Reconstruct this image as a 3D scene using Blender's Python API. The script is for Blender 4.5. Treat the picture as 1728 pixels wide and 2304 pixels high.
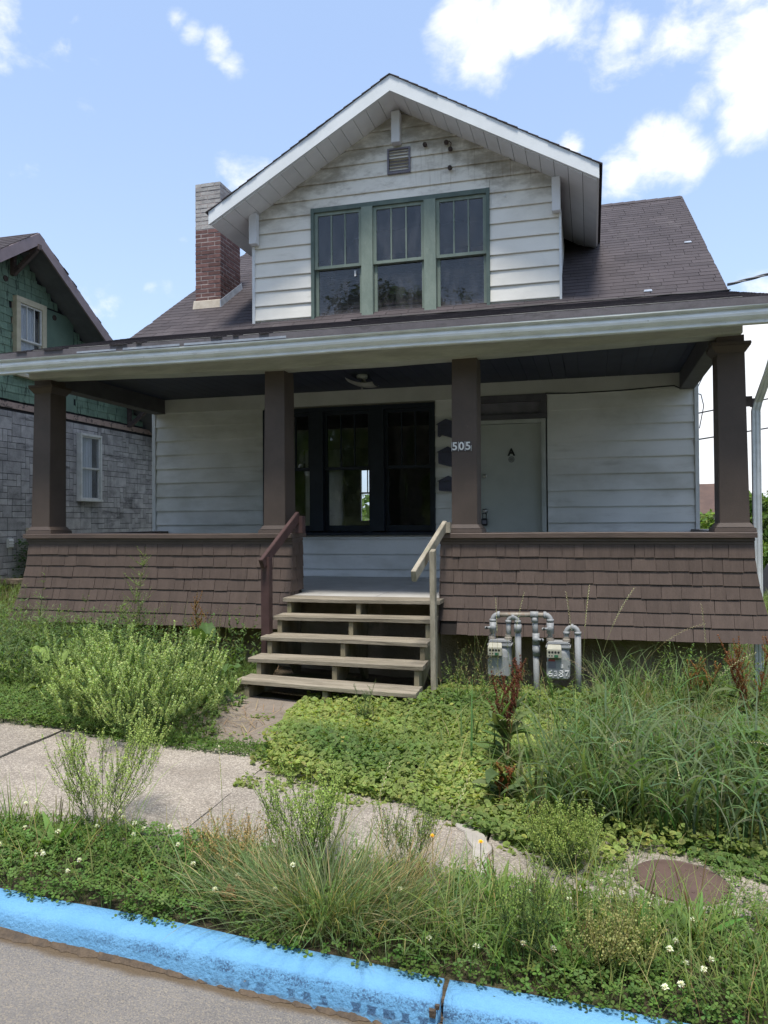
import bpy, math, random
import numpy as np
from mathutils import Vector, Matrix

for o in list(bpy.data.objects):
    bpy.data.objects.remove(o)
RD = random.Random(11)
NG = np.random.default_rng(11)
S = bpy.context.scene
COL = S.collection
rad = math.radians

# ------------------------------------------------------------------ camera
CAMLOC = Vector((6.13138, -9.9641, 1.66823))
YAW, PIT, ROLL = 0.26371, 0.01207, -0.00706
fw = Vector((-math.sin(YAW) * math.cos(PIT), math.cos(YAW) * math.cos(PIT), math.sin(PIT)))
rt = fw.cross(Vector((0, 0, 1))).normalized()
up = rt.cross(fw)
r2 = rt * math.cos(ROLL) + up * math.sin(ROLL)
u2 = up * math.cos(ROLL) - rt * math.sin(ROLL)
cd = bpy.data.cameras.new('camera')
cam = bpy.data.objects.new('camera', cd)
COL.objects.link(cam)
mw = Matrix((r2, u2, -fw)).transposed().to_4x4()
mw.translation = CAMLOC
cam.matrix_world = mw
cd.sensor_width = 36
cd.lens = 27.0
cd.clip_start = 0.05
cd.clip_end = 3000
S.camera = cam

# ------------------------------------------------------------------ light
SUN_EL, SUN_AZ = 72.0, 187.0         # azimuth from +Y (behind the house) towards -X: high, in front and to the right
S.view_settings.view_transform = 'Standard'
S.view_settings.look = 'None'
S.view_settings.gamma = 1
S.view_settings.use_curve_mapping = False
S.view_settings.exposure = 1.87
W = bpy.data.worlds.new('World')
S.world = W
W.use_nodes = True
SKY_STRENGTH = 0.10
SUN_STRENGTH = 1.45
sl = bpy.data.lights.new('sun', 'SUN')
sl.energy = SUN_STRENGTH
sl.angle = rad(12.0)
sl.color = (1.0, 0.95, 0.87)
so = bpy.data.objects.new('sun', sl)
COL.objects.link(so)
sv = Vector((-math.sin(rad(SUN_AZ)) * math.cos(rad(SUN_EL)), math.cos(rad(SUN_AZ)) * math.cos(rad(SUN_EL)), math.sin(rad(SUN_EL))))
so.rotation_euler = (-sv).to_track_quat('-Z', 'Y').to_euler()
so.location = sv * 50


class NT:
    def __init__(self, tree):
        self.t = tree
        self.n = tree.nodes
        self.l = tree.links

    def new(self, typ, **kw):
        nd = self.n.new(typ)
        for k, v in kw.items():
            if k.startswith('i_'):
                key = k[2:]
                key = int(key) if key.isdigit() else key
                self.set(nd, key, v)
            else:
                setattr(nd, k, v)
        return nd

    def set(self, nd, key, v):
        if isinstance(v, bpy.types.NodeSocket):
            self.l.new(v, nd.inputs[key])
        else:
            s = nd.inputs[key]
            if isinstance(v, (tuple, list)) and len(v) == 3 and s.type == 'RGBA':
                v = (*v, 1)
            s.default_value = v

    def math(self, op, a, b=0.0, c=0.0, clamp=False):
        nd = self.n.new('ShaderNodeMath')
        nd.operation = op
        nd.use_clamp = clamp
        for i, v in enumerate((a, b, c)):
            self.set(nd, i, v)
        return nd.outputs[0]

    def vmath(self, op, a, b=(0, 0, 0)):
        nd = self.n.new('ShaderNodeVectorMath')
        nd.operation = op
        self.set(nd, 0, a)
        self.set(nd, 1, b)
        return nd.outputs['Value'] if op in ('DOT_PRODUCT', 'LENGTH', 'DISTANCE') else nd.outputs[0]

    def mix(self, f, a, b, mode='MIX'):
        nd = self.n.new('ShaderNodeMix')
        nd.data_type = 'RGBA'
        nd.blend_type = mode
        self.set(nd, 0, f)
        for k, v in ((6, a), (7, b)):
            if isinstance(v, bpy.types.NodeSocket):
                self.l.new(v, nd.inputs[k])
            else:
                nd.inputs[k].default_value = (*v, 1) if len(v) == 3 else v
        return nd.outputs[2]

    def noise(self, vec, scale, detail=5, rough=0.55, dist=0.0):
        nd = self.new('ShaderNodeTexNoise', i_Scale=scale, i_Detail=detail, i_Roughness=rough, i_Distortion=dist)
        if vec is not None:
            self.l.new(vec, nd.inputs['Vector'])
        return nd.outputs['Fac']

    def ss(self, x, a, b):
        nd = self.n.new('ShaderNodeMapRange')
        nd.interpolation_type = 'SMOOTHSTEP'
        self.set(nd, 0, x)
        nd.inputs[1].default_value = a
        nd.inputs[2].default_value = b
        return nd.outputs[0]


def build_world():
    t = NT(W.node_tree)
    t.n.clear()
    sky = t.new('ShaderNodeTexSky')
    sky.sky_type = 'NISHITA'
    sky.sun_disc = False
    sky.sun_elevation = rad(SUN_EL)
    sky.sun_rotation = rad(-SUN_AZ)
    sky.air_density = 1.0
    sky.dust_density = 1.3
    sky.ozone_density = 1.6
    sky.altitude = 250
    geo = t.new('ShaderNodeTexCoord')
    d = t.vmath('NORMALIZE', geo.outputs['Generated'])
    sep = t.new('ShaderNodeSeparateXYZ', i_0=d)
    # a cloud layer: directions flattened a little so that clouds lie in a sheet
    q = t.vmath('MULTIPLY', d, (1, 1, 1.5))
    warp = t.new('ShaderNodeTexNoise', i_Scale=3.0, i_Detail=4)
    t.l.new(q, warp.inputs['Vector'])
    q2 = t.vmath('ADD', q, t.vmath('MULTIPLY', t.vmath('SUBTRACT', warp.outputs['Color'], (0.5, 0.5, 0.5)), (0.16, 0.16, 0.16)))
    f1 = t.noise(q2, 7.0, 9, 0.60)
    f0 = t.noise(t.vmath('ADD', q, (8.8, 18.1, 0.4)), 1.9, 3, 0.5)
    # the cumulus clouds that stand in this sky: (pixel-free) unit directions, radius, weight
    blobs = CLOUDS
    acc = None
    for (dx, dy, dz, rr, w) in blobs:
        dist = t.vmath('DISTANCE', d, (dx, dy, dz))
        g = t.math('MULTIPLY', t.math('SUBTRACT', 1.0, t.ss(dist, 0.0, rr)), w)
        acc = g if acc is None else t.math('MAXIMUM', acc, g)
    general = t.math('MULTIPLY', t.ss(f0, 0.46, 0.61), 0.40)
    low = t.math('MULTIPLY', t.math('SUBTRACT', 1.0, t.ss(sep.outputs[2], 0.02, 0.30)), 0.16)
    acc = t.math('MAXIMUM', acc, general)
    acc = t.math('ADD', acc, low)
    dens = t.math('ADD', t.math('MULTIPLY', t.math('SUBTRACT', f1, 0.5), 1.45), acc)
    cl = t.ss(dens, 0.18, 0.52)
    core = t.ss(dens, 0.40, 0.85)
    shade = t.noise(t.vmath('ADD', q2, (1.3, 0.4, 5.2)), 5.0, 5, 0.55)
    cloudc = t.mix(t.math('MULTIPLY', core, t.ss(shade, 0.40, 0.66)), (3.5, 3.5, 3.55), (2.3, 2.4, 2.6))
    hz = t.math('MULTIPLY', t.math('SUBTRACT', 1.0, t.ss(sep.outputs[2], -0.02, 0.55)), 0.30)
    skyc = t.mix(hz, t.mix(0.66, sky.outputs[0], (1.25, 1.68, 2.5)), (2.3, 2.7, 3.2))
    colr = t.mix(t.math('MULTIPLY', cl, 0.93), skyc, cloudc)
    bg = t.new('ShaderNodeBackground', i_Color=colr, i_Strength=SKY_STRENGTH)
    out = t.new('ShaderNodeOutputWorld')
    t.l.new(bg.outputs[0], out.inputs[0])


CLOUDS = [
    # long cloud pair, left
    (-0.4232, 0.7283, 0.5390, 0.034, 0.34), (-0.4119, 0.7409, 0.5305, 0.032, 0.34), (-0.3898, 0.7594, 0.5209, 0.036, 0.36),
    (-0.3789, 0.7749, 0.5060, 0.036, 0.34),
    # beside the chimney
    (-0.4890, 0.8236, 0.2873, 0.040, 0.42), (-0.4673, 0.8174, 0.3368, 0.034, 0.32), (-0.5031, 0.8171, 0.2813, 0.034, 0.36),
    # big bank, upper right
    (-0.1354, 0.8249, 0.5489, 0.075, 0.42), (-0.1068, 0.8459, 0.5225, 0.060, 0.36), (-0.0646, 0.8367, 0.5438, 0.070, 0.40),
    (-0.0088, 0.8430, 0.5378, 0.075, 0.40), (0.0459, 0.8508, 0.5234, 0.075, 0.40), (0.0598, 0.8617, 0.5038, 0.060, 0.30),
    (0.1119, 0.8515, 0.5122, 0.110, 0.44), (0.1517, 0.8619, 0.4838, 0.110, 0.46), (0.1237, 0.8791, 0.4603, 0.060, 0.36),
    (0.1676, 0.8818, 0.4408, 0.080, 0.42), (0.1654, 0.8433, 0.5113, 0.110, 0.46),
    # middle right
    (0.0712, 0.9058, 0.4177, 0.070, 0.42), (0.0428, 0.9134, 0.4048, 0.055, 0.36), (0.1038, 0.9067, 0.4088, 0.060, 0.38),
    (0.0707, 0.8962, 0.4381, 0.040, 0.34), (-0.0158, 0.9035, 0.4284, 0.032, 0.30),
    # low bank on the right
    (0.1842, 0.9617, 0.2028, 0.100, 0.44), (0.1670, 0.9761, 0.1392, 0.130, 0.36), (0.1389, 0.9863, 0.0890, 0.160, 0.34),
]
build_world()

# ------------------------------------------------------------------ mesh helpers


def root_loc(o):
    v = Vector((0, 0, 0))
    while o is not None:
        v += o.location
        o = o.parent
    return v


def thing(name, label, cat, loc, group=None):
    o = bpy.data.objects.new(name, None)
    o.empty_display_size = 0.1
    COL.objects.link(o)
    o.location = loc
    tag(o, label, cat, group)
    return o


def tag(o, label, cat, group=None, kind=None):
    if label:
        o['label'] = label
    if cat:
        o['category'] = cat
    if group:
        o['group'] = group
    if kind:
        o['kind'] = kind
    return o


class MB:
    def __init__(self):
        self.v = []
        self.f = []

    def add(self, vs, fs):
        b = len(self.v)
        self.v += [tuple(p) for p in vs]
        self.f += [tuple(i + b for i in f) for f in fs]
        return self

    def box(self, x0, x1, y0, y1, z0, z1):
        return self.hexa([(x0, y0, z0), (x1, y0, z0), (x1, y1, z0), (x0, y1, z0), (x0, y0, z1), (x1, y0, z1), (x1, y1, z1), (x0, y1, z1)])

    def hexa(self, p):
        return self.add(p, [(0, 3, 2, 1), (4, 5, 6, 7), (0, 1, 5, 4), (1, 2, 6, 5), (2, 3, 7, 6), (3, 0, 4, 7)])

    def bar(self, a, b, w, h, upv=(0, 0, 1)):
        a, b = Vector(a), Vector(b)
        d = (b - a).normalized()
        s = d.cross(Vector(upv)).normalized()
        u = s.cross(d)
        q = []
        for c in (a, b):
            q.append([c + s * x * w / 2 + u * y * h / 2 for x, y in ((-1, -1), (1, -1), (1, 1), (-1, 1))])
        return self.add(q[0] + q[1], [(0, 1, 2, 3), (7, 6, 5, 4), (0, 4, 5, 1), (1, 5, 6, 2), (2, 6, 7, 3), (3, 7, 4, 0)])

    def prism(self, poly, vec):
        n = len(poly)
        vec = Vector(vec)
        a = [Vector(q) for q in poly]
        return self.add(a + [q + vec for q in a], [tuple(range(n))[::-1], tuple(range(n, 2 * n))] + [(i, (i + 1) % n, n + (i + 1) % n, n + i) for i in range(n)])

    def tube(self, pts, r, n=8, cap=True):
        pts = [Vector(p) for p in pts]
        if not isinstance(r, (list, tuple)):
            r = [r] * len(pts)
        rings = []
        prev = None
        for i, p in enumerate(pts):
            d = (pts[min(i + 1, len(pts) - 1)] - pts[max(i - 1, 0)]).normalized()
            if prev is None:
                prev = d.orthogonal().normalized()
            s = (prev - d * prev.dot(d)).normalized()
            prev = s
            t = d.cross(s)
            rings.append([p + (s * math.cos(2 * math.pi * k / n) + t * math.sin(2 * math.pi * k / n)) * r[i] for k in range(n)])
        vs = [q for g in rings for q in g]
        fs = []
        for i in range(len(pts) - 1):
            for k in range(n):
                fs.append((i * n + k, i * n + (k + 1) % n, (i + 1) * n + (k + 1) % n, (i + 1) * n + k))
        if cap:
            fs.append(tuple(range(n))[::-1])
            fs.append(tuple(range(len(vs) - n, len(vs))))
        return self.add(vs, fs)

    def lathe(self, c, axis, prof, n=16):
        c, axis = Vector(c), Vector(axis).normalized()
        s = axis.orthogonal().normalized()
        t = axis.cross(s)
        vs = []
        for (r, h) in prof:
            vs += [c + axis * h + (s * math.cos(2 * math.pi * k / n) + t * math.sin(2 * math.pi * k / n)) * r for k in range(n)]
        fs = [(i * n + k, i * n + (k + 1) % n, (i + 1) * n + (k + 1) % n, (i + 1) * n + k) for i in range(len(prof) - 1) for k in range(n)]
        fs.append(tuple(range(n))[::-1])
        fs.append(tuple(range(len(vs) - n, len(vs))))
        return self.add(vs, fs)

    def profile_x(self, prof, x0, x1, n=1, jit=None):
        """closed (y, z) profile run along x, jit(x, k) -> (dy, dz)"""
        m = len(prof)
        vs = []
        for i in range(n + 1):
            x = x0 + (x1 - x0) * i / n
            for k, (y, z) in enumerate(prof):
                dy, dz = jit(x, k) if jit else (0, 0)
                vs.append((x, y + dy, z + dz))
        fs = [(i * m + k, (i + 1) * m + k, (i + 1) * m + (k + 1) % m, i * m + (k + 1) % m) for i in range(n) for k in range(m)]
        fs += [tuple(range(m)), tuple(range(n * m, n * m + m))[::-1]]
        return self.add(vs, fs)


def obj(name, mb, m, parent=None, smooth=False, bevel=0.0):
    L = root_loc(parent)
    me = bpy.data.meshes.new(name)
    me.from_pydata([(x - L.x, y - L.y, z - L.z) for x, y, z in mb.v], [], mb.f)
    me.materials.append(m)
    me.validate()
    o = bpy.data.objects.new(name, me)
    COL.objects.link(o)
    if parent is not None:
        o.parent = parent
    import bmesh
    bm = bmesh.new()
    bm.from_mesh(me)
    bmesh.ops.recalc_face_normals(bm, faces=bm.faces)
    if bevel:
        bmesh.ops.bevel(bm, geom=[e for e in bm.edges if e.is_manifold and e.calc_face_angle(0) > 0.5], offset=bevel, segments=2, affect='EDGES', clamp_overlap=True)
    bm.to_mesh(me)
    bm.free()
    if smooth:
        for p in me.polygons:
            p.use_smooth = True
    return o


def inst(src, name, loc, parent=None, rotz=0.0, scale=None):
    """another object with the mesh of src; loc is in the parent's frame"""
    o = src.copy()
    o.name = name
    COL.objects.link(o)
    o.parent = parent
    o.location = loc
    if rotz:
        o.rotation_euler = (0, 0, rotz)
    if scale:
        o.scale = scale
    return o


def box(name, b, m, parent=None, bevel=0.0):
    return obj(name, MB().box(*b), m, parent, bevel=bevel)

# ------------------------------------------------------------------ materials


def lin(*c):
    return tuple(c)


def mat(name, c1, c2=None, scale=6.0, stretch=(1, 1, 1), rough=0.75, bump=0.0, bscale=80.0, bstretch=None, rnd=0.0, island=False,
        spec=0.3, fine=0.12, fscale=90.0, dirt=None, metal=0.0, contrast=(0.35, 0.65), extra=None):
    """two-tone procedural surface: large noise, fine grain, per-piece tone, optional dirt = (colour, scale, lo, hi, stretch)"""
    m = bpy.data.materials.new(name)
    m.use_nodes = True
    t = NT(m.node_tree)
    b = t.n['Principled BSDF']
    g = t.new('ShaderNodeNewGeometry')
    P = g.outputs['Position']
    v = t.vmath('MULTIPLY', P, stretch)
    c2 = c2 or tuple(x * 0.8 for x in c1)
    col = t.mix(t.ss(t.noise(v, scale, 6, 0.6), *contrast), c1, c2)
    if fine:
        fn = t.noise(t.vmath('MULTIPLY', P, bstretch or stretch), fscale, 3, 0.6)
        k = t.math('ADD', t.math('MULTIPLY', t.math('SUBTRACT', fn, 0.5), fine * 2.2), 1.0)
        col = t.mix(1.0, col, t.new('ShaderNodeCombineColor', i_0=k, i_1=k, i_2=k).outputs[0], 'MULTIPLY')
    if dirt:
        for dd in (dirt if isinstance(dirt, list) else [dirt]):
            dc, ds, lo, hi, dst = dd[:5]
            amt = dd[5] if len(dd) > 5 else 0.85
            f = t.math('MULTIPLY', t.ss(t.noise(t.vmath('MULTIPLY', P, dst), ds, 7, 0.62, 0.3), lo, hi), amt)
            col = t.mix(f, col, dc)
    if extra:
        col = extra(t, P, col)
    if rnd:
        r = t.new('ShaderNodeObjectInfo').outputs['Random']
        if island:
            r = t.math('FRACT', t.math('ADD', r, g.outputs['Random Per Island']))
        k = t.math('ADD', t.math('MULTIPLY', t.math('SUBTRACT', r, 0.5), rnd * 2), 1.0)
        col = t.mix(1.0, col, t.new('ShaderNodeCombineColor', i_0=k, i_1=k, i_2=k).outputs[0], 'MULTIPLY')
    t.l.new(col, b.inputs['Base Color'])
    b.inputs['Roughness'].default_value = rough
    b.inputs['Specular IOR Level'].default_value = spec
    b.inputs['Metallic'].default_value = metal
    if bump:
        bn = t.new('ShaderNodeBump', i_Strength=1.0, i_Distance=bump)
        h = t.noise(t.vmath('MULTIPLY', P, bstretch or stretch), bscale, 5, 0.6)
        t.l.new(h, bn.inputs['Height'])
        t.l.new(bn.outputs[0], b.inputs['Normal'])
    return m


def leafmat(name, trans=0.45, rough=0.5, spec=0.25):
    m = bpy.data.materials.new(name)
    m.use_nodes = True
    t = NT(m.node_tree)
    b = t.n['Principled BSDF']
    a = t.new('ShaderNodeAttribute', attribute_name='col')
    g = t.new('ShaderNodeNewGeometry')
    k = t.math('ADD', 0.98, t.math('MULTIPLY', t.noise(g.outputs['Position'], 2.6, 3, 0.5), 0.70))
    col = t.mix(1.0, a.outputs['Color'], t.new('ShaderNodeCombineColor', i_0=k, i_1=k, i_2=k).outputs[0], 'MULTIPLY')
    t.l.new(col, b.inputs['Base Color'])
    b.inputs['Roughness'].default_value = rough
    b.inputs['Specular IOR Level'].default_value = spec
    tr = t.new('ShaderNodeBsdfTranslucent')
    tc = t.mix(1.0, col, (1.25, 1.30, 0.55), 'MULTIPLY')
    t.l.new(tc, tr.inputs['Color'])
    mx = t.new('ShaderNodeMixShader', i_0=trans)
    t.l.new(b.outputs[0], mx.inputs[1])
    t.l.new(tr.outputs[0], mx.inputs[2])
    t.l.new(mx.outputs[0], t.n['Material Output'].inputs[0])
    return m


def glassmat(name, dust=0.06, tint=(0.8, 0.82, 0.85)):
    m = bpy.data.materials.new(name)
    m.use_nodes = True
    t = NT(m.node_tree)
    t.n.remove(t.n['Principled BSDF'])
    g = t.new('ShaderNodeNewGeometry')
    P = g.outputs['Position']
    wob = t.new('ShaderNodeBump', i_Strength=0.35, i_Distance=0.004)
    t.l.new(t.noise(P, 5.0, 2), wob.inputs['Height'])
    gl = t.new('ShaderNodeBsdfGlossy', i_Roughness=0.025)
    t.l.new(wob.outputs[0], gl.inputs['Normal'])
    front = t.math('SUBTRACT', 1.0, g.outputs['Backfacing'])   # a pane reflects once, at its outer face
    tr = t.new('ShaderNodeBsdfTransparent', i_Color=t.mix(front, (1, 1, 1), tint))
    fr = t.new('ShaderNodeFresnel', i_IOR=1.55)
    mx = t.new('ShaderNodeMixShader', i_0=t.math('MULTIPLY', t.math('MULTIPLY', fr.outputs[0], 1.5), front, clamp=True))
    t.l.new(tr.outputs[0], mx.inputs[1])
    t.l.new(gl.outputs[0], mx.inputs[2])
    df = t.new('ShaderNodeBsdfDiffuse', i_Color=(0.42, 0.42, 0.44))
    n1 = t.ss(t.noise(t.vmath('MULTIPLY', P, (3, 3, 1)), 3.0, 6, 0.65), 0.3, 0.8)
    n2 = t.ss(t.noise(P, 140.0, 2, 0.5), 0.66, 0.76)
    m2 = t.new('ShaderNodeMixShader', i_0=t.math('MULTIPLY', front, t.math('ADD', t.math('MULTIPLY', n1, dust), t.math('MULTIPLY', n2, dust * 0.8))))
    t.l.new(mx.outputs[0], m2.inputs[1])
    t.l.new(df.outputs[0], m2.inputs[2])
    t.l.new(m2.outputs[0], t.n['Material Output'].inputs[0])
    return m



def gable_stains(t, P, col):
    """soot and rust runs that the gable boards carry, plus mildew patches"""
    sp = t.new('ShaderNodeSeparateXYZ', i_0=P)
    z, x = sp.outputs[2], sp.outputs[0]
    n = t.noise(t.vmath('MULTIPLY', P, (1.6, 1, 3.2)), 1.7, 6, 0.65)
    st = t.noise(t.vmath('MULTIPLY', P, (14, 1, 0.7)), 2.0, 4, 0.6)
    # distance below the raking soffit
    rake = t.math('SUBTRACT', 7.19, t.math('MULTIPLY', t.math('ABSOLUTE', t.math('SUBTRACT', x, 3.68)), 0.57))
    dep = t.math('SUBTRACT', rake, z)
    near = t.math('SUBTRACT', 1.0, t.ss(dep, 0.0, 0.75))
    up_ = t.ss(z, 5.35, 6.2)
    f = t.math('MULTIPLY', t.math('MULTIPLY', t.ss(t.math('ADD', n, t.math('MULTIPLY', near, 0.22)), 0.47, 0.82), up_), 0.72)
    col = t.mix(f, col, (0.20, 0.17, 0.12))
    f2 = t.math('MULTIPLY', t.math('MULTIPLY', t.ss(st, 0.5, 0.75), t.math('MULTIPLY', t.ss(x, 3.5, 4.2), t.math('MULTIPLY', t.ss(z, 5.95, 6.2), t.math('SUBTRACT', 1.0, t.ss(z, 6.5, 6.8))))), 0.6)
    return t.mix(f2, col, (0.20, 0.15, 0.09))


def porch_stains(t, P, col):
    sp = t.new('ShaderNodeSeparateXYZ', i_0=P)
    n = t.math('ADD', t.noise(t.vmath('MULTIPLY', P, (0.55, 1, 1.1)), 1.5, 5, 0.6), t.math('MULTIPLY', t.math('SUBTRACT', 1.0, t.ss(sp.outputs[0], 1.5, 4.6)), 0.10))
    n2 = t.noise(t.vmath('MULTIPLY', P, (1.0, 1, 6.0)), 1.3, 5, 0.6)
    col = t.mix(t.math('MULTIPLY', t.ss(n, 0.46, 0.76), 0.45), col, (0.30, 0.29, 0.22))
    return t.mix(t.math('MULTIPLY', t.ss(n2, 0.54, 0.78), 0.38), col, (0.25, 0.235, 0.185))


def curb_wear(t, P, col):
    sp = t.new('ShaderNodeSeparateXYZ', i_0=P)
    n = t.noise(t.vmath('MULTIPLY', P, (3, 3, 3)), 3.0, 6, 0.7)
    chips = t.noise(P, 120.0, 3, 0.7)
    slope = t.math('ADD', sp.outputs[2], t.math('MULTIPLY', t.math('SUBTRACT', sp.outputs[0], 4.0), 0.048))
    face = t.math('SUBTRACT', 1.0, t.ss(slope, 0.015, 0.034))
    # tyre scuffs: rows of small blocks along the lower half of the face
    bx = t.math('FRACT', t.math('ADD', t.math('MULTIPLY', sp.outputs[0], 16.0), t.math('MULTIPLY', t.math('SUBTRACT', t.noise(P, 30.0, 4, 0.6), 0.5), 0.8)))
    blk = t.math('MULTIPLY', t.ss(bx, 0.22, 0.34), t.math('SUBTRACT', 1.0, t.ss(bx, 0.78, 0.90)))
    row = t.math('MULTIPLY', t.ss(slope, -0.056, -0.050), t.math('SUBTRACT', 1.0, t.ss(slope, -0.026, -0.020)))
    xr = t.math('MULTIPLY', t.ss(sp.outputs[0], 4.55, 5.1), t.math('SUBTRACT', 1.0, t.ss(sp.outputs[0], 6.2, 6.6)))
    wn = t.new('ShaderNodeTexWhiteNoise', noise_dimensions='1D', i_1=t.math('FLOOR', t.math('MULTIPLY', sp.outputs[0], 16.0)))
    pick = t.ss(wn.outputs['Value'], 0.25, 0.45)
    scuff = t.math('MULTIPLY', t.math('MULTIPLY', t.math('MULTIPLY', blk, row), t.math('MULTIPLY', xr, pick)), t.ss(t.math('ADD', t.math('MULTIPLY', chips, 0.5), t.math('MULTIPLY', n, 0.5)), 0.34, 0.52))
    band = t.math('MULTIPLY', t.math('MULTIPLY', t.ss(slope, -0.02, -0.008), face), t.ss(t.math('ADD', t.math('MULTIPLY', chips, 0.6), t.math('MULTIPLY', n, 0.5)), 0.52, 0.66))
    f = t.math('MULTIPLY', t.math('MAXIMUM', scuff, t.math('MULTIPLY', band, t.ss(sp.outputs[0], 3.7, 4.6))), 0.9)
    col = t.mix(f, col, (0.045, 0.09, 0.17))
    col = t.mix(t.math('MULTIPLY', t.ss(chips, 0.68, 0.74), 0.35), col, (0.12, 0.25, 0.42))
    bare = t.math('MULTIPLY', t.ss(t.noise(P, 38.0, 5, 0.7), 0.66, 0.70), t.ss(n, 0.45, 0.62))
    col = t.mix(t.math('MULTIPLY', bare, 0.8), col, (0.26, 0.23, 0.19))
    grime = t.math('MULTIPLY', t.math('SUBTRACT', 1.0, t.ss(slope, -0.062, -0.040)), t.ss(t.noise(P, 22.0, 5, 0.65), 0.40, 0.62))
    return t.mix(t.math('MULTIPLY', grime, 0.55), col, (0.10, 0.095, 0.085))


def pebbles(t, P, col):
    vo = t.new('ShaderNodeTexVoronoi', i_Scale=115.0)
    t.l.new(P, vo.inputs['Vector'])
    hv = t.new('ShaderNodeSeparateColor', i_0=vo.outputs['Color'])
    k = t.math('ADD', 0.55, t.math('MULTIPLY', hv.outputs[0], 0.85))
    col = t.mix(0.85, col, t.mix(1.0, col, t.new('ShaderNodeCombineColor', i_0=k, i_1=k, i_2=k).outputs[0], 'MULTIPLY'))
    col = t.mix(t.math('MULTIPLY', t.ss(vo.outputs['Distance'], 0.40, 0.62), 0.6), col, (0.22, 0.185, 0.155))
    sp = t.new('ShaderNodeSeparateXYZ', i_0=P)
    pit = t.ss(t.noise(t.vmath('MULTIPLY', P, (1, 1.6, 1)), 26.0, 6, 0.7), 0.53, 0.62)
    area = t.ss(t.math('SUBTRACT', t.noise(P, 1.7, 3, 0.5), t.math('MULTIPLY', t.math('SUBTRACT', sp.outputs[0], 3.0), 0.10)), 0.42, 0.58)
    return t.mix(t.math('MULTIPLY', t.math('MULTIPLY', pit, area), 0.65), col, (0.19, 0.165, 0.145))


def road_wear(t, P, col):
    vo = t.new('ShaderNodeTexVoronoi', i_Scale=190.0)
    t.l.new(P, vo.inputs['Vector'])
    hv = t.new('ShaderNodeSeparateColor', i_0=vo.outputs['Color'])
    col = t.mix(t.math('MULTIPLY', t.ss(hv.outputs[0], 0.5, 0.9), 0.6), col, (0.32, 0.275, 0.21))
    col = t.mix(t.math('MULTIPLY', t.ss(hv.outputs[1], 0.7, 1.0), 0.5), col, (0.10, 0.10, 0.105))
    sp = t.new('ShaderNodeSeparateXYZ', i_0=P)
    n = t.noise(P, 5.0, 5, 0.6)
    e = t.ss(t.math('ADD', sp.outputs[1], t.math('MULTIPLY', n, 0.09)), -7.305, -7.262)
    return t.mix(e, col, (0.13, 0.095, 0.06))


def grain(t, P, col):
    return col


M = {}
M['siding'] = mat('siding_white', (0.80, 0.775, 0.70), (0.74, 0.715, 0.64), 2.0, rough=0.5, fine=0.04, spec=0.35, extra=gable_stains, dirt=((0.42, 0.39, 0.32), 2.2, 0.60, 0.80, (0.8, 1, 2.4), 0.35))
M['siding_porch'] = mat('siding_porch', (0.80, 0.80, 0.78), (0.73, 0.735, 0.71), 1.2, rough=0.48, fine=0.03, spec=0.35, extra=porch_stains)
M['white'] = mat('white_trim', (0.68, 0.70, 0.70), (0.60, 0.62, 0.62), 3, rough=0.45, fine=0.06, dirt=((0.35, 0.33, 0.28), 7, 0.62, 0.8, (1, 1, 1), 0.5))
M['fascia'] = mat('fascia_white', (0.70, 0.73, 0.74), (0.65, 0.68, 0.69), 3, rough=0.4, fine=0.05, dirt=((0.4, 0.4, 0.38), 30, 0.66, 0.78, (1, 1, 1), 0.5))
M['soffit'] = mat('soffit_panel', (0.74, 0.75, 0.76), (0.68, 0.69, 0.70), 3, rough=0.5, fine=0.03, rnd=0.04)
M['gutter'] = mat('gutter_metal', (0.76, 0.79, 0.79), (0.66, 0.69, 0.68), 4, (1, 1, 3), rough=0.42, fine=0.08, spec=0.45, dirt=[((0.30, 0.29, 0.26), 5, 0.58, 0.76, (1, 2, 5), 0.45), ((0.14, 0.13, 0.11), 40, 0.67, 0.72, (1, 1, 1), 0.5)])
M['beam'] = mat('beam_paint', (0.48, 0.48, 0.43), (0.37, 0.37, 0.33), 3, (0.6, 1, 4), rough=0.6, fine=0.12, fscale=30, bstretch=(0.5, 1, 5), bump=0.002, bscale=30, dirt=((0.16, 0.15, 0.12), 9, 0.64, 0.76, (1, 1, 1), 0.5))
M['frieze'] = mat('frieze_paint', (0.54, 0.54, 0.50), (0.47, 0.47, 0.43), 2, rough=0.6, fine=0.06)
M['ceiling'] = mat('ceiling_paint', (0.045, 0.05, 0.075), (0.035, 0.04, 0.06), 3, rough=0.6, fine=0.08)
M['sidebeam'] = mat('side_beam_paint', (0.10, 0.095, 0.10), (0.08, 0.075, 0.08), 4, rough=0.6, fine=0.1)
M['column'] = mat('column_brown', (0.090, 0.068, 0.056), (0.075, 0.057, 0.047), 3, rough=0.55, fine=0.08, bump=0.0015, bscale=160, dirt=((0.17, 0.135, 0.11), 12, 0.66, 0.8, (1, 1, 1), 0.5))
M['rail'] = mat('rail_brown', (0.105, 0.077, 0.063), (0.078, 0.058, 0.049), 5, (0.6, 3, 3), rough=0.5, fine=0.14, bstretch=(0.4, 4, 4), bump=0.002, bscale=40, dirt=((0.30, 0.27, 0.24), 22, 0.70, 0.76, (0.5, 1, 1), 0.6))
M['shingle'] = mat('shingle_brown', (0.094, 0.069, 0.057), (0.079, 0.058, 0.048), 5, (3, 1, 0.7), rough=0.62, fine=0.22, fscale=26, bstretch=(7, 1, 0.35), bump=0.003, bscale=26, rnd=0.09, spec=0.2, dirt=((0.06, 0.045, 0.037), 10, 0.63, 0.8, (2, 1, 0.5), 0.5))
M['underlay'] = mat('dark_underlay', (0.02, 0.016, 0.014), rough=0.9)
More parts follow.
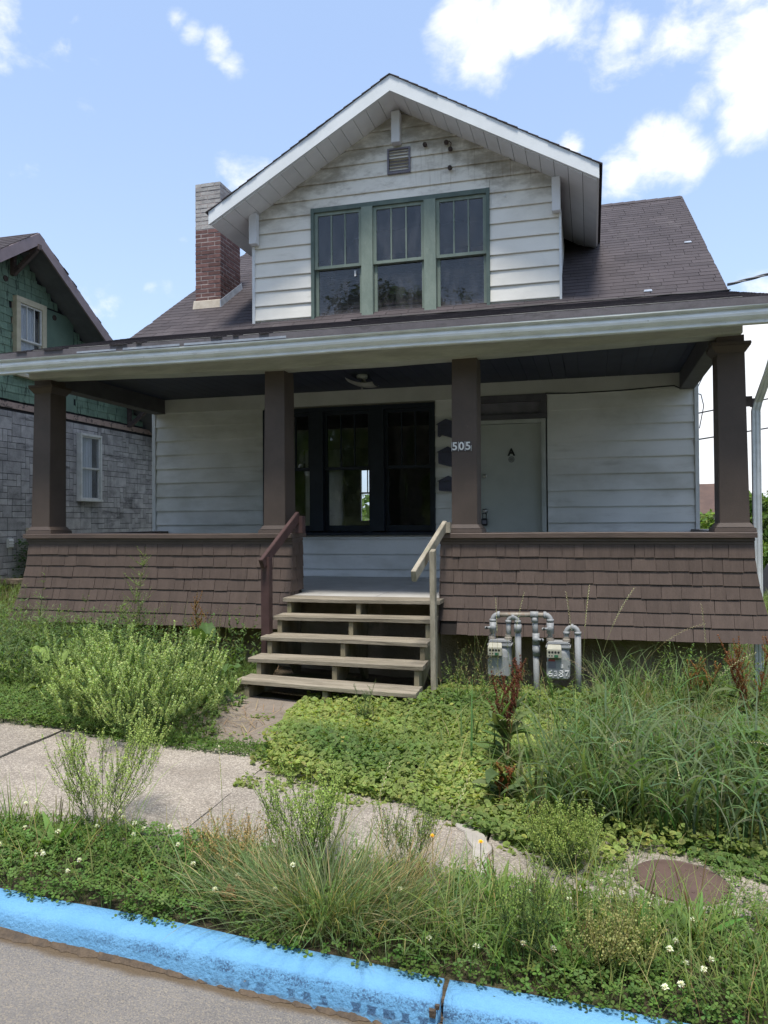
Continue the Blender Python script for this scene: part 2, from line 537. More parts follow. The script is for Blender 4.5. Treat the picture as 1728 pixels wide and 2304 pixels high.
M['roof'] = mat('roof_shingle', (0.064, 0.054, 0.058), (0.050, 0.042, 0.046), 1.5, rough=0.8, fine=0.32, fscale=180, bump=0.002, bscale=200, rnd=0.14, island=True, spec=0.25, dirt=((0.10, 0.09, 0.088), 2.5, 0.55, 0.75, (2, 0.5, 0.5), 0.35))
M['dripedge'] = mat('drip_edge_paint', (0.14, 0.13, 0.14), (0.11, 0.10, 0.11), 3, rough=0.6, fine=0.2, dirt=((0.06, 0.055, 0.055), 6, 0.5, 0.7, (1, 1, 3), 0.6))
M['roofdeck'] = mat('roof_underlay', (0.03, 0.027, 0.028), rough=0.9)
M['greentrim'] = mat('green_trim', (0.225, 0.272, 0.225), (0.18, 0.225, 0.187), 7, (1, 1, 0.5), rough=0.6, fine=0.14, bump=0.0015, bscale=90, dirt=[((0.36, 0.40, 0.34), 26, 0.66, 0.73, (1, 1, 0.4), 0.6), ((0.07, 0.10, 0.085), 12, 0.62, 0.78, (1, 1, 0.5), 0.6)])
M['greendark'] = mat('green_jamb', (0.115, 0.155, 0.135), (0.09, 0.125, 0.11), 7, rough=0.6, fine=0.12)
M['darktrim'] = mat('dark_trim', (0.014, 0.020, 0.030), (0.010, 0.014, 0.022), 5, rough=0.45, fine=0.12)
M['purpletrim'] = mat('transom_trim', (0.12, 0.115, 0.13), (0.09, 0.085, 0.10), 5, rough=0.5, fine=0.12)
M['doorpaint'] = mat('door_paint', (0.47, 0.49, 0.45), (0.42, 0.44, 0.405), 1.8, rough=0.5, fine=0.04, dirt=((0.16, 0.155, 0.13), 3.5, 0.63, 0.82, (1, 1, 1), 0.6))
M['casing'] = mat('casing_paint', (0.50, 0.52, 0.49), (0.42, 0.44, 0.41), 4, rough=0.5, fine=0.06)
M['steel'] = mat('lock_steel', (0.45, 0.44, 0.42), rough=0.3, metal=0.9, fine=0.1)
M['black'] = mat('black_plastic', (0.018, 0.018, 0.02), rough=0.45, fine=0.05)
M['sticker'] = mat('sticker_print', (0.30, 0.32, 0.31), rough=0.5, fine=0)
M['numwhite'] = mat('number_white', (0.72, 0.72, 0.70), rough=0.45, fine=0.05)
M['numback'] = mat('number_backing', (0.075, 0.065, 0.065), rough=.5, fine=.05)
M['mailbox'] = mat('mailbox_paint', (0.075, 0.078, 0.125), (0.058, 0.06, 0.098), 9, rough=0.4, fine=0.1, spec=0.4, dirt=((0.12, 0.11, 0.11), 25, 0.70, 0.76, (1, 1, 1), 0.6))
M['floor'] = mat('porch_floor_paint', (0.46, 0.45, 0.42), (0.38, 0.37, 0.345), 2.2, rough=0.55, fine=0.08, fscale=60, dirt=((0.10, 0.095, 0.085), 3.0, 0.60, 0.78, (1, 2, 1), 0.6))
M['tread'] = mat('weathered_tread', (0.295, 0.258, 0.20), (0.20, 0.175, 0.132), 3, (0.5, 5, 5), rough=0.8, fine=0.4, fscale=30, bstretch=(0.5, 9, 9), bump=0.004, bscale=28, rnd=0.10, spec=0.15, dirt=[((0.075, 0.06, 0.042), 8, 0.50, 0.70, (0.25, 5, 5), 0.8), ((0.19, 0.20, 0.10), 2.2, 0.58, 0.76, (1, 1, 1), 0.5)])
M['stringer'] = mat('mossy_stringer', (0.24, 0.21, 0.14), (0.15, 0.13, 0.085), 4, (3, 3, 0.8), rough=0.85, fine=0.25, dirt=((0.14, 0.155, 0.06), 3, 0.52, 0.72, (1, 1, 1), 0.6))
M['railwood'] = mat('bare_rail_wood', (0.35, 0.315, 0.25), (0.245, 0.22, 0.17), 4, (4, 1.2, 1.2), rough=0.8, fine=0.35, fscale=30, bstretch=(9, 1.5, 0.8), bump=0.003, bscale=30, spec=0.15, dirt=[((0.13, 0.105, 0.075), 8, 0.57, 0.7, (6, 1, 0.7), 0.6), ((0.25, 0.27, 0.15), 4, 0.58, 0.75, (1, 1, 1), 0.4)])
M['maroon'] = mat('maroon_rail_paint', (0.075, 0.043, 0.041), (0.056, 0.033, 0.031), 5, rough=0.5, fine=0.12, dirt=((0.24, 0.18, 0.15), 14, 0.70, 0.77, (1, 1, 0.3), 0.5))
M['stucco'] = mat('foundation_stucco', (0.27, 0.22, 0.165), (0.19, 0.155, 0.115), 2.5, rough=0.9, fine=0.2, bump=0.006, bscale=50, dirt=((0.09, 0.08, 0.055), 4, 0.55, 0.75, (1, 1, 1), 0.7))
M['brick'] = mat('chimney_brick', (0.165, 0.088, 0.080), (0.125, 0.066, 0.06), 14, rough=0.85, fine=0.2, bump=0.004, bscale=70, rnd=0.22, dirt=((0.30, 0.22, 0.19), 16, 0.62, 0.76, (1, 1, 1), 0.5))
M['brickwhite'] = mat('whitewashed_brick', (0.40, 0.39, 0.375), (0.31, 0.30, 0.29), 12, rough=0.85, fine=0.2, bump=0.006, bscale=60, rnd=0.12, dirt=((0.20, 0.14, 0.115), 16, 0.57, 0.72, (1, 1, 1.6), 0.7))
M['mortar'] = mat('chimney_mortar', (0.42, 0.36, 0.34), rough=0.95, fine=0.25, bump=0.004)
M['flashtan'] = mat('flashing_tan', (0.50, 0.45, 0.38), (0.40, 0.35, 0.28), 8, rough=0.6, fine=0.1, dirt=((0.2, 0.1, 0.06), 20, 0.63, 0.72, (1, 1, 1), 0.6))
M['flashgrey'] = mat('flashing_grey', (0.32, 0.36, 0.42), (0.24, 0.27, 0.32), 8, rough=0.5, fine=0.1, dirt=((0.48, 0.5, 0.52), 10, 0.58, 0.7, (1, 1, 1), 0.6))
M['vent'] = mat('vent_purple_grey', (0.20, 0.19, 0.225), (0.16, 0.155, 0.185), 8, rough=0.5, fine=0.06)
M['iron'] = mat('rusty_iron', (0.07, 0.05, 0.042), (0.045, 0.035, 0.03), 20, rough=0.8, fine=0.2)
M['cable'] = mat('cable_black', (0.03, 0.03, 0.032), rough=0.6, fine=0)
M['cablegrey'] = mat('cable_grey', (0.20, 0.21, 0.23), rough=0.5, fine=0)
M['gaspaint'] = mat('gas_grey_paint', (0.29, 0.30, 0.305), (0.24, 0.25, 0.255), 9, rough=0.5, fine=0.1, bump=0.001, bscale=150, dirt=((0.26, 0.20, 0.145), 14, 0.62, 0.74, (1, 1, 1), 0.6))
M['gasrust'] = mat('gas_pipe_galvanised', (0.30, 0.27, 0.23), (0.24, 0.21, 0.17), 14, rough=0.55, fine=0.12, dirt=((0.26, 0.16, 0.09), 16, 0.56, 0.7, (1, 1, 1), 0.7))
M['dialwhite'] = mat('index_box_cream', (0.38, 0.37, 0.30), (0.30, 0.29, 0.235), 9, rough=0.5, fine=0.08)
M['dialgreen'] = mat('index_sticker_green', (0.03, 0.13, 0.07), rough=0.5, fine=0)
M['platered'] = mat('plate_red', (0.35, 0.08, 0.08), rough=0.5, fine=0.1)
M['chalk'] = mat('chalk_white', (0.62, 0.62, 0.62), rough=0.9, fine=0.1)
M['curb'] = mat('curb_blue_paint', (0.140, 0.330, 0.545), (0.118, 0.295, 0.50), 4, rough=0.8, fine=0.08, fscale=60, bump=0.008, bscale=55, spec=0.15, extra=curb_wear)
M['curbbase'] = mat('curb_concrete', (0.12, 0.088, 0.06), (0.07, 0.055, 0.042), 12, rough=0.95, fine=0.25, bump=0.01, bscale=50)
M['road'] = mat('road_asphalt', (0.215, 0.198, 0.182), (0.170, 0.158, 0.148), 1.8, rough=0.9, fine=0.30, fscale=150, bump=0.010, bscale=120, spec=0.2, extra=road_wear)
M['walk'] = mat('sidewalk_concrete', (0.395, 0.350, 0.292), (0.305, 0.27, 0.226), 3.5, rough=0.9, fine=0.25, fscale=120, bump=0.012, bscale=75, spec=0.2, rnd=0.05, extra=pebbles, dirt=[((0.24, 0.205, 0.165), 2.2, 0.52, 0.72, (1, 1, 1), 0.6), ((0.16, 0.135, 0.105), 9.0, 0.60, 0.72, (1, 1, 1), 0.6)])
M['pad'] = mat('path_concrete', (0.25, 0.21, 0.175), (0.19, 0.16, 0.13), 3.5, rough=0.9, fine=0.25, fscale=120, bump=0.008, bscale=75, spec=0.2, dirt=((0.15, 0.125, 0.09), 3.2, 0.5, 0.75, (1, 1, 1), 0.6))
M['chunk'] = mat('broken_concrete', (0.36, 0.33, 0.29), (0.29, 0.265, 0.23), 8, rough=0.9, fine=0.12, bump=0.006, bscale=50)
M['lid'] = mat('iron_lid_brown', (0.105, 0.068, 0.055), (0.085, 0.055, 0.045), 7, rough=0.75, fine=0.12, bump=0.002, bscale=60, dirt=((0.07, 0.05, 0.04), 14, 0.66, 0.76, (1, 1, 1), 0.6))
M['soil'] = mat('soil', (0.085, 0.065, 0.042), (0.055, 0.045, 0.03), 4, rough=0.95, fine=0.4, bump=0.02, bscale=50, dirt=((0.06, 0.075, 0.025), 3, 0.45, 0.65, (1, 1, 1), 0.7))
M['farground'] = mat('meadow_ground', (0.055, 0.085, 0.025), (0.08, 0.095, 0.035), 0.3, rough=0.95, fine=0.3)
M['nshingle'] = mat('green_wall_shingle', (0.185, 0.265, 0.195), (0.145, 0.215, 0.158), 3, rough=0.7, fine=0.2, fscale=40, bump=0.002, bscale=60, rnd=0.16, island=True, spec=0.2, dirt=((0.022, 0.03, 0.025), 7, 0.53, 0.66, (1, 2.2, 0.45), 0.8))
M['npatch'] = mat('green_plain_panel', (0.145, 0.210, 0.162), (0.118, 0.175, 0.135), 3, rough=0.6, fine=0.1, dirt=((0.04, 0.06, 0.05), 3, 0.55, 0.75, (1, 2, 0.3), 0.6))
M['nstone'] = mat('grey_faux_stone', (0.46, 0.435, 0.425), (0.32, 0.303, 0.298), 5, rough=0.85, fine=0.25, fscale=50, bump=0.003, bscale=60, rnd=0.20, island=True, spec=0.15, dirt=[((0.035, 0.033, 0.037), 2.0, 0.52, 0.72, (1, 0.6, 2.2), 0.75)])
M['njoint'] = mat('stone_joint_dark', (0.03, 0.028, 0.032), rough=0.9, fine=0.1)
M['nband'] = mat('peeling_band', (0.42, 0.30, 0.25), (0.36, 0.26, 0.22), 6, rough=0.8, fine=0.15, dirt=((0.09, 0.075, 0.07), 9, 0.53, 0.62, (1, 1, 1.5), 0.85))
M['ntrim'] = mat('cream_trim', (0.56, 0.50, 0.36), (0.48, 0.42, 0.30), 6, rough=0.6, fine=0.12, dirt=((0.2, 0.15, 0.10), 20, 0.64, 0.74, (1, 1, 1), 0.6))
M['nwhite'] = mat('white_sash', (0.66, 0.65, 0.62), (0.56, 0.55, 0.51), 8, rough=0.6, fine=0.12, dirt=((0.25, 0.2, 0.16), 22, 0.63, 0.73, (1, 1, 1), 0.6))
M['nfascia'] = mat('mauve_fascia', (0.27, 0.215, 0.225), (0.23, 0.18, 0.19), 4, rough=0.6, fine=0.08)
M['nsoffit'] = mat('slate_soffit', (0.15, 0.155, 0.18), (0.125, 0.13, 0.15), 4, rough=0.7, fine=0.06)
M['nbracket'] = mat('worn_bracket', (0.115, 0.085, 0.08), (0.08, 0.06, 0.058), 9, rough=0.7, fine=0.15, dirt=((0.38, 0.28, 0.24), 22, 0.6, 0.68, (1, 1, 1), 0.7))
M['curtain'] = mat('curtain_cloth', (0.70, 0.72, 0.74), (0.58, 0.60, 0.62), 3, (1, 9, 0.3), rough=0.9, fine=0.1)
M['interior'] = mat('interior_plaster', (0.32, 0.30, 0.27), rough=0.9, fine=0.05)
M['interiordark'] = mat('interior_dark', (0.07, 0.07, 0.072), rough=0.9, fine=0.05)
M['tan'] = mat('ledge_stone', (0.30, 0.235, 0.17), (0.22, 0.17, 0.125), 6, rough=0.9, fine=0.25, bump=0.01, bscale=40)
M['farroof'] = mat('far_roof_brown', (0.115, 0.075, 0.06), (0.09, 0.06, 0.05), 1.5, rough=0.9, fine=0.2)
M['farroofdark'] = mat('far_roof_dark', (0.11, 0.085, 0.085), rough=0.9, fine=0.2)
M['farwall'] = mat('far_wall', (0.45, 0.36, 0.33), rough=0.9, fine=0.1)
M['bark'] = mat('bark', (0.09, 0.07, 0.05), (0.06, 0.045, 0.035), 6, (3, 3, 0.6), rough=0.95, fine=0.3, bump=0.02, bscale=12)
M['leaf'] = leafmat('leaf', 0.45, 0.6, 0.15)
M['glossleaf'] = leafmat('broad_leaf', 0.35, 0.58, 0.15)
M['grass'] = leafmat('grass_blade', 0.42, 0.6, 0.12)
M['farleaf'] = leafmat('tree_leaf', 0.45, 0.6, 0.15)
M['petal'] = leafmat('petal', 0.25, 0.7, 0.1)
M['glass'] = glassmat('window_glass', 0.05)
M['glassdusty'] = glassmat('window_glass_dusty', 0.14)
M['shade_glass'] = mat('light_shade_glass', (0.42, 0.41, 0.36), rough=0.3, fine=0.05, spec=0.5)

# ------------------------------------------------------------------ terrain


def zc(x):
    return -0.048 * (np.clip(x, -12, 20) - 4)


def gz(x, y):
    """height of the ground at x, y (numpy friendly)"""
    x = np.asarray(x, float)
    y = np.asarray(y, float)
    front = np.interp(y, [-200, -70, -24, -16, -15.9, -7.4, -7.25, -7.16, -6.75, -6.35, -5.05, -3.0, 0, 9], [14, 6, 0.7, 0.15, -0.25, -0.25, -0.25, 0.035, 0.065, 0.07, 0.092, 0.115, 0.13, 0.1])
    h = front + zc(x)
    h = h + np.where((x < 0) & (y > -4), np.clip((-x) / 3, 0, 1) * 0.18 * np.clip((y + 4) / 3, 0, 1), 0)
    d = np.clip(y - 9, 0, None)
    back = -np.clip(d, 0, 55) * 0.15 + np.clip(y - 90, 0, 240) * 0.055
    h = h + back
    return h


def sheet(name, xs, ys, zf, m, kind='structure', jit=0.0):
    X, Y = np.meshgrid(xs, ys)
    Z = zf(X, Y) + NG.normal(0, 1, X.shape) * jit
    nx, ny = len(xs), len(ys)
    v = np.stack([X, Y, Z], -1).reshape(-1, 3)
    f = [(j * nx + i, j * nx + i + 1, (j + 1) * nx + i + 1, (j + 1) * nx + i) for j in range(ny - 1) for i in range(nx - 1)]
    me = bpy.data.meshes.new(name)
    me.from_pydata(v.tolist(), [], f)
    me.materials.append(m)
    o = bpy.data.objects.new(name, me)
    COL.objects.link(o)
    for p in me.polygons:
        p.use_smooth = True
    o['kind'] = kind
    return o


xs = np.concatenate([[-400, -250, -150, -90, -60, -40, -28, -20, -14, -10, -7, -5, -3.5], np.arange(-2.5, 10.01, 0.16), [10.5, 11.5, 13, 15, 18, 22, 28, 36, 46, 60, 80, 110, 160, 250, 400]])
ys = np.concatenate([[-200, -140, -100, -75, -60, -45, -32, -24, -18, -16, -15.9, -12, -9, -7.5, -7.3], np.arange(-7.25, -2.3, 0.09), [-2, -1, 0, 2, 4, 6, 9, 12, 16, 20, 25, 30, 36, 44, 54, 64, 76, 90, 110, 140, 180, 240, 330, 420]])
g = sheet('ground', xs, ys, lambda X, Y: gz(X, Y) - 0.012, M['soil'], jit=0.004)
g.data.materials.append(M['farground'])
for p in g.data.polygons:
    if p.center.y > 8 or p.center.y < -15 or abs(p.center.x - 4) > 14:
        p.material_index = 1

# road
sheet('road', np.concatenate([[-60, -30, -15, -5], np.arange(0, 10.1, 0.5), [15, 30, 60]]), np.concatenate([[-14.5, -13, -11, -10, -9], np.arange(-8.6, -7.22, 0.1), [-7.235]]),
      lambda X, Y: zc(X) - 0.060 + 0.012 * np.clip(5 - X, -2, 3) + np.interp(Y, [-14.5, -10.8, -7.5, -7.235], [-0.02, 0.06, 0.0, -0.012]), M['road'])

# kerb: painted blue, cast in lengths with a broken joint
kerb = thing('kerb', None, None, (4.5, -7.2, 0))
kerb['kind'] = 'structure'


def kerb_len(x0, x1):
    prof = [(-7.125, 0.046), (-7.21, 0.044), (-7.242, 0.036), (-7.258, 0.018), (-7.266, -0.015), (-7.278, -0.066), (-7.30, -0.2), (-7.10, -0.2), (-7.10, 0.02)]
    n = max(2, int((x1 - x0) / 0.07))
    r = [RD.uniform(-1, 1) for _ in range(4000)]

    def jit(x, k):
        s = math.sin(x * 2.1) * 0.006 + math.sin(x * 7.3 + 1) * 0.003
        return s + r[(int(x * 131) + k * 17) % 4000] * 0.0010, float(zc(x)) + math.sin(x * 3.1) * 0.003 + r[(int(x * 97) + k * 31 + 7) % 4000] * 0.0009
    return obj('kerb_length', MB().profile_x(prof, x0, x1, n, jit), M['curb'], kerb, True)


for a, b in ((-9, -2), (-1.985, 2.2), (2.212, 5.585), (5.607, 9.2), (9.215, 14)):
    kerb_len(a, b)
rub = MB()
for i in range(26):
    x, y, zz = RD.gauss(5.597, 0.018), RD.uniform(-7.29, -7.14), RD.uniform(-0.09, 0.02)
    r = RD.uniform(0.004, 0.013)
    rub.hexa([(x + sx * r * RD.uniform(.5, 1.2), y + sy * r * RD.uniform(.5, 1.2), zz + float(zc(x)) + sz * r) for sz in (-1, 1) for sx, sy in ((-1, -1), (1, -1), (1, 1), (-1, 1))])
o = obj('kerb_rubble', rub, M['curbbase'], kerb)
o['kind'] = 'stuff'
# dirt line lying in the gutter
dl = MB()
xg = np.arange(2.4, 9, 0.022)
for i in range(len(xg) - 1):
    q = []
    for x in (xg[i], xg[i + 1]):
        w = 0.008 + 0.008 * math.sin(x * 5.3) + 0.006 * math.sin(x * 17) + 0.006 * math.sin(x * 61) + .004 * math.sin(x * 143)
        e_ = 0.012 * max(-2, min(3, 5 - x))
        q.append((x, -7.262, float(zc(x)) - 0.045 + e_))
        q.append((x, -7.268 - abs(w) - 0.012, float(zc(x)) - 0.0675 + e_))
    dl.add([q[0], q[1], q[3], q[2]], [(0, 1, 2, 3)])
o = obj('gutter_dirt', dl, M['curbbase'])
o['kind'] = 'stuff'

# sidewalk slabs
walk = thing('sidewalk', None, None, (4, -5.8, 0))
walk['kind'] = 'structure'


def slab(name, x0, x1, y0, y1, m, parent, topz, tilt=(0, 0), n=(14, 12), edge=0.012, thick=0.16):
    X = np.linspace(x0, x1, n[0])
    Y = np.linspace(y0, y1, n[1])
    mb = MB()
    vs, fs = [], []
    for j, y in enumerate(Y):
        for i, x in enumerate(X):
            e = (i in (0, n[0] - 1)) or (j in (0, n[1] - 1))
            dx = RD.uniform(-1, 1) * edge * 0.35 if e else 0
            dy = RD.uniform(-1, 1) * edge if e else 0
            z = topz(x, y) + tilt[0] * (x - (x0 + x1) / 2) + tilt[1] * (y - (y0 + y1) / 2) + RD.uniform(-1, 1) * 0.0025 - (0.008 if e else 0)
            vs.append((x + dx, y + dy, float(z)))
    w = n[0]
    for j in range(n[1] - 1):
        for i in range(w - 1):
            fs.append((j * w + i, j * w + i + 1, (j + 1) * w + i + 1, (j + 1) * w + i))
    loop = [i for i in range(w)] + [j * w + w - 1 for j in range(1, n[1])] + [(n[1] - 1) * w + i for i in range(w - 2, -1, -1)] + [j * w for j in range(n[1] - 2, 0, -1)]
    b = len(vs)
    vs += [(vs[k][0], vs[k][1], vs[k][2] - thick) for k in loop]
    L = len(loop)
    for k in range(L):
        fs.append((loop[(k + 1) % L], loop[k], b + k, b + (k + 1) % L))
    mb.add(vs, fs)
    return obj(name, mb, m, parent)


swz = lambda x, y: np.interp(y, [-6.6, -6.35, -5.05], [0.088, 0.09, 0.108]) + zc(x)
prevx = -6.0
for (a, b, tl) in ((-6, -2.6, (0, 0)), (-2.585, -0.3, (0.003, 0)), (-0.285, 1.3, (-0.004, 0)), (1.32, 2.425, (0.01, 0.004)), (2.445, 4.078, (0.0, 0)), (4.086, 5.59, (-0.002, 0.002)), (5.60, 7.1, (0.004, 0)), (7.115, 8.7, (0, 0)), (8.715, 12, (0, 0))):
    slab('sidewalk_slab', a, b, -6.62, -5.06, M['walk'], walk, swz, tl)
# private path from the steps to the sidewalk
slab('path', 3.02, 4.62, -5.04, -3.75, M['pad'], None, lambda x, y: 0.125 + zc(x) * 0.8 + (y + 3.7) * 0.008, n=(12, 8))['kind'] = 'structure'

# broken slab corner and iron lid in the walk
ck = MB()
pol = [(5.40, -5.83), (5.47, -5.80), (5.50, -5.86), (5.58, -5.93), (5.60, -6.02), (5.64, -6.08), (5.62, -6.18), (5.68, -6.27), (5.66, -6.40), (5.60, -6.42), (5.585, -6.30), (5.55, -6.22), (5.53, -6.10), (5.49, -6.02), (5.47, -5.93), (5.43, -5.90)]
ck.prism([(x + RD.uniform(-.008, .008), y + RD.uniform(-.008, .008), float(swz(x, y)) - 0.02) for x, y in pol], (0, 0, 0.027))
tag(obj('concrete_patch', ck, M['chunk'], bevel=0.004), 'pale broken strip of patching concrete along the sidewalk edge below the ground ivy', 'concrete')
lid = MB()
lx, ly = 6.52, -6.12
lz = float(swz(lx, ly)) + 0.005
lid.lathe((lx, ly, lz - 0.05), (0, 0, 1), [(0.215, 0), (0.215, 0.052), (0.205, 0.058), (0.198, 0.054), (0.02, 0.058), (0.012, 0.056)], 40)
lid.v = [(x, y, z - .048 * (x - lx)) for x, y, z in lid.v]        # it lies in the sloping walk
lt = tag(obj('manhole_cover', lid, M['lid']), 'round rust brown iron cover set in the sidewalk at right', 'manhole cover')
lr = MB()
for k in range(10):
    a = k * 0.63
    lr.lathe((lx + 0.12 * math.cos(a), ly + 0.12 * math.sin(a), lz + 0.005), (0, 0, 1), [(0.008, 0), (0.006, 0.004)], 8)
lr.v = [(x, y, z - .048 * (x - lx)) for x, y, z in lr.v]
obj('stud', lr, M['lid'], lt)

# ------------------------------------------------------------------ the house
WD, DP = 7.35, 8.6
house = thing('bungalow_house', 'weathered white bungalow with a deep brown shingled porch and green trimmed dormer windows', 'house', (3.675, 0, 0))
FZ = 0.919
SP = 0.2032
ZS = 1.6338            # a course line on the porch wall
ZD = 4.5005            # a course line on the gable


def wall_with_holes(name, x0, x1, y0, y1, z0, z1, holes, m, parent):
    mb = MB()
    xs_ = sorted({x0, x1, *[h[0] for h in holes], *[h[1] for h in holes]})
    zs_ = sorted({z0, z1, *[h[2] for h in holes], *[h[3] for h in holes]})
    for i in range(len(xs_) - 1):
        for j in range(len(zs_) - 1):
            cx, cz = (xs_[i] + xs_[i + 1]) / 2, (zs_[j] + zs_[j + 1]) / 2
            if not any(h[0] < cx < h[1] and h[2] < cz < h[3] for h in holes):
                mb.box(xs_[i], xs_[i + 1], y0, y1, zs_[j], zs_[j + 1])
    return obj(name, mb, m, parent)


LW = (1.70, 4.15, 1.49, 3.235)       # lower window group
DR = (4.66, 5.60, FZ, 3.285)         # door with transom
DW = (2.43, 4.895, 4.325, 5.99)      # dormer windows
wall = wall_with_holes('wall', 0.01, WD - 0.01, 0.02, 0.14, 0.3, 4.30, [LW, DR], M['interior'], house)
APX, APZ, GS = 3.697, 7.200, 0.5755      # gable wall apex under the soffit
DX0, DX1 = 1.585, 5.785


def gable_top(x):
    return APZ - abs(x - APX) * GS


# gable wall with its window hole
gw = MB()
for (a, b) in ((DX0, DW[0]), (DW[1], DX1)):
    gw.prism([(a, 0.02, 4.30), (b, 0.02, 4.30), (b, 0.02, gable_top(b)), (a, 0.02, gable_top(a))], (0, 0.1, 0))
gw.prism([(DW[0], 0.02, DW[3]), (DW[1], 0.02, DW[3]), (DW[1], 0.02, gable_top(DW[1])), (APX, 0.02, APZ), (DW[0], 0.02, gable_top(DW[0]))], (0, 0.1, 0))
gwall = obj('gable_wall', gw, M['interior'], house)


def board(parent, m, pts, wav=0.0):
    """one lap-siding board; pts = list of (x, zbottom, ztop) along x"""
    mb = MB()
    n = len(pts)
    r = [(RD.uniform(-1, 1), RD.uniform(-1, 1)) for _ in range(n)]
    for i, (x, z0, z1) in enumerate(pts):
        wy = wav * r[i][0]
        wz = wav * 0.5 * r[i][1]
        mb.v += [(x, 0.019, z0 + wz + 0.005), (x, -0.017 + wy, z0 + wz + 0.004), (x, -0.0185 + wy, z0 + wz - 0.002), (x, -0.020 + wy, z0 + wz + 0.006), (x, -0.010 + wy * 1.6, (z0 + z1) / 2), (x, 0.004, z1), (x, 0.019, z1)]
    for i in range(n - 1):
        for k in range(7):
            mb.f.append((i * 7 + k, (i + 1) * 7 + k, (i + 1) * 7 + (k + 1) % 7, i * 7 + (k + 1) % 7))
    mb.f += [tuple(range(7)), tuple(range(n * 7 - 7, n * 7))[::-1]]
    return obj('siding_board', mb, m, parent)


def spans(x0, x1, z, holes):
    cuts = [(h[0], h[1]) for h in holes if h[2] + 0.02 < z + SP * 0.5 < h[3] - 0.0 or (h[2] < z + SP - 0.03 and h[3] > z + 0.03)]
    out = [(x0, x1)]
    for a, b in cuts:
        out = [q for (u, v) in out for q in ((u, min(v, a)), (max(u, b), v)) if q[1] - q[0] > 0.03]
    return out


k0 = -4
for k in range(k0, 10):
    z = ZS + SP * k
    zb, zt = max(z, FZ + 0.004), min(z + SP + 0.004, 3.44)
    if zt - zb < 0.03 or z > 3.20:
        continue
    for (a, b) in spans(0.0, WD, z, [LW, DR]):
        n = max(2, int((b - a) / 0.22))
        board(wall, M['siding_porch'], [(a + (b - a) * i / n, zb, zt) for i in range(n + 1)], 0.0022)
box('frieze_board', (0.0, WD, -0.022, 0.019, 3.262, 3.46), M['frieze'], wall)
# strips above and below the lower windows that the courses leave open
board(wall, M['siding_porch'], [(LW[0], 1.4306 + 0.002, 1.487), (2.9, 1.4306 + 0.002, 1.487), (LW[1], 1.4306 + 0.002, 1.487)], 0.001)
for k in range(-1, 14):
    z = ZD + SP * k
    zb, zt = max(z, 4.30), z + SP + 0.004
    for (a, b) in spans(DX0, DX1, z, [DW]):
        # clip to the rake
        if zt > gable_top(a):
            a2 = APX - (APZ - zb) / GS
            a = max(a, a2)
        if zt > gable_top(b):
            b = min(b, APX + (APZ - zb) / GS)
        if b - a < 0.08:
            continue
        n = max(2, int((b - a) / 0.2))
        pts = []
        for i in range(n + 1):
            x = a + (b - a) * i / n
            pts.append((x, zb, max(zb + 0.004, min(zt, gable_top(x)))))
        board(gwall, M['siding'], pts, 0.0012)
board(gwall, M['siding'], [(DW[0] + .002 + (DW[1] - DW[0] - .004) * i / 8, 5.992, ZD + SP * 8 + .004) for i in range(9)], 0.001)
# corner boards
for (a, b) in ((-0.052, 0.0), (WD, WD + 0.045)):
    box('corner_board', (a, b, -0.03, 0.1, 0.5, 3.46), M['white'], wall)
for (a, b) in ((1.548, 1.588), (5.772, 5.800)):
    box('corner_board', (a, b, -0.03, 0.06, 4.31, 5.60), M['white'], gwall)
# dormer cheeks, house sides, back, partitions
box('dormer_side', (1.60, 1.68, 0.12, 3.0, 4.2, 5.85), M['white'], house)
box('dormer_side', (5.70, 5.775, 0.12, 3.0, 4.2, 5.85), M['white'], house)
for (a, b) in ((0.01, 0.13), (WD - 0.13, WD - 0.01)):
    box('side_wall', (a, b, 0.141, DP - 0.14, -1.6, 4.38), M['siding_porch'], house)
BW = (0.53, 1.28, 1.66, 2.98)
wall_with_holes('back_wall', 0.01, WD - 0.01, DP - 0.14, DP, -1.6, 4.3, [BW], M['interior'], house)
for (a, b) in ((0.01, 0.13), (WD - 0.13, WD - 0.01)):
    mb = MB()
    mb.prism([(a, 0.3, 4.385), (a, DP - 0.3, 4.385), (a, DP / 2, 7.0)], (b - a, 0, 0))
    obj('end_gable', mb, M['siding_porch'], house)
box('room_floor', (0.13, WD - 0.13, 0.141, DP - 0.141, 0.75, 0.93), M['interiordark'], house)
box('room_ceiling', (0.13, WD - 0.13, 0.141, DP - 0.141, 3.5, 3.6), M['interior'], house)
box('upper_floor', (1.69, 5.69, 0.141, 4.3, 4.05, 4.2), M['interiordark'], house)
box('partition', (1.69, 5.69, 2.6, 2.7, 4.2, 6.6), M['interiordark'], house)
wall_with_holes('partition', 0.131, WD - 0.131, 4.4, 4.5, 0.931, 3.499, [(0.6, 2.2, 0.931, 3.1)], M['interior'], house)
wall_with_holes('partition', 4.3, 4.4, 0.15, 4.39, 0.931, 3.499, [], M['interior'], house)
# back window
bwf = MB()
x0, x1, z0, z1 = BW
for b in ((x0, x0 + .03, DP - .12, DP - .04, z0, z1), (x1 - .03, x1, DP - .12, DP - .04, z0, z1), (x0 + .03, x1 - .03, DP - .12, DP - .04, z0, z0 + .03), (x0 + .03, x1 - .03, DP - .12, DP - .04, z1 - .03, z1), (x0 + .03, x1 - .03, DP - .11, DP - .05, 2.36, 2.40)):
    bwf.box(*b)
bw = obj('window', bwf, M['nwhite'], house)
for xx in (0.72, 0.92, 1.11):
    box('muntin', (xx - .01, xx + .01, DP - .10, DP - .06, 2.40, z1 - .03), M['nwhite'], bw)
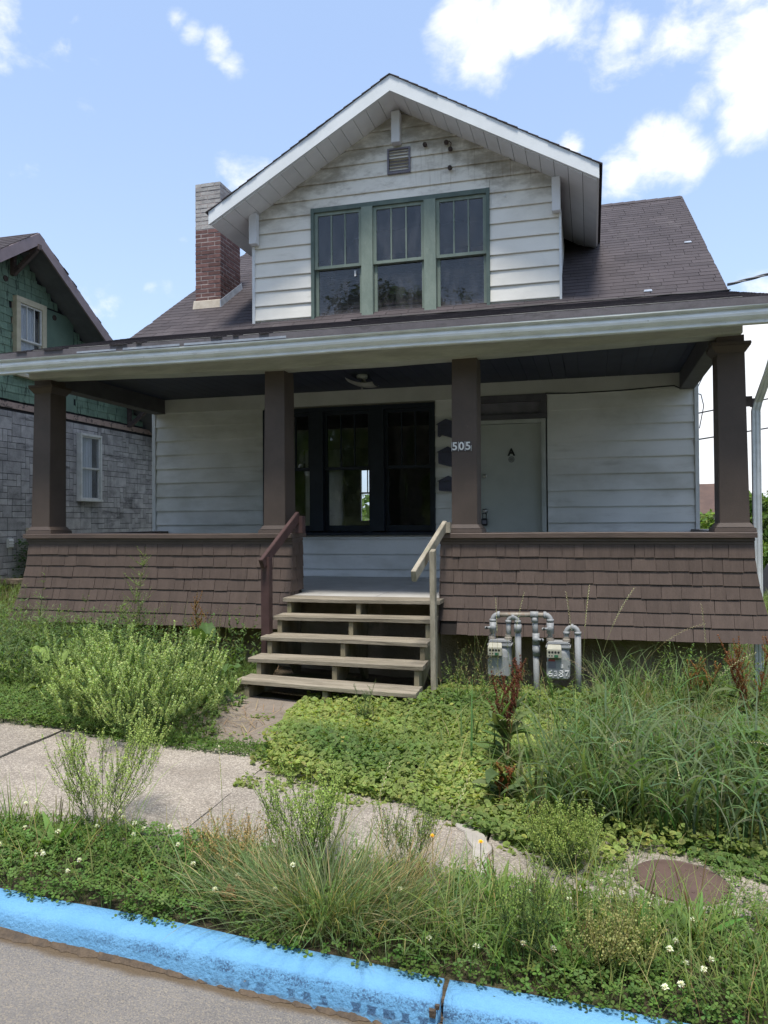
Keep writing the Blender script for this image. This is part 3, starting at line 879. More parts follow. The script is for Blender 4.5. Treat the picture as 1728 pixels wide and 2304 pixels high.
# foundation, porch floor
box('foundation', (0.03, WD - 0.03, -2.42, -2.25, -0.9, 0.86), M['stucco'], house)
for (a, b) in ((0.03, 0.2), (WD - 0.2, WD - 0.03)):
    box('foundation', (a, b, -2.249, 0.02, -0.9, 0.86), M['stucco'], house)
for (a, b) in ((0.0, 1.9), (1.904, 4.05), (4.054, 5.7), (5.704, WD)):
    box('porch_floor_panel', (a, b, -2.60, 0.0, 0.862, FZ), M['floor'], house, bevel=0.003)


# ---- sash windows
def sash_window(parent, x0, x1, z0, z1, zm, y, trim, munt, gl, low_gl, nl=3, fr=0.045, ycol=None):
    """double-hung window in an opening; upper sash proud, lower sash set back"""
    mb = MB()
    ya, yb = y, y + 0.035
    f2 = fr
    mb.box(x0, x0 + f2, ya, yb, zm - 0.018, z1)
    mb.box(x1 - f2, x1, ya, yb, zm - 0.018, z1)
    mb.box(x0 + f2, x1 - f2, ya, yb, z1 - f2, z1)
    mb.box(x0 + f2, x1 - f2, ya, yb, zm - 0.018, zm + 0.022)
    yc, yd = y + 0.04, y + 0.075
    mb.box(x0 + .004, x0 + f2, yc, yd, z0, zm + 0.01)
    mb.box(x1 - f2, x1 - .004, yc, yd, z0, zm + 0.01)
    mb.box(x0 + f2, x1 - f2, yc, yd, z0, z0 + 0.075)
    mb.box(x0 + f2, x1 - f2, yc, yd, zm - 0.02, zm + 0.01)
    w = obj('window', mb, trim, parent)
    gx0, gx1 = x0 + f2, x1 - f2
    for i in range(1, nl):
        xx = gx0 + (gx1 - gx0) * i / nl
        box('muntin', (xx - .009, xx + .009, y + .004, y + .03, zm + .022, z1 - f2), munt, w)
    for i in range(nl):
        a = gx0 + (gx1 - gx0) * i / nl + (.009 if i else 0)
        b = gx0 + (gx1 - gx0) * (i + 1) / nl - (.009 if i < nl - 1 else 0)
        # panes sit in the sash at slightly different angles, as old glazing does
        t1, t2 = RD.uniform(-.0015, .0015), RD.uniform(-.0015, .0015)
        p_ = MB()
        p_.hexa([(a, y + .018 + t1, zm + .022), (b, y + .018 - t1, zm + .022), (b, y + .021 - t1, zm + .022), (a, y + .021 + t1, zm + .022), (a, y + .018 + t2, z1 - f2), (b, y + .018 - t2, z1 - f2), (b, y + .021 - t2, z1 - f2), (a, y + .021 + t2, z1 - f2)])
        obj('pane', p_, gl, w)
    box('pane', (gx0, gx1, y + .056, y + .059, z0 + .075, zm - .02), low_gl, w)
    return w


def window_row(parent, spec, hole, trim, jamb, munt, gl, low_gl, mull, y, zm, sill, head=0.06):
    x0, x1, z0, z1 = hole
    mb = MB()
    mb.box(x0, x0 + 0.045, -0.035, 0.12, z0, z1)
    mb.box(x1 - 0.045, x1, -0.035, 0.12, z0, z1)
    mb.box(x0 + 0.045, x1 - 0.045, -0.028, 0.12, z1 - head, z1)
    obj('window_frame', mb, jamb, parent)
    for a, b in mull:
        box('mullion', (a, b, -0.040, 0.12, z0 + .05, z1 - head), trim, parent, bevel=0.003)
    s_ = MB().hexa([(x0 - .015, -0.075, z0 - .005), (x1 + .015, -0.075, z0 - .005), (x1 + .015, 0.12, z0), (x0 - .015, 0.12, z0), (x0 - .015, -0.075, z0 + .028), (x1 + .015, -0.075, z0 + .028), (x1 + .015, 0.12, z0 + .05), (x0 - .015, 0.12, z0 + .05)])
    obj('window_sill', s_, sill, parent, bevel=0.003)
    for a, b in spec:
        sash_window(parent, a, b, z0 + .05, z1 - head, zm, y, trim, munt, gl, low_gl)


window_row(house, [(2.475, 3.157), (3.316, 4.024), (4.183, 4.85)], DW, M['greentrim'], M['greendark'], M['greentrim'], M['glassdusty'], M['glassdusty'], [(3.157, 3.316), (4.024, 4.183)], 0.0, 5.165, M['greentrim'])
window_row(house, [(1.745, 2.402), (2.589, 3.263), (3.453, 4.105)], LW, M['darktrim'], M['darktrim'], M['darktrim'], M['glass'], M['glass'], [(2.402, 2.589), (3.263, 3.453)], 0.02, 2.395, M['darktrim'])
# paper tag stuck in the left dormer window
box('window_tag', (3.035, 3.062, 0.035, 0.038, 5.02, 5.10), M['numwhite'], house)

# ---- door
door = obj('door', MB().box(4.738, 5.520, 0.03, 0.075, FZ + .02, 2.912), M['doorpaint'], house, bevel=0.003)
cs = MB()
cs.box(4.69, 4.735, -0.02, 0.12, FZ + .002, 2.965)
cs.box(5.523, 5.582, -0.03, 0.12, FZ + .002, 2.965)
cs.box(4.735, 5.523, -0.02, 0.12, 2.916, 2.965)
obj('door_casing', cs, M['casing'], house, bevel=0.004)
tf = MB()
tf.box(4.665, 5.595, -0.045, 0.12, 2.967, 3.03)
tf.box(4.665, 4.745, -0.035, 0.12, 3.03, 3.19)
tf.box(5.515, 5.595, -0.035, 0.12, 3.03, 3.19)
tf.box(4.665, 5.595, -0.04, 0.12, 3.19, 3.28)
tr = obj('transom', tf, M['purpletrim'], house, bevel=0.004)
box('pane', (4.745, 5.515, 0.03, 0.034, 3.03, 3.19), M['vent'], tr)


def letter(txt, size, loc, m, parent, name, rot=(math.pi / 2, 0, 0), off=0.0, ext=0.002, sx=1.0):
    cu = bpy.data.curves.new('lettering', 'FONT')
    cu.body = txt
    cu.size = size
    cu.extrude = ext
    cu.offset = off
    cu.align_x = 'CENTER'
    cu.align_y = 'CENTER'
    cu.resolution_u = 4
    tmp = bpy.data.objects.new('lettering', cu)
    COL.objects.link(tmp)
    bpy.context.view_layer.update()
    me = bpy.data.meshes.new_from_object(tmp.evaluated_get(bpy.context.evaluated_depsgraph_get()))
    bpy.data.objects.remove(tmp)
    o = bpy.data.objects.new(name, me)
    me.materials.clear()
    me.materials.append(m)
    COL.objects.link(o)
    o.parent = parent
    o.location = Vector(loc) - root_loc(parent)
    o.rotation_euler = rot
    o.scale = (sx, 1, 1)
    return o


letter('A', 0.125, (5.142, 0.028, 2.545), M['black'], door, 'door_letter', off=0.006)
st = obj('sticker', MB().lathe((5.142, 0.0298, 2.455), (0, -1, 0), [(0.038, 0), (0.038, 0.0008)], 24), M['sticker'], door)
sr = MB()
n = 28
for k in range(n):
    a0, a1 = 2 * math.pi * k / n, 2 * math.pi * (k + 1) / n
    sr.add([(5.142 + r * math.cos(a), 0.0285, 2.455 + r * math.sin(a)) for r, a in ((0.0385, a0), (0.0385, a1), (0.034, a1), (0.034, a0))], [(0, 1, 2, 3)])
for zz, w in ((2.468, .018), (2.456, .026), (2.448, .026), (2.436, .02)):
    sr.box(5.142 - w, 5.142 + w, 0.0284, 0.029, zz - .002, zz + .002)
obj('sticker_ring', sr, M['black'], door)
box('deadbolt_plate', (4.765, 4.822, 0.022, 0.0295, 2.215, 2.30), M['doorpaint'], door, bevel=0.003)
obj('deadbolt', MB().lathe((4.795, 0.0215, 2.245), (0, -1, 0), [(0.03, 0), (0.03, 0.006), (0.024, 0.014), (0.012, 0.016)], 20), M['steel'], door, True)
obj('door_knob', MB().lathe((4.795, 0.0295, 1.79), (0, -1, 0), [(0.034, 0), (0.034, 0.006), (0.012, 0.012), (0.012, 0.035), (0.026, 0.042), (0.03, 0.056), (0.024, 0.070), (0.01, 0.074)], 20), M['steel'], door, True)
lk = thing('lockbox', 'small black key lockbox hanging from the knob of the grey door', 'lockbox', (4.795, 0.0, 1.66))
obj('body', MB().box(4.757, 4.833, -0.045, -0.008, 1.60, 1.70), M['black'], lk, bevel=0.008)
obj('shackle', MB().tube([(4.772, -0.026, 1.70), (4.772, -0.026, 1.75), (4.78, -0.026, 1.772), (4.795, -0.026, 1.78), (4.81, -0.026, 1.772), (4.818, -0.026, 1.75), (4.818, -0.026, 1.70)], 0.0055, 8), M['black'], lk, True)
box('dial_panel', (4.769, 4.821, -0.048, -0.0455, 1.625, 1.672), M['vent'], lk)

# ---- gable vent
gv = MB()
vx0, vx1, vz0, vz1 = 3.53, 3.846, 6.328, 6.668
gv.box(vx0, vx0 + .022, -0.04, 0.018, vz0, vz1).box(vx1 - .022, vx1, -0.04, 0.018, vz0, vz1).box(vx0 + .022, vx1 - .022, -0.04, 0.018, vz1 - .022, vz1).box(vx0 + .022, vx1 - .022, -0.04, 0.018, vz0, vz0 + .022).box(vx0 + .022, vx1 - .022, 0.006, 0.017, vz0 + .022, vz1 - .022)
v_ = obj('gable_vent', gv, M['vent'], house)
for i in range(7):
    zz = vz0 + .03 + i * (vz1 - vz0 - .05) / 7
    obj('louver', MB().hexa([(vx0 + .022, -.038, zz), (vx1 - .022, -.038, zz), (vx1 - .022, -.034, zz), (vx0 + .022, -.034, zz), (vx0 + .022, 0.003, zz + .034), (vx1 - .022, .003, zz + .034), (vx1 - .022, .006, zz + .034), (vx0 + .022, .006, zz + .034)]), M['vent'], v_)
# brackets under the dormer eaves
for b in ((3.612, 3.728, -0.14, -0.02, 6.70, 7.115), (1.545, 1.66, -0.13, -0.031, 5.555, 5.985), (5.69, 5.795, -0.13, -0.031, 5.558, 5.985)):
    box('bracket', b, M['soffit'], house, bevel=0.004)
# old insulators and hooks
ir = MB()
for x, z in ((4.053, 6.649), (4.34, 6.64), (4.393, 6.545), (4.385, 6.298)):
    ir.lathe((x, -0.013, z), (0, -1, 0), [(0.012, 0), (0.012, 0.03), (0.03, 0.032), (0.03, 0.06), (0.018, 0.065)], 10)
ir.tube([(4.34, -.05, 6.64), (4.375, -.06, 6.655), (4.405, -.06, 6.62), (4.393, -.05, 6.56)], 0.006, 6)
obj('insulator', ir, M['iron'], house)
ir = MB().tube([(5.097, -.02, 5.875), (5.097, -.04, 5.86), (5.10, -.04, 5.84)], 0.007, 6)
obj('hook', ir, M['white'], house)

# ------------------------------------------------------------------ roofs
PITCH = 0.6575
RX0, RX1 = -0.30, 7.72
RY0, RZ0 = -0.20, 4.35
RYR = 4.30
RZR = RZ0 + PITCH * (RYR - RY0)
PS = 0.298
PY0 = -3.03
PZ0 = RZ0 + PS * (PY0 - RY0)


def roof_quad(name, x0, x1, ya, za, yb, zb, th, m, parent):
    return obj(name, MB().hexa([(x0, ya, za - th), (x1, ya, za - th), (x1, yb, zb - th), (x0, yb, zb - th), (x0, ya, za), (x1, ya, za), (x1, yb, zb), (x0, yb, zb)]), m, parent)


roof = roof_quad('roof', RX0 + .02, RX1 - .02, RY0, RZ0 - .012, RYR, RZR - .012, 0.10, M['roofdeck'], house)
roof_quad('roof_slope', RX0, RX1, 2 * RYR - RY0, RZ0, RYR, RZR, 0.10, M['roof'], house)
proof = roof_quad('porch_roof', RX0 + .02, RX1 - .02, PY0, PZ0 - .012, RY0, RZ0 - .012, 0.06, M['roofdeck'], house)
for xx in (RX0, RX1 - .03):
    roof_quad('rake_board', xx, xx + .03, RY0, RZ0 - .014, RYR, RZR - .014, 0.13, M['roofdeck'], house)


def tab_shape(x0, x1, ya, za, sl, ex, th, jz=0.0):
    """one asphalt tab lying on a slope that rises sl along +y"""
    c = 1 / math.sqrt(1 + sl * sl)
    dy, dz = ex * 1.08 * c, ex * 1.08 * sl * c
    ny, nz = -sl * c, c
    p = []
    for (yy, zz, t) in ((ya, za, th), (ya + dy, za + dz, 0.002)):
        p.append((yy, zz, t))
    (y1, z1, t1), (y2, z2, t2) = p
    j1, j2 = jz * RD.uniform(-1, 1), jz * RD.uniform(-1, 1)
    return [(x0, y1 + j1, z1), (x1, y1 + j2, z1), (x1, y2, z2 - .001), (x0, y2, z2 - .001), (x0, y1 + j1 + ny * t1, z1 + nz * t1), (x1, y1 + j2 + ny * t1, z1 + nz * t1), (x1, y2 + ny * t2, z2 + nz * t2), (x0, y2 + ny * t2, z2 + nz * t2)]


def pieces(name, plural, shapes, key, m, parent, limit):
    """the largest in view become objects of their own, the rest one joined part"""
    shapes = sorted(shapes, key=key)
    for s_ in shapes[:limit]:
        obj(name, MB().hexa(s_), m, parent)
    if len(shapes) > limit:
        mb = MB()
        for s_ in shapes[limit:]:
            mb.hexa(s_)
        o_ = obj(plural, mb, m, parent)
        o_['kind'] = 'stuff'


def tabs(x0, x1, ya, za, sl, length, ex=0.143, w=0.305, th=0.006):
    out = []
    n = int(length / ex)
    c = 1 / math.sqrt(1 + sl * sl)
    for i in range(n + 1):
        off = RD.uniform(0, w)
        x = x0 - off
        yy, zz = ya + i * ex * c, za + i * ex * sl * c
        while x < x1:
            a, b = max(x0, x), min(x1, x + w - .004)
            if b - a > .02:
                out.append(tab_shape(a + RD.uniform(0, .002), b, yy, zz, sl, ex, th, .002))
            x += w
    return out


def camdist(s_):
    cx = sum(q[0] for q in s_) / 8
    cy = sum(q[1] for q in s_) / 8
    cz_ = sum(q[2] for q in s_) / 8
    hid = 0 if (cx < 1.5 or cx > 5.9) else 40
    return (Vector((cx, cy, cz_)) - CAMLOC).length + hid


pieces('roof_shingle', 'roof_shingles', tabs(RX0, RX1, RY0 - .01, RZ0 - .010, PITCH, (RYR - RY0) / math.cos(math.atan(PITCH))), camdist, M['roof'], roof, 290)
pieces('roof_shingle', 'roof_shingles', tabs(RX0, RX1, PY0 - .02, PZ0 - .010, PS, (RY0 - PY0) / math.cos(math.atan(PS))), lambda s_: 0, M['roof'], proof, 0)
# ridge caps
mb = MB()
x = RX0
while x < RX1 - .05:
    x2 = min(RX1, x + .2)
    for sg in (-1, 1):
        mb.hexa([(x, RYR, RZR + .004), (x2, RYR, RZR + .008), (x2, RYR + sg * .14, RZR - .14 * PITCH + .008), (x, RYR + sg * .14, RZR - .14 * PITCH + .004), (x, RYR, RZR + .012), (x2, RYR, RZR + .02), (x2, RYR + sg * .14, RZR - .14 * PITCH + .018), (x, RYR + sg * .14, RZR - .14 * PITCH + .012)])
    x += .19
obj('ridge_caps', mb, M['roof'], roof)['kind'] = 'stuff'
# torn shingle edge and bits of exposed underlay above the gutter
for (xa, xb, c) in ((0.55, 0.78, 0), (1.35, 1.55, 0), (1.66, 1.72, 0), (2.5, 2.62, 0), (2.74, 2.80, 0), (3.02, 3.12, 0), (0.2, 0.33, 0)):
    mb = MB().hexa([(xa, PY0 - .045, PZ0 - .004), (xb, PY0 - .045, PZ0 - .004), (xb + .01, PY0 + .05, PZ0 + .022), (xa - .02, PY0 + .05, PZ0 + .022), (xa, PY0 - .045, PZ0 + .002), (xb, PY0 - .045, PZ0 + .002), (xb + .01, PY0 + .05, PZ0 + .028), (xa - .02, PY0 + .05, PZ0 + .028)])
    obj('torn_shingle', mb, M['roofdeck'], proof)
box('starter_strip', (RX0, RX1, PY0 - .030, PY0 - .004, PZ0 - .066, PZ0 - .004), M['dripedge'], proof)
for a, b in ((.95, 1.42), (1.50, 2.15), (2.2, 3.3)):
    box('drip_flashing', (a, b, PY0 - .034, PY0 - .0305, PZ0 - .060, PZ0 - .036 + RD.uniform(-.006, .004)), M['flashgrey'], proof)
# white scraps lying on the right slope
for (x, y) in ((7.5, 1.72), (6.83, -0.02)):
    zz = RZ0 + PITCH * (y - RY0) + .012 if y > RY0 else RZ0 + .015
    obj('roof_patch', MB().hexa([(x - .05, y - .02, zz - .014), (x + .05, y - .025, zz - .016), (x + .045, y + .03, zz + .022), (x - .04, y + .025, zz + .018), (x - .05, y - .02, zz - .008), (x + .05, y - .025, zz - .01), (x + .045, y + .03, zz + .028), (x - .04, y + .025, zz + .024)]), M['flashgrey'], roof)

# ---- dormer roof
DS = 0.5755
DAX, DAZ = 3.697, 7.394
DHX = 2.575
DF = -0.50
droof = MB()
for sg in (-1, 1):
    xe, ze = DAX + sg * DHX, DAZ - DHX * DS
    droof.hexa([(DAX, DF + .02, DAZ - .06), (xe, DF + .02, ze - .06), (xe, RYR + .1, ze - .06), (DAX, RYR + .1, DAZ - .06), (DAX, DF + .02, DAZ - .012), (xe, DF + .02, ze - .012), (xe, RYR + .1, ze - .012), (DAX, RYR + .1, DAZ - .012)])
dro = obj('dormer_roof', droof, M['roofdeck'], house)
FT = 0.205
for sg in (-1, 1):
    xe, ze = DAX + sg * (DHX - .01), DAZ - (DHX - .01) * DS
    fb = MB()
    fb.hexa([(DAX, DF - .02, DAZ - FT - .012), (xe, DF - .02, ze - FT * .86 - .012), (xe, DF + .019, ze - FT * .86 - .012), (DAX, DF + .019, DAZ - FT - .012), (DAX, DF - .02, DAZ - .014), (xe, DF - .02, ze - .014), (xe, DF + .019, ze - .014), (DAX, DF + .019, DAZ - .014)])
    obj('fascia_board', fb, M['fascia'], dro)
    # eave fascia running back along the side
    obj('eave_fascia', MB().hexa([(xe - sg * .03, DF + .02, ze - .165), (xe, DF + .02, ze - .165), (xe, 2.2, ze - .165), (xe - sg * .03, 2.2, ze - .165), (xe - sg * .03, DF + .02, ze - .02), (xe, DF + .02, ze - .02), (xe, 2.2, ze - .02), (xe - sg * .03, 2.2, ze - .02)]), M['soffit'], dro)
    # soffit strips (underside of the overhang)
    n = 15
    for i in range(n):
        u0, u1 = (DHX - .03) * i / n, (DHX - .03) * (i + 1) / n - .006
        xa, xb = DAX + sg * u0, DAX + sg * u1
        za, zb = DAZ - FT - .005 - u0 * DS, DAZ - FT - .005 - u1 * DS
        side = abs(xa - APX) > 2.0 or abs(xb - APX) > 2.06
        yb = 2.1 if side else 0.018
        st_ = MB()
        st_.hexa([(xa, DF + .02, za), (xb, DF + .02, zb), (xb, yb, zb), (xa, yb, za), (xa, DF + .02, za + .02), (xb, DF + .02, zb + .02), (xb, yb, zb + .02), (xa, yb, za + .02)])
        obj('soffit_panel', st_, M['soffit'], dro)
    # shingle courses seen on edge
    tb = []
    L = DHX * math.sqrt(1 + DS * DS) + .03
    ex = .143
    c = 1 / math.sqrt(1 + DS * DS)
    for i in range(int(L / ex) + 1):
        y = DF - .035
        first = True
        while y < RYR:
            w = RD.uniform(.15, .3) if first else .3
            first = False
            u0 = DHX + .03 - i * ex * c
            u1 = max(0, u0 - ex * 1.1 * c)
            jj = RD.uniform(-.006, .006) if y < 0 else 0
            pa, pb = (DAX + sg * u0, DAZ - u0 * DS), (DAX + sg * u1, DAZ - u1 * DS)
            tb.append([(pa[0], y + jj, pa[1] - .010), (pa[0], y + w - .004, pa[1] - .010), (pb[0], y + w - .004, pb[1] - .010), (pb[0], y + jj, pb[1] - .010),
                       (pa[0], y + jj, pa[1] + .006), (pa[0], y + w - .004, pa[1] + .006), (pb[0], y + w - .004, pb[1] - .004), (pb[0], y + jj, pb[1] - .004)])
            y += w
    pieces('roof_shingle', 'roof_shingles', tb, lambda s_: 0, M['roof'], dro, 0)

# ------------------------------------------------------------------ chimney
CX0, CX1, CY0, CY1 = 0.205, 0.635, 0.80, 1.50
CZT = 6.95
chim = box('chimney', (CX0 + .004, CX1 - .004, CY0 + .004, CY1 - .004, 4.6, CZT - .02), M['mortar'], house)
bh, bl = 0.066, 0.20
bm_red, bm_white = {}, {}


def brick_mesh(lx, ly, white):
    key = (round(lx, 3), round(ly, 3), white)
    d = bm_white if white else bm_red
    if key not in d:
        o_ = obj('brick', MB().box(-lx / 2, lx / 2, -ly / 2, ly / 2, -.028, .028), M['brickwhite'] if white else M['brick'], None, bevel=0.004)
        o_.parent = chim
        d[key] = [o_, False]
    return d[key]


def put_brick(lx, ly, x, y, z, white):
    e = brick_mesh(lx, ly, white)
    loc = Vector((x, y, z)) - root_loc(chim)
    if not e[1]:
        e[1] = True
        e[0].location = loc
    else:
        inst(e[0], 'brick', loc, chim)


nc = int((CZT - 5.0) / bh)
for i in range(nc + 1):
    z = CZT - .03 - i * bh
    w_ = z > 6.26 + RD.uniform(-.03, .03)
    W_, D_ = CX1 - CX0, CY1 - CY0
    j = lambda: RD.uniform(-.003, .003)
    if i % 2:
        put_brick(W_ / 2 - .005, .1, CX0 + W_ / 4, CY0 + .05 + j(), z, w_)
        put_brick(W_ / 2 - .005, .1, CX1 - W_ / 4, CY0 + .05 + j(), z, w_)
        a = CY0 + .105
        for k in range(3):
            put_brick(.1, .19, CX1 - .05 + j(), a + .097 + k * .2, z, w_)
    else:
        put_brick(.095, .1, CX0 + .0475, CY0 + .05 + j(), z, w_)
        put_brick(W_ - .2, .1, CX0 + W_ / 2, CY0 + .05 + j(), z, w_)
        put_brick(.095, .2, CX1 - .0475 + j() * .5, CY0 + .10, z, w_)
        for k in range(2):
            put_brick(.1, .19, CX1 - .05 + j(), CY0 + .305 + k * .2, z, w_)
        put_brick(.1, .09, CX1 - .05 + j(), CY1 - .05, z, w_)
rz = lambda y: RZ0 + PITCH * (y - RY0)
f1 = MB().hexa([(CX0 - .03, CY0 - .045, rz(CY0 - .045) - .02), (CX1 + .005, CY0 - .045, rz(CY0 - .045) - .02), (CX1 + .005, CY0 - .012, rz(CY0) - .02), (CX0 - .03, CY0 - .012, rz(CY0) - .02), (CX0 - .02, CY0 - .022, rz(CY0) + .10), (CX1, CY0 - .022, rz(CY0) + .10), (CX1, CY0 - .010, rz(CY0) + .11), (CX0 - .02, CY0 - .010, rz(CY0) + .11)])
obj('flashing', f1, M['flashtan'], chim)
f2 = MB().hexa([(CX1 + .004, CY0 - .04, rz(CY0 - .04) - .02), (CX1 + .03, CY0 - .04, rz(CY0 - .04) - .02), (CX1 + .03, CY1 + .02, rz(CY1 + .02) - .02), (CX1 + .004, CY1 + .02, rz(CY1 + .02) - .02), (CX1 + .004, CY0 - .03, rz(CY0) + .09), (CX1 + .012, CY0 - .03, rz(CY0) + .09), (CX1 + .012, CY1 + .02, rz(CY1) + .11), (CX1 + .004, CY1 + .02, rz(CY1) + .11)])
obj('flashing', f2, M['flashgrey'], chim)

# ------------------------------------------------------------------ porch: gutter, beams, columns
gp = [(-3.035, 3.462), (-3.035, 3.296), (-3.092, 3.294), (-3.099, 3.300), (-3.099, 3.312), (-3.088, 3.318), (-3.090, 3.326), (-3.112, 3.338), (-3.130, 3.358), (-3.136, 3.378), (-3.130, 3.398), (-3.116, 3.412), (-3.114, 3.420), (-3.150, 3.424), (-3.158, 3.432), (-3.158, 3.448), (-3.150, 3.453), (-3.142, 3.450), (-3.140, 3.430), (-3.06, 3.424), (-3.05, 3.445)]
gp = [(y + .10, z) for y, z in gp]
gut = obj('gutter', MB().profile_x(gp, RX0 - .02, RX1 + .02, 48, lambda x, k: (0, .004 * math.sin(x * 1.7 + .4) + RD.uniform(-.0006, .0006))), M['gutter'], house)
box('porch_fascia', (RX0, RX1, -2.934, -2.91, 3.31, 3.47), M['beam'], house)
box('porch_soffit', (RX0, RX1, -2.909, -2.66, 3.40, 3.42), M['beam'], house)


def sag(x):
    return -0.062 * math.sin(math.pi * max(0, min(1, (x - .02) / 7.41))) ** 1.3


n = 30
bm_ = MB()
for i in range(n + 1):
    x = .02 + 7.41 * i / n
    w = RD.uniform(-.0025, .0025)
    bm_.v += [(x, -2.655, 3.302 + sag(x) + w), (x, -2.42, 3.302 + sag(x) + w), (x, -2.42, 3.62), (x, -2.655, 3.62)]
for i in range(n):
    for k in range(4):
        bm_.f.append((i * 4 + k, i * 4 + (k + 1) % 4, (i + 1) * 4 + (k + 1) % 4, (i + 1) * 4 + k))
bm_.f += [(3, 2, 1, 0), (n * 4, n * 4 + 1, n * 4 + 2, n * 4 + 3)]
obj('porch_beam', bm_, M['beam'], house)
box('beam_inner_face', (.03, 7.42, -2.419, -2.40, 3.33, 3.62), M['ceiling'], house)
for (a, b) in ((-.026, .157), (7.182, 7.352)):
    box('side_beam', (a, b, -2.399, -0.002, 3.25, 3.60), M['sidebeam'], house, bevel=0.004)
# ceiling boards
i = 0
x = .158
while x < 7.18:
    b = min(7.181, x + .158)
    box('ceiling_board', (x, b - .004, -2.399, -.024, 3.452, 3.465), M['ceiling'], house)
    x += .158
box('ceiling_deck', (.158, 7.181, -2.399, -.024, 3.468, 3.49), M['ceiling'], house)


def column(xb0, xb1, xt0, xt1, cap=True):
    yf, yr = -2.56, -2.27
    zb, zt = 1.548, 3.30
    mb = MB()
    c = (xb0 + xb1) / 2
    s_ = .012
    mb.hexa([(xb0, yf, 1.62), (xb1, yf, 1.62), (xb1, yr, 1.62), (xb0, yr, 1.62), (xt0, yf + s_, 3.19), (xt1, yf + s_, 3.19), (xt1, yr - s_, 3.19), (xt0, yr - s_, 3.19)])
    mb.hexa([(xb0 - .05, yf - .035, zb), (xb1 + .05, yf - .035, zb), (xb1 + .05, yr + .045, zb), (xb0 - .05, yr + .045, zb), (xb0 - .045, yf - .03, zb + .042), (xb1 + .045, yf - .03, zb + .042), (xb1 + .045, yr + .04, zb + .042), (xb0 - .045, yr + .04, zb + .042)])
    mb.hexa([(xb0 - .035, yf - .025, zb + .043), (xb1 + .035, yf - .025, zb + .043), (xb1 + .035, yr + .03, zb + .043), (xb0 - .035, yr + .03, zb + .043), (xb0 - .005, yf - .004, zb + .085), (xb1 + .005, yf - .004, zb + .085), (xb1 + .005, yr + .004, zb + .085), (xb0 - .005, yr + .004, zb + .085)])
    if cap:
      mb.hexa([(xt0 - .004, yf + s_ - .002, 3.15), (xt1 + .004, yf + s_ - .002, 3.15), (xt1 + .004, yr - s_, 3.15), (xt0 - .004, yr - s_, 3.15), (xt0 - .05, yf - .03, 3.215), (xt1 + .05, yf - .03, 3.215), (xt1 + .05, yr + .03, 3.215), (xt0 - .05, yr + .03, 3.215)])
      mb.box(xt0 - .05, xt1 + .05, yf - .03, yr + .03, 3.216, 3.245)
    return obj('column', mb, M['column'], house, bevel=0.004)


cols = [column(-.035, .208, .0, .222), column(2.83, 3.073, 2.848, 3.066, False), column(4.815, 5.064, 4.825, 5.072, False), column(7.238, 7.486, 7.232, 7.462)]
for c_, (a, b) in zip(cols, ((0, .222), (2.848, 3.066), (4.825, 5.072), (7.232, 7.462))):
    box('capital', (a + .002, b - .002, -2.546, -2.29, 3.185, 3.31 + sag((a + b) / 2) * .9), M['column'], c_)
# house number tiles on the third column
for i, ch in enumerate('505'):
    xx = 4.852 + i * .0655
    tile = box('number_tile', (xx - .0315, xx + .0315, -2.560, -2.5525, 2.345, 2.438), M['numback'], cols[2])
    letter(ch, .108, (xx, -2.5615, 2.391), M['numwhite'], tile, 'digit', off=.002, ext=.001)
    box('number_edge', (xx - .0315, xx - .028, -2.5625, -2.5602, 2.345, 2.438), M['numwhite'], tile)
box('number_edge', (4.852 + .131 + .028, 4.852 + .131 + .0315, -2.5625, -2.5602, 2.345, 2.40), M['numwhite'], cols[2])

# ---- shingled porch railing
SKT, SKB = 1.445, 0.592


def flare(z):
    t = max(0.0, min(1.2, (SKT - z) / (SKT - SKB)))
    return .03 * t + .125 * t * t


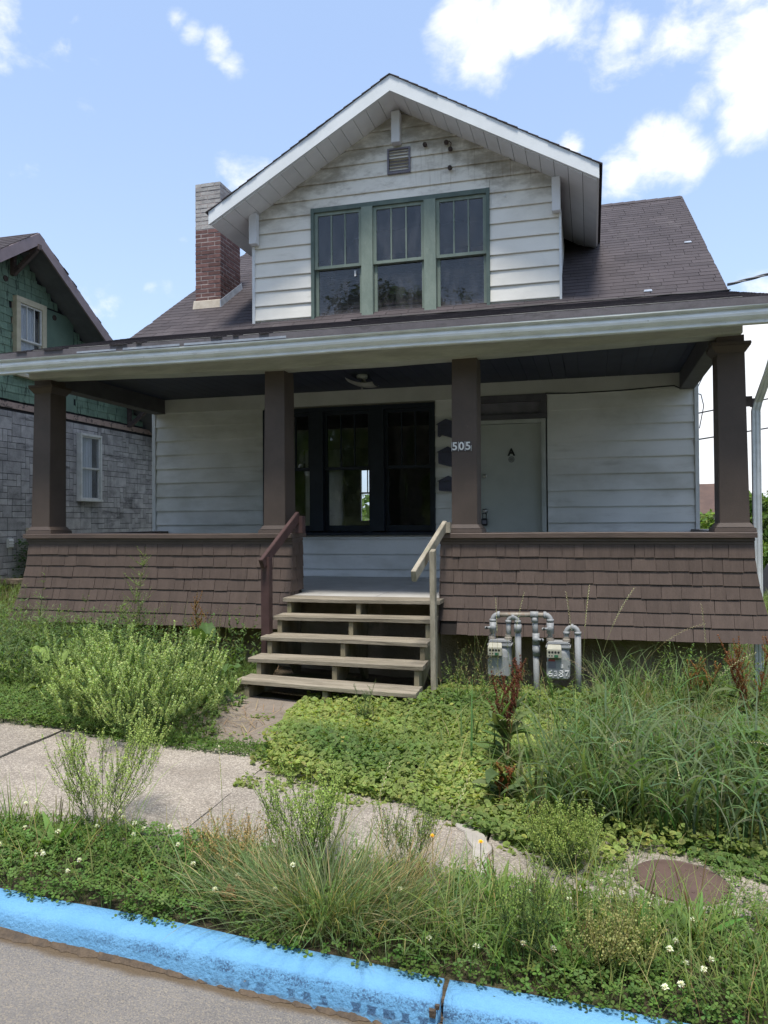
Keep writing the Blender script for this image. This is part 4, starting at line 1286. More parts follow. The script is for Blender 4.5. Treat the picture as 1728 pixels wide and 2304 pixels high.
def railing(x0, x1, fl0, fl1):
    """cap, moulding and 7 flared shingle courses between x0 and x1; fl0/fl1: that end flares out"""
    core = MB()
    zs_ = np.linspace(SKB - .005, SKT, 9)
    for i in range(8):
        za, zb = zs_[i], zs_[i + 1]
        fa, fb = flare(za), flare(zb)
        core.hexa([(x0 - (fa if fl0 else 0) + .012, -2.585 - fa, za), (x1 + (fa if fl1 else 0) - .012, -2.585 - fa, za), (x1 + (fa if fl1 else 0) - .012, -2.31, za), (x0 - (fa if fl0 else 0) + .012, -2.31, za),
                   (x0 - (fb if fl0 else 0) + .012, -2.585 - fb, zb), (x1 + (fb if fl1 else 0) - .012, -2.585 - fb, zb), (x1 + (fb if fl1 else 0) - .012, -2.31, zb), (x0 - (fb if fl0 else 0) + .012, -2.31, zb)])
    pr = obj('porch_railing', core, M['underlay'], house)
    obj('rail_cap', MB().profile_x([(-2.635, 1.503), (-2.635, 1.545), (-2.63, 1.55), (-2.24, 1.55), (-2.235, 1.545), (-2.235, 1.503)], x0 - .045, x1 + (.02 if fl1 else .015), 20, lambda x, k: (0, .002 * math.sin(x * 2.3))), M['rail'], pr)
    box('rail_moulding', (x0 - .02, x1 + .004, -2.612, -2.30, 1.47, 1.502), M['rail'], pr, bevel=.003)
    box('rail_moulding', (x0 - .012, x1 + .002, -2.600, -2.305, SKT - .004, 1.469), M['rail'], pr, bevel=.003)
    ex = (SKT - SKB) / 7
    for r in range(7):
        zt, zb = SKT - r * ex, SKT - (r + 1) * ex
        zt += .012
        a = x0 - (flare(zb) if fl0 else 0)
        b = x1 + (flare(zb) if fl1 else 0)
        x = a
        while x < b - .005:
            w = RD.choice([.085, .11, .13, .15, .17, .19, .21, .24])
            if b - (x + w) < .06:
                w = b - x
            e = x + w
            miss = (r == 6 and ((not fl0 and x < x0 + .09 and fl1) or False))
            if not miss:
                jz = RD.uniform(-.0035, .003)
                zz = zb + jz
                fb, ft = flare(zz), flare(zt)
                # side flare: narrower at the top near a flared end
                def xs_at(xq, z):
                    q = xq
                    if fl0 and xq <= a + .001:
                        q = x0 - flare(z)
                    if fl1 and xq >= b - .001:
                        q = x1 + flare(z)
                    return q
                t1 = .016 + RD.uniform(-.002, .003)
                lean = RD.uniform(-.003, .003)
                gp = RD.uniform(.0010, .0024)
                xa0, xb0 = xs_at(x, zz) + gp, xs_at(e, zz) - gp
                xa1, xb1 = xs_at(x, zt) + gp * .8 + lean, xs_at(e, zt) - gp * .8 + lean
                jr = RD.uniform(-.002, .002)
                obj('shingle', MB().hexa([(xa0, -2.588 - fb - t1, zz + jr), (xb0, -2.588 - fb - t1, zz - jr), (xb0, -2.580 - fb, zz - jr), (xa0, -2.580 - fb, zz + jr),
                                          (xa1, -2.588 - ft - .004, zt), (xb1, -2.588 - ft - .004, zt), (xb1, -2.580 - ft, zt), (xa1, -2.580 - ft, zt)]), M['shingle'], pr)
            x = e
    return pr


prl = railing(-.04, 3.165, True, False)
prr = railing(4.715, 7.512, False, True)
# shingled cheek of the left railing facing the steps, and the other
for (pr, xf, sg) in ((prl, 3.165, 1), (prr, 4.715, -1)):
    ex = (SKT - SKB) / 7
    for r in range(7):
        zt, zb = SKT - r * ex + .01, SKT - (r + 1) * ex + RD.uniform(-.004, .004)
        ya, yb = -2.60 - flare(zb), -2.31
        if zb < FZ - .05:
            yb = -2.44
        cut = ya + (yb - ya) * RD.choice([.35, .5, .62])
        for (u, v) in ((ya, cut - .002), (cut + .002, yb)):
            obj('shingle', MB().hexa([(xf, u, zb), (xf + sg * .012, u, zb), (xf + sg * .012, v, zb), (xf, v, zb), (xf, u + .012, zt), (xf + sg * .004, u + .012, zt), (xf + sg * .004, v, zt), (xf, v, zt)]), M['shingle'], pr)
# side railings of the porch
for (xa, xb, sg) in ((.0, .16, -1), (7.34, 7.50, 1)):
    sr_ = MB().box(xa, xb, -2.234, -.03, .6, 1.50)
    o_ = obj('side_railing', sr_, M['shingle'], house)
    box('rail_cap', (xa - .05, xb + .05, -2.234, -.031, 1.503, 1.548), M['rail'], o_)
    for r in range(6):
        z0_ = SKT - (r + 1) * .12
        box('shingle_course', ((xa - .02) if sg < 0 else xb, xa if sg < 0 else xb + .02, -2.23, -.04, z0_, z0_ + .115), M['shingle'], o_)

# downspout on the right
DSX, DSY = 7.598, -2.27
dp = MB()


def ribbed(x, y):
    return [(x - .035, y - .028), (x - .022, y - .028), (x - .018, y - .022), (x - .006, y - .022), (x - .002, y - .028), (x + .010, y - .028), (x + .014, y - .022), (x + .026, y - .022), (x + .030, y - .028), (x + .037, y - .028), (x + .037, y + .028), (x - .035, y + .028)]


ring = ribbed(DSX, DSY)
lev = [(0, 0, .05), (0, 0, 2.66), (.012, -.03, 2.73), (.05, -.30, 2.95), (.075, -.52, 3.14), (.085, -.66, 3.24), (.085, -.72, 3.33)]
m_ = len(ring)
for dx, dy, z in lev:
    dp.v += [(x + dx, y + dy, z) for x, y in ring]
for i in range(len(lev) - 1):
    for k in range(m_):
        dp.f.append((i * m_ + k, i * m_ + (k + 1) % m_, (i + 1) * m_ + (k + 1) % m_, (i + 1) * m_ + k))
dso = obj('downspout', dp, M['gutter'], house)
br = MB().box(7.46, DSX - .036, DSY - .05, DSY - .005, 2.70, 2.79)
br.box(DSX - .037, DSX + .037, DSY + .0285, DSY + .05, 2.70, 2.78)
obj('downspout_strap', br, M['column'], dso)

# ------------------------------------------------------------------ wooden steps
steps = thing('wooden_steps', 'weathered wooden porch steps with open risers and mismatched handrails', 'steps', (3.95, -3.3, .12))
TR = [(-2.885, .919, 3.175, 4.755, 0), (-3.13, .772, 3.165, 4.735, .002), (-3.37, .606, 3.155, 4.735, -.004), (-3.61, .447, 3.140, 4.745, -.003), (-3.86, .287, 3.15, 4.74, -.020)]
for i, (yf, zt, xa, xb, tl) in enumerate(TR):
    dpt = .28 if i else .285
    boards = 2 if i else 1
    wv = [RD.uniform(-.003, .003) for _ in range(8)]
    mb = MB()
    prof = [(yf, zt - .037), (yf, zt - .006), (yf + .006, zt), (yf + dpt / boards - .006, zt), (yf + dpt / boards, zt - .006), (yf + dpt / boards, zt - .037)]
    mb.profile_x(prof, xa, xb, 10, lambda x, k: (wv[int((x - xa) * 4) % 8] * .7, tl * (x - 3.95) / .8 + .003 * math.sin(x * 3 + i)))
    obj('tread', mb, M['tread'], steps)
    if boards == 2:
        prof2 = [(y + dpt / 2 + .006, z - .002) for y, z in prof]
        obj('tread', MB().profile_x(prof2, xa + .004, xb - .006, 10, lambda x, k: (wv[int((x - xa) * 4 + 3) % 8] * .7, tl * (x - 3.95) / .8)), M['tread'], steps)
for x in (3.215, 3.93, 4.665):
    mb = MB()
    pts = [(-2.60, .05), (-2.60, .876)]
    for (yf, zt, *_r) in TR[:1]:
        pts.append((yf + .02, zt - .042))
    for (yf, zt, *_r), (yn, zn, *_q) in zip(TR, TR[1:]):
        pts.append((yf + .02, zn - .044))
        pts.append((yn + .02, zn - .044))
    pts.append((-3.84, .06))
    pts.append((-3.72, .06))
    pts.append((-3.0, .06 + .35))
    mb.prism([(x, y, z) for y, z in pts], (.042, 0, 0))
    obj('stringer', mb, M['stringer'], steps)
# painted rail on the left
obj('post', MB().box(3.10, 3.185, -3.235, -3.15, .1, 1.335), M['maroon'], steps, bevel=.004)
obj('handrail', MB().bar((3.137, -3.30, 1.272), (3.205, -2.53, 1.732), .042, .095), M['maroon'], steps, bevel=.004)
obj('rail_block', MB().box(3.18, 3.262, -2.56, -2.47, 1.551, 1.73), M['maroon'], steps, bevel=.004)
# bare wood rail on the right
obj('post', MB().hexa([(4.79, -3.50, .08), (4.835, -3.50, .08), (4.835, -3.41, .08), (4.79, -3.41, .08), (4.785, -3.50, 1.405), (4.828, -3.50, 1.405), (4.828, -3.41, 1.425), (4.785, -3.41, 1.425)]), M['railwood'], steps, bevel=.003)
obj('handrail', MB().bar((4.715, -3.80, 1.212), (4.757, -2.60, 1.625), .042, .092), M['railwood'], steps, bevel=.003)
obj('rail_block', MB().box(4.765, 4.815, -2.66, -2.57, 1.551, 1.655), M['railwood'], steps, bevel=.003)

# ------------------------------------------------------------------ mailboxes, porch light
for i, (x0, x1, zt, zb, lab) in enumerate(((4.205, 4.40, 2.995, 2.745, 'dark blue wall mailbox with a peaked lid, topmost of three beside the window'),
                                          (4.21, 4.40, 2.635, 2.375, 'dark blue wall mailbox hanging second below the peaked one'),
                                          (4.215, 4.40, 2.255, 2.05, 'dark blue wall mailbox hanging lowest beside the window'))):
    t_ = thing('mailbox', lab, 'mailbox', ((x0 + x1) / 2, -.06, zb), 'mailboxes beside the porch window')
    mx = (x0 + x1) / 2 + .02
    if i == 0:
        pol = [(x0, zb + .02), (x0 + .02, zb + .03), (x0 + .04, zb + .05), (mx + .02, zb + .02), (x1, zb - .005), (x1, zt - .07), (x0, zt - .07)]
    else:
        pol = [(x0, zb + .04 if i == 1 else zb + .012), (x1 - .04, zb), (x1, zb), (x1, zt - .07), (x0, zt - .07)]
    obj('body', MB().prism([(x, -.125, z) for x, z in pol], (0, .105, 0)), M['mailbox'], t_, bevel=.005)
    px = x0 + (.11 if i == 0 else .13)
    top = [(x0 - .02, zt - .072), (px, zt), (x1 + .01, zt - .035), (x1 + .01, zt - .060), (x1, zt - .0705), (x0, zt - .0695)]
    obj('lid', MB().prism([(x, -.145, z) for x, z in top], (0, .125, 0)), M['mailbox'], t_, bevel=.004)
    obj('bracket', MB().box(x0 + .03, x1 - .03, -.0195, -.0135, zb + .05, zt - .08), M['black'], t_)

pl = thing('porch_light', 'small ceiling light with a tilted glass shade under the dark porch ceiling', 'light', (3.46, -1.05, 3.451))
lx, ly = 3.46, -1.05
obj('canopy', MB().lathe((lx, ly, 3.449), (0, 0, -1), [(.06, 0), (.066, .012), (.066, .045), (.03, .055)], 20), M['casing'], pl, True)
sh = MB()
n = 10
for j in range(n + 1):
    for i in range(n + 1):
        u, v = -1 + 2 * i / n, -1 + 2 * j / n
        z = 3.30 + .055 * (u * u * .6 + v * v * .5) - .035 * u
        sh.v.append((lx + u * .17, ly + v * .15, z))
for j in range(n):
    for i in range(n):
        a = j * (n + 1) + i
        sh.f.append((a, a + 1, a + n + 2, a + n + 1))
b = len(sh.v)
sh.v += [(x, y, z + .006) for x, y, z in sh.v]
sh.f += [tuple(b + k for k in f[::-1]) for f in sh.f]
obj('shade', sh, M['shade_glass'], pl, True)
obj('stem', MB().lathe((lx, ly, 3.395), (0, 0, -1), [(.008, 0), (.008, .115), (.016, .12), (.013, .132), (.003, .136)], 10), M['steel'], pl, True)
obj('lamp_holder', MB().lathe((lx + .02, ly, 3.39), (.35, .1, -1), [(.022, 0), (.022, .05), (.012, .055)], 12), M['dialwhite'], pl, True)

# ------------------------------------------------------------------ gas meters and pipes
GY = -2.98
def elbow(mb, p, d1, d2, r=.05, tr=.024, n=7):
    p, d1, d2 = Vector(p), Vector(d1), Vector(d2)
    c = p - d1 * r + d2 * r
    pts = [c - d2 * r * math.cos(a) + d1 * r * math.sin(a) for a in [math.pi / 2 * k / n for k in range(n + 1)]]
    mb.tube([pts[0] - d1 * .012] + pts + [pts[-1] + d2 * .012], tr, 10)
    for q, d in ((pts[0], d1), (pts[-1], d2)):
        mb.tube([q - d * .012, q + d * .012], tr * 1.25, 10)

pipes = thing('gas_pipes', 'grey gas pipework joining the two meters in front of the brown shingles', 'gas pipes', (5.64, GY, .05))
R_ = .0235
X_, Y_, Z_ = Vector((1, 0, 0)), Vector((0, 1, 0)), Vector((0, 0, 1))


def run(mb, a, b, r=R_):
    mb.tube([a, b], r, 10)


hdr = MB()
run(hdr, (5.31, GY, .815), (5.60, GY, .822), .021)
run(hdr, (5.655, GY, .822), (5.73, GY, .822), .021)
obj('header_pipe', hdr, M['gasrust'], pipes, True)
fit = MB()
elbow(fit, (5.262, GY, .815), -X_, -Z_, .05, .026)
elbow(fit, (5.768, GY, .822), X_, -Z_, .045, .026)
run(fit, (5.595, GY, .822), (5.665, GY, .822), .031)
run(fit, (5.634, GY, .80), (5.634, GY, .755), .031)
obj('fitting', fit, M['gaspaint'], pipes, True)
for a_, b_, r_ in (((5.262, GY, .765), (5.262, GY, .60), .021), ((5.768, GY, .78), (5.768, GY, .60), .020), ((5.634, GY, .80), (5.640, GY, .62), .025)):
    drop = MB()
    run(drop, a_, b_, r_)
    obj('drop_pipe', drop, M['gaspaint'], pipes, True)
obj('riser_pipe', MB().tube([(5.640, GY, .58), (5.650, GY, -.1)], .027, 12).tube([(5.643, GY, .55), (5.645, GY, .46)], .034, 12), M['gaspaint'], pipes, True)
for (x, z, sg) in ((5.262, .705, -1), (5.768, .708, -1), (5.643, .610, 1)):
    vv = MB()
    run(vv, (x, GY, z - .05), (x, GY, z + .05), .032)
    vv.lathe((x, GY - .025, z), (0, -1, 0), [(.030, 0), (.030, .012), (.020, .022), (.008, .026)], 14)
    vv.bar((x, GY - .04, z), (x + sg * .058, GY - .04, z - .004), .012, .022)
    vv.lathe((x + sg * .058, GY - .046, z - .004), (0, 1, 0), [(.014, 0), (.014, .012)], 10)
    obj('valve', vv, M['gaspaint'], pipes, True)
for (xa, xb, zt, zb) in ((5.400, 5.483, .800, -.05), (5.908, 6.005, .720, -.05)):
    ub = MB()
    elbow(ub, (xa, GY, zt), Z_, X_, (xb - xa) / 2, .023)
    elbow(ub, (xb, GY, zt), X_, -Z_, (xb - xa) / 2, .025)
    run(ub, (xa, GY, zt - .03), (xa, GY, .60), .021)
    obj('fitting', ub, M['gaspaint'], pipes, True)
    ou = MB()
    run(ou, (xb, GY, zt - .04), (xb, GY + .05, zb), .028)
    if xa < 5.5:
        run(ou, (xb, GY, .735), (xb, GY, .665), .034)
    obj('outlet_pipe', ou, M['gaspaint'], pipes, True)


def gas_meter(x0, x1, zt, yaw, lab, marks):
    cx = (x0 + x1) / 2
    base = (cx, GY, zt - .36)
    t_ = thing('gas_meter', lab, 'gas meter', base, 'gas meters in front of the porch')
    w = (x1 - x0) / 2
    b = MB()
    # waisted aluminium case, front bulge, top casting
    sec = [(-.33, .80, .085), (-.30, .96, .10), (-.20, 1.0, .105), (-.10, .92, .10), (-.06, .86, .09)]
    rings = []
    n = 20
    for (dz, sx, dpt) in sec:
        ring = []
        for k in range(n):
            a = 2 * math.pi * k / n
            e = .55
            ring.append((cx + w * sx * math.copysign(abs(math.cos(a)) ** e, math.cos(a)), GY + dpt * math.copysign(abs(math.sin(a)) ** e, math.sin(a)), zt + dz))
        rings.append(ring)
    b.v = [q for r_ in rings for q in r_]
    for i in range(len(rings) - 1):
        for k in range(n):
            b.f.append((i * n + k, i * n + (k + 1) % n, (i + 1) * n + (k + 1) % n, (i + 1) * n + k))
    b.f += [tuple(range(n))[::-1], tuple(range((len(rings) - 1) * n, len(rings) * n))]
    obj('case', b, M['gaspaint'], t_, True)
    tp = MB()
    tp.box(x0 - .004, x1 + .004, GY - .10, GY + .10, zt - .062, zt - .028)
    tp.box(x0 + .006, x1 - .006, GY - .085, GY + .085, zt - .0275, zt - .004)
    obj('top_casting', tp, M['gaspaint'], t_, bevel=.012)
    for xx in (x0 + .03, x1 - .035):
        obj('union_nut', MB().lathe((xx, GY, zt - .006), (0, 0, 1), [(.034, 0), (.034, .022), (.026, .026), (.026, .045)], 8), M['gasrust'], t_)
    fb = MB().prism([(x0 + .012, GY - .103, zt - .315), (x1 - .012, GY - .103, zt - .315), (x1 - .004, GY - .103, zt - .28), (x1 - .004, GY - .103, zt - .17), (x1 - .03, GY - .103, zt - .135), (x0 + .03, GY - .103, zt - .135), (x0 + .004, GY - .103, zt - .17), (x0 + .004, GY - .103, zt - .28)], (0, -.018, 0))
    obj('front_cover', fb, M['gaspaint'], t_, bevel=.006)
    bt = MB()
    for q in ((x0 + .012, zt - .19), (x1 - .012, zt - .19), (x0 + .012, zt - .29), (x1 - .012, zt - .29), (cx, zt - .307)):
        bt.lathe((q[0], GY - .121, q[1]), (0, -1, 0), [(.007, 0), (.007, .006)], 6)
    obj('bolt', bt, M['gaspaint'], t_)
    ib = obj('index_box', MB().hexa([(x0 + .01, GY - .165, zt - .128), (x0 + .135, GY - .165, zt - .128), (x0 + .135, GY - .10, zt - .128), (x0 + .01, GY - .10, zt - .128), (x0 + .01, GY - .165, zt - .055), (x0 + .135, GY - .165, zt - .055), (x0 + .128, GY - .10, zt - .018), (x0 + .017, GY - .10, zt - .018)]), M['dialwhite'], t_, bevel=.004)
    for k in range(4):
        obj('dial', MB().lathe((x0 + .032 + k * .026, GY - .1652, zt - .078), (0, -1, 0), [(.010, 0), (.010, .0012), (.0075, .0016)], 12), M['black'], ib)
    for k in range(2):
        obj('dial', MB().lathe((x0 + .032 + k * .022, GY - .1652, zt - .108), (0, -1, 0), [(.006, 0), (.006, .0012)], 10), M['black'], ib)
    box('sticker', (x0 + .073, x0 + .108, GY - .1668, GY - .1652, zt - .121, zt - .100), M['dialgreen'], ib)
    if marks:
        box('plate', (x0 + .02, x0 + .085, GY - .1228, GY - .1212, zt - .225, zt - .165), M['vent'], t_)
        box('plate', (x0 + .022, x0 + .078, GY - .1228, GY - .1212, zt - .164, zt - .146), M['platered'], t_)
        # numbers chalked by hand on the case
        st_ = {'6': [[(.9, 1.9), (.3, 1.2), (.1, .5), (.4, .02), (.9, .2), (.95, .7), (.5, .9), (.15, .6)]],
               '3': [[(.2, 1.7), (.7, 1.8), (.8, 1.3), (.4, 1.05), (.85, .7), (.75, .15), (.2, .1)]],
               '8': [[(.8, 1.7), (.3, 1.8), (.2, 1.3), (.75, .8), (.85, .25), (.4, .0), (.1, .4), (.5, .9), (.85, 1.35), (.8, 1.7)]],
               '7': [[(.1, 1.7), (.9, 1.8), (.55, .9), (.4, .0)]],
               'B': [[(.15, 0), (.2, 1.8), (.75, 1.6), (.7, 1.0), (.2, .95), (.8, .7), (.75, .1), (.15, .0)]]}
        for ch, ox, oz, sc in (('6', .012, -.300, .044), ('3', .062, -.296, .038), ('8', .105, -.300, .046), ('7', .158, -.292, .040), ('B', .127, -.222, .022)):
            ck_ = MB()
            for line in st_[ch]:
                ck_.tube([(x0 + ox + u * sc, GY - .1225, zt + oz + v * sc * .62 + .005) for u, v in line], .0052, 5)
            obj('chalk_mark', ck_, M['chalk'], t_)
    return t_


gas_meter(5.222, 5.432, .60, 0, 'grey gas meter nearer the steps, half hidden by red dock stems', False)
gas_meter(5.735, 5.942, .60, 0, 'grey gas meter with 6387 chalked in white on its case', True)

# ------------------------------------------------------------------ neighbour's house
NX = -3.2
nb = thing('green_house', 'neighbouring house with green shingled gable over grey faux stone walls', 'house', (NX - 4, 1, .4))
NR, NZR, NSL, NOV = .77, 6.46, .66, .55
nyb, nyf = 5.6, -2.9
ntop = lambda y: NZR - .02 - abs(y - NR) * NSL
obj('wall', MB().box(NX - 8, NX - .012, nyf, nyb, -.5, 3.64), M['njoint'], nb)
nw = nb.children[-1]
mb = MB()
mb.prism([(NX - .3, nyf, 3.64), (NX - .3, nyb - .9, 3.64), (NX - .3, nyb - 1.0, ntop(nyb - 1.0) - .05), (NX - .3, NR, ntop(NR) - .05), (NX - .3, nyf, max(3.7, ntop(nyf) - .05))], (.288, 0, 0))
ng = obj('gable', mb, M['njoint'], nb)
# windows of the gable and the lower storey
NW1 = (.80, 1.535, 4.20, 5.50)
NW2 = (2.465, 3.118, 2.13, 3.375)
NPATCH = (1.63, 2.36, 3.74, 5.49)
sh_ = []
ex = .127
row = 0
z = 3.74
while z < 6.5:
    y = -.9 - RD.uniform(0, .2)
    while y < 5.0:
        w = RD.choice([.14, .17, .20, .23, .25])
        a, b = y, y + w
        y += w
        lim = min(ntop(a), ntop(b)) - .02
        if z + ex * .5 > lim:
            continue
        zt_ = min(z + ex + .012, lim)
        skip = False
        for (u, v, p0, p1) in (NW1, NPATCH):
            if u < (a + b) / 2 < v and p0 < z + ex * .6 and z + ex * .4 < p1:
                skip = True
        if skip:
            continue
        for (u, v, p0, p1) in (NW1, NPATCH):
            if p0 < z + ex * .6 and z + ex * .4 < p1:
                if a < u < b:
                    b = u
                if a < v < b:
                    a = v
        j = RD.uniform(-.006, .004)
        t_ = .015
        sh_.append([(NX, a + .0015, z + j), (NX + t_, a + .0015, z + j), (NX + t_, b - .0015, z + j), (NX, b - .0015, z + j), (NX, a + .0015, zt_), (NX + .004, a + .0015, zt_), (NX + .004, b - .0015, zt_), (NX, b - .0015, zt_)])
    z += ex
pieces('wall_shingle', 'wall_shingles', sh_, lambda s_: abs(s_[0][1] - 1.2) + abs(s_[0][2] - 4.9) * .6, M['nshingle'], ng, 290)
box('plain_panel', (NX, NX + .012, NPATCH[0], NPATCH[1], NPATCH[2], NPATCH[3]), M['npatch'], ng)
for (y, z) in ((.63, 5.73), (1.826, 5.38)):
    obj('vent_hole', MB().lathe((NX + .012, y, z), (1, 0, 0), [(.05, 0), (.05, .012), (.038, .012), (.03, .006)], 16), M['iron'], ng)
# random ashlar of the faux stone
st_ = []
u = .105
ny_, nz_ = int((5.55 + 1.2) / u), int((3.58 - .3) / u)
grid = np.zeros((ny_, nz_), bool)
sizes = [(3, 2), (2, 1), (2, 1), (3, 1), (2, 2), (4, 1), (1, 1), (1, 2), (4, 2)]
for j in range(nz_):
    for i in range(ny_):
        if grid[i, j]:
            continue
        RD.shuffle(sizes)
        for (a, b) in sizes + [(1, 1)]:
            if i + a <= ny_ and j + b <= nz_ and not grid[i:i + a, j:j + b].any():
                grid[i:i + a, j:j + b] = True
                y0, y1, z0, z1 = -1.2 + i * u, -1.2 + (i + a) * u, .3 + j * u, .3 + (j + b) * u
                cy, cz_ = (y0 + y1) / 2, (z0 + z1) / 2
                clip = []
                for (p, q, u_, v_) in ((y0, y1, z0, z1),):
                    wy0, wy1, wz0, wz1 = NW2[0], NW2[1], NW2[2] - .045, NW2[3]
                    if q <= wy0 or p >= wy1 or v_ <= wz0 or u_ >= wz1:
                        clip = [(p, q, u_, v_)]
                    else:
                        if p < wy0:
                            clip.append((p, wy0, u_, v_))
                        if q > wy1:
                            clip.append((wy1, q, u_, v_))
                        if u_ < wz0:
                            clip.append((max(p, wy0), min(q, wy1), u_, wz0))
                        if v_ > wz1:
                            clip.append((max(p, wy0), min(q, wy1), wz1, v_))
                for (y0, y1, z0, z1) in clip:
                    if y1 - y0 < .02 or z1 - z0 < .02:
                        continue
                    t_ = .006 + RD.uniform(0, .004)
                    g_ = .005
                    st_.append([(NX - .012, y0 + g_, z0 + g_), (NX - .012 + t_, y0 + g_, z0 + g_), (NX - .012 + t_, y1 - g_, z0 + g_), (NX - .012, y1 - g_, z0 + g_), (NX - .012, y0 + g_, z1 - g_), (NX - .012 + t_, y0 + g_, z1 - g_), (NX - .012 + t_, y1 - g_, z1 - g_), (NX - .012, y1 - g_, z1 - g_)])
                break
pieces('stone_block', 'stone_blocks', st_, lambda s_: abs(s_[0][1] - 2.0) + abs(s_[0][2] - 2.4) * .7, M['nstone'], nw, 290)
box('band', (NX - .01, NX + .014, nyf, 5.55, 3.60, 3.70), M['nband'], nw)
# windows


def nwindow(b, trim, sash, name, munt, curtain, tw):
    y0, y1, z0, z1 = b
    NW_ = NX + .06
    mb = MB()
    mb.box(NX - .02, NW_ + .03, y0, y0 + tw, z0, z1 - tw).box(NX - .02, NW_ + .03, y1 - tw, y1, z0, z1 - tw).box(NX - .02, NW_ + .032, y0, y1, z1 - tw, z1).box(NX - .02, NW_ + .045, y0 - .01, y1 + .01, z0 - .045, z0)
    t_ = obj('window', mb, trim, nb, bevel=.003)
    ya, yb, zb_, zt_ = y0 + tw, y1 - tw, z0, z1 - tw
    zm = zb_ + (zt_ - zb_) * .48
    mb = MB()
    for (p0, p1, xo) in ((zm, zt_, 0), (zb_, zm + .02, -.02)):
        f_ = .03
        mb.box(NW_ - .02 + xo, NW_ + .005 + xo, ya, ya + f_, p0, p1).box(NW_ - .02 + xo, NW_ + .005 + xo, yb - f_, yb, p0, p1).box(NW_ - .02 + xo, NW_ + .005 + xo, ya + f_, yb - f_, p0, p0 + f_).box(NW_ - .02 + xo, NW_ + .005 + xo, ya + f_, yb - f_, p1 - f_, p1)
    obj('sash', mb, sash, t_)
    for k in range(1, munt + 1):
        yy = ya + (yb - ya) * k / (munt + 1)
        box('muntin', (NW_ - .012, NW_ + .003, yy - .009, yy + .009, zm + .03, zt_ - .03), sash, t_)
    box('pane', (NW_ - .010, NW_ - .007, ya + .03, yb - .03, zm + .03, zt_ - .03), M['glass'], t_)
    box('pane', (NW_ - .030, NW_ - .027, ya + .03, yb - .03, zb_ + .03, zm), M['glass'], t_)
    # curtain hanging behind the glass, open at one side
    cu_ = MB()
    n_ = 18
    yc = ya + (yb - ya) * curtain
    for k in range(n_ + 1):
        yy = ya + (yc - ya) * k / n_
        cu_.v += [(NW_ - .056 + .007 * math.sin(k * 1.9), yy, zb_), (NW_ - .056 + .007 * math.sin(k * 1.9 + .4), yy, zt_)]
    cu_.f = [(2 * k, 2 * k + 2, 2 * k + 3, 2 * k + 1) for k in range(n_)]
    obj('curtain', cu_, M['curtain'], t_)


# recess the walls behind the two windows
for w_, b in ((nw, NW2), (ng, NW1)):
    pass
nwindow(NW1, M['ntrim'], M['nwhite'], 'window', 2, .78, .10)
nwindow(NW2, M['nwhite'], M['nwhite'], 'window', 0, .70, .045)
# roof: ridge runs away from us along x, deep eaves on the gable
for sg in (-1, 1):
    L_ = (4.9 if sg > 0 else 4.4)
    ye, ze = NR + sg * L_, NZR - L_ * NSL
    xg_ = NX + NOV
    obj('roof', MB().hexa([(NX - 8.5, NR, NZR - .05), (xg_ - .02, NR, NZR - .05), (xg_ - .02, ye, ze - .05), (NX - 8.5, ye, ze - .05), (NX - 8.5, NR, NZR + .02), (xg_ - .02, NR, NZR + .02), (xg_ - .02, ye, ze + .02), (NX - 8.5, ye, ze + .02)]), M['nsoffit'], nb)
    rf = nb.children[-1]
    sh2 = []
    ex = .14
    n_ = int(L_ * math.sqrt(1 + NSL ** 2) / ex)
    c = 1 / math.sqrt(1 + NSL * NSL)
    for i in range(n_ + 1):
        u0 = L_ + .03 - i * ex * c
        u1 = max(0, u0 - ex * 1.08 * c)
        x = xg_ + .03 - (RD.uniform(0, .05))
        while x > NX - 8.4:
            w = .3 if x < xg_ - .1 else RD.uniform(.1, .3)
            sh2.append([(x, NR + sg * u0, NZR - u0 * NSL + .021), (x - w + .004, NR + sg * u0, NZR - u0 * NSL + .021), (x - w + .004, NR + sg * u1, NZR - u1 * NSL + .021), (x, NR + sg * u1, NZR - u1 * NSL + .021),
                        (x, NR + sg * u0, NZR - u0 * NSL + .040), (x - w + .004, NR + sg * u0, NZR - u0 * NSL + .040), (x - w + .004, NR + sg * u1, NZR - u1 * NSL + .027), (x, NR + sg * u1, NZR - u1 * NSL + .027)])
            x -= w
    pieces('roof_shingle', 'roof_shingles', sh2, lambda s_: 0, M['roof'], rf, 0)
    obj('fascia_board', MB().hexa([(xg_ - .02, NR, NZR - .18), (xg_ + .012, NR, NZR - .18), (xg_ + .012, ye, ze - .18), (xg_ - .02, ye, ze - .18), (xg_ - .02, NR, NZR + .018), (xg_ + .012, NR, NZR + .018), (xg_ + .012, ye, ze + .018), (xg_ - .02, ye, ze + .018)]), M['nfascia'], rf)
# knee braces under the rake
for (y, z, pk) in ((NR, NZR - .08, 1), (2.75, ntop(2.75) - .06, 0), (4.1, ntop(4.1) - .02, 0)):
    kb = MB()
    zz = z
    kb.box(NX + .016, NX + .085, y - .04, y + .04, zz - .56, zz - .12)
    kb.bar((NX + .07, y, zz - .52), (NX + NOV - .03, y, zz - .17), .07, .075)
    kb.bar((NX + .0, y, zz - .14), (NX + NOV + .03, y, zz - .14), .08, .09)
    obj('bracket', kb, M['nbracket'], nb, bevel=.004)
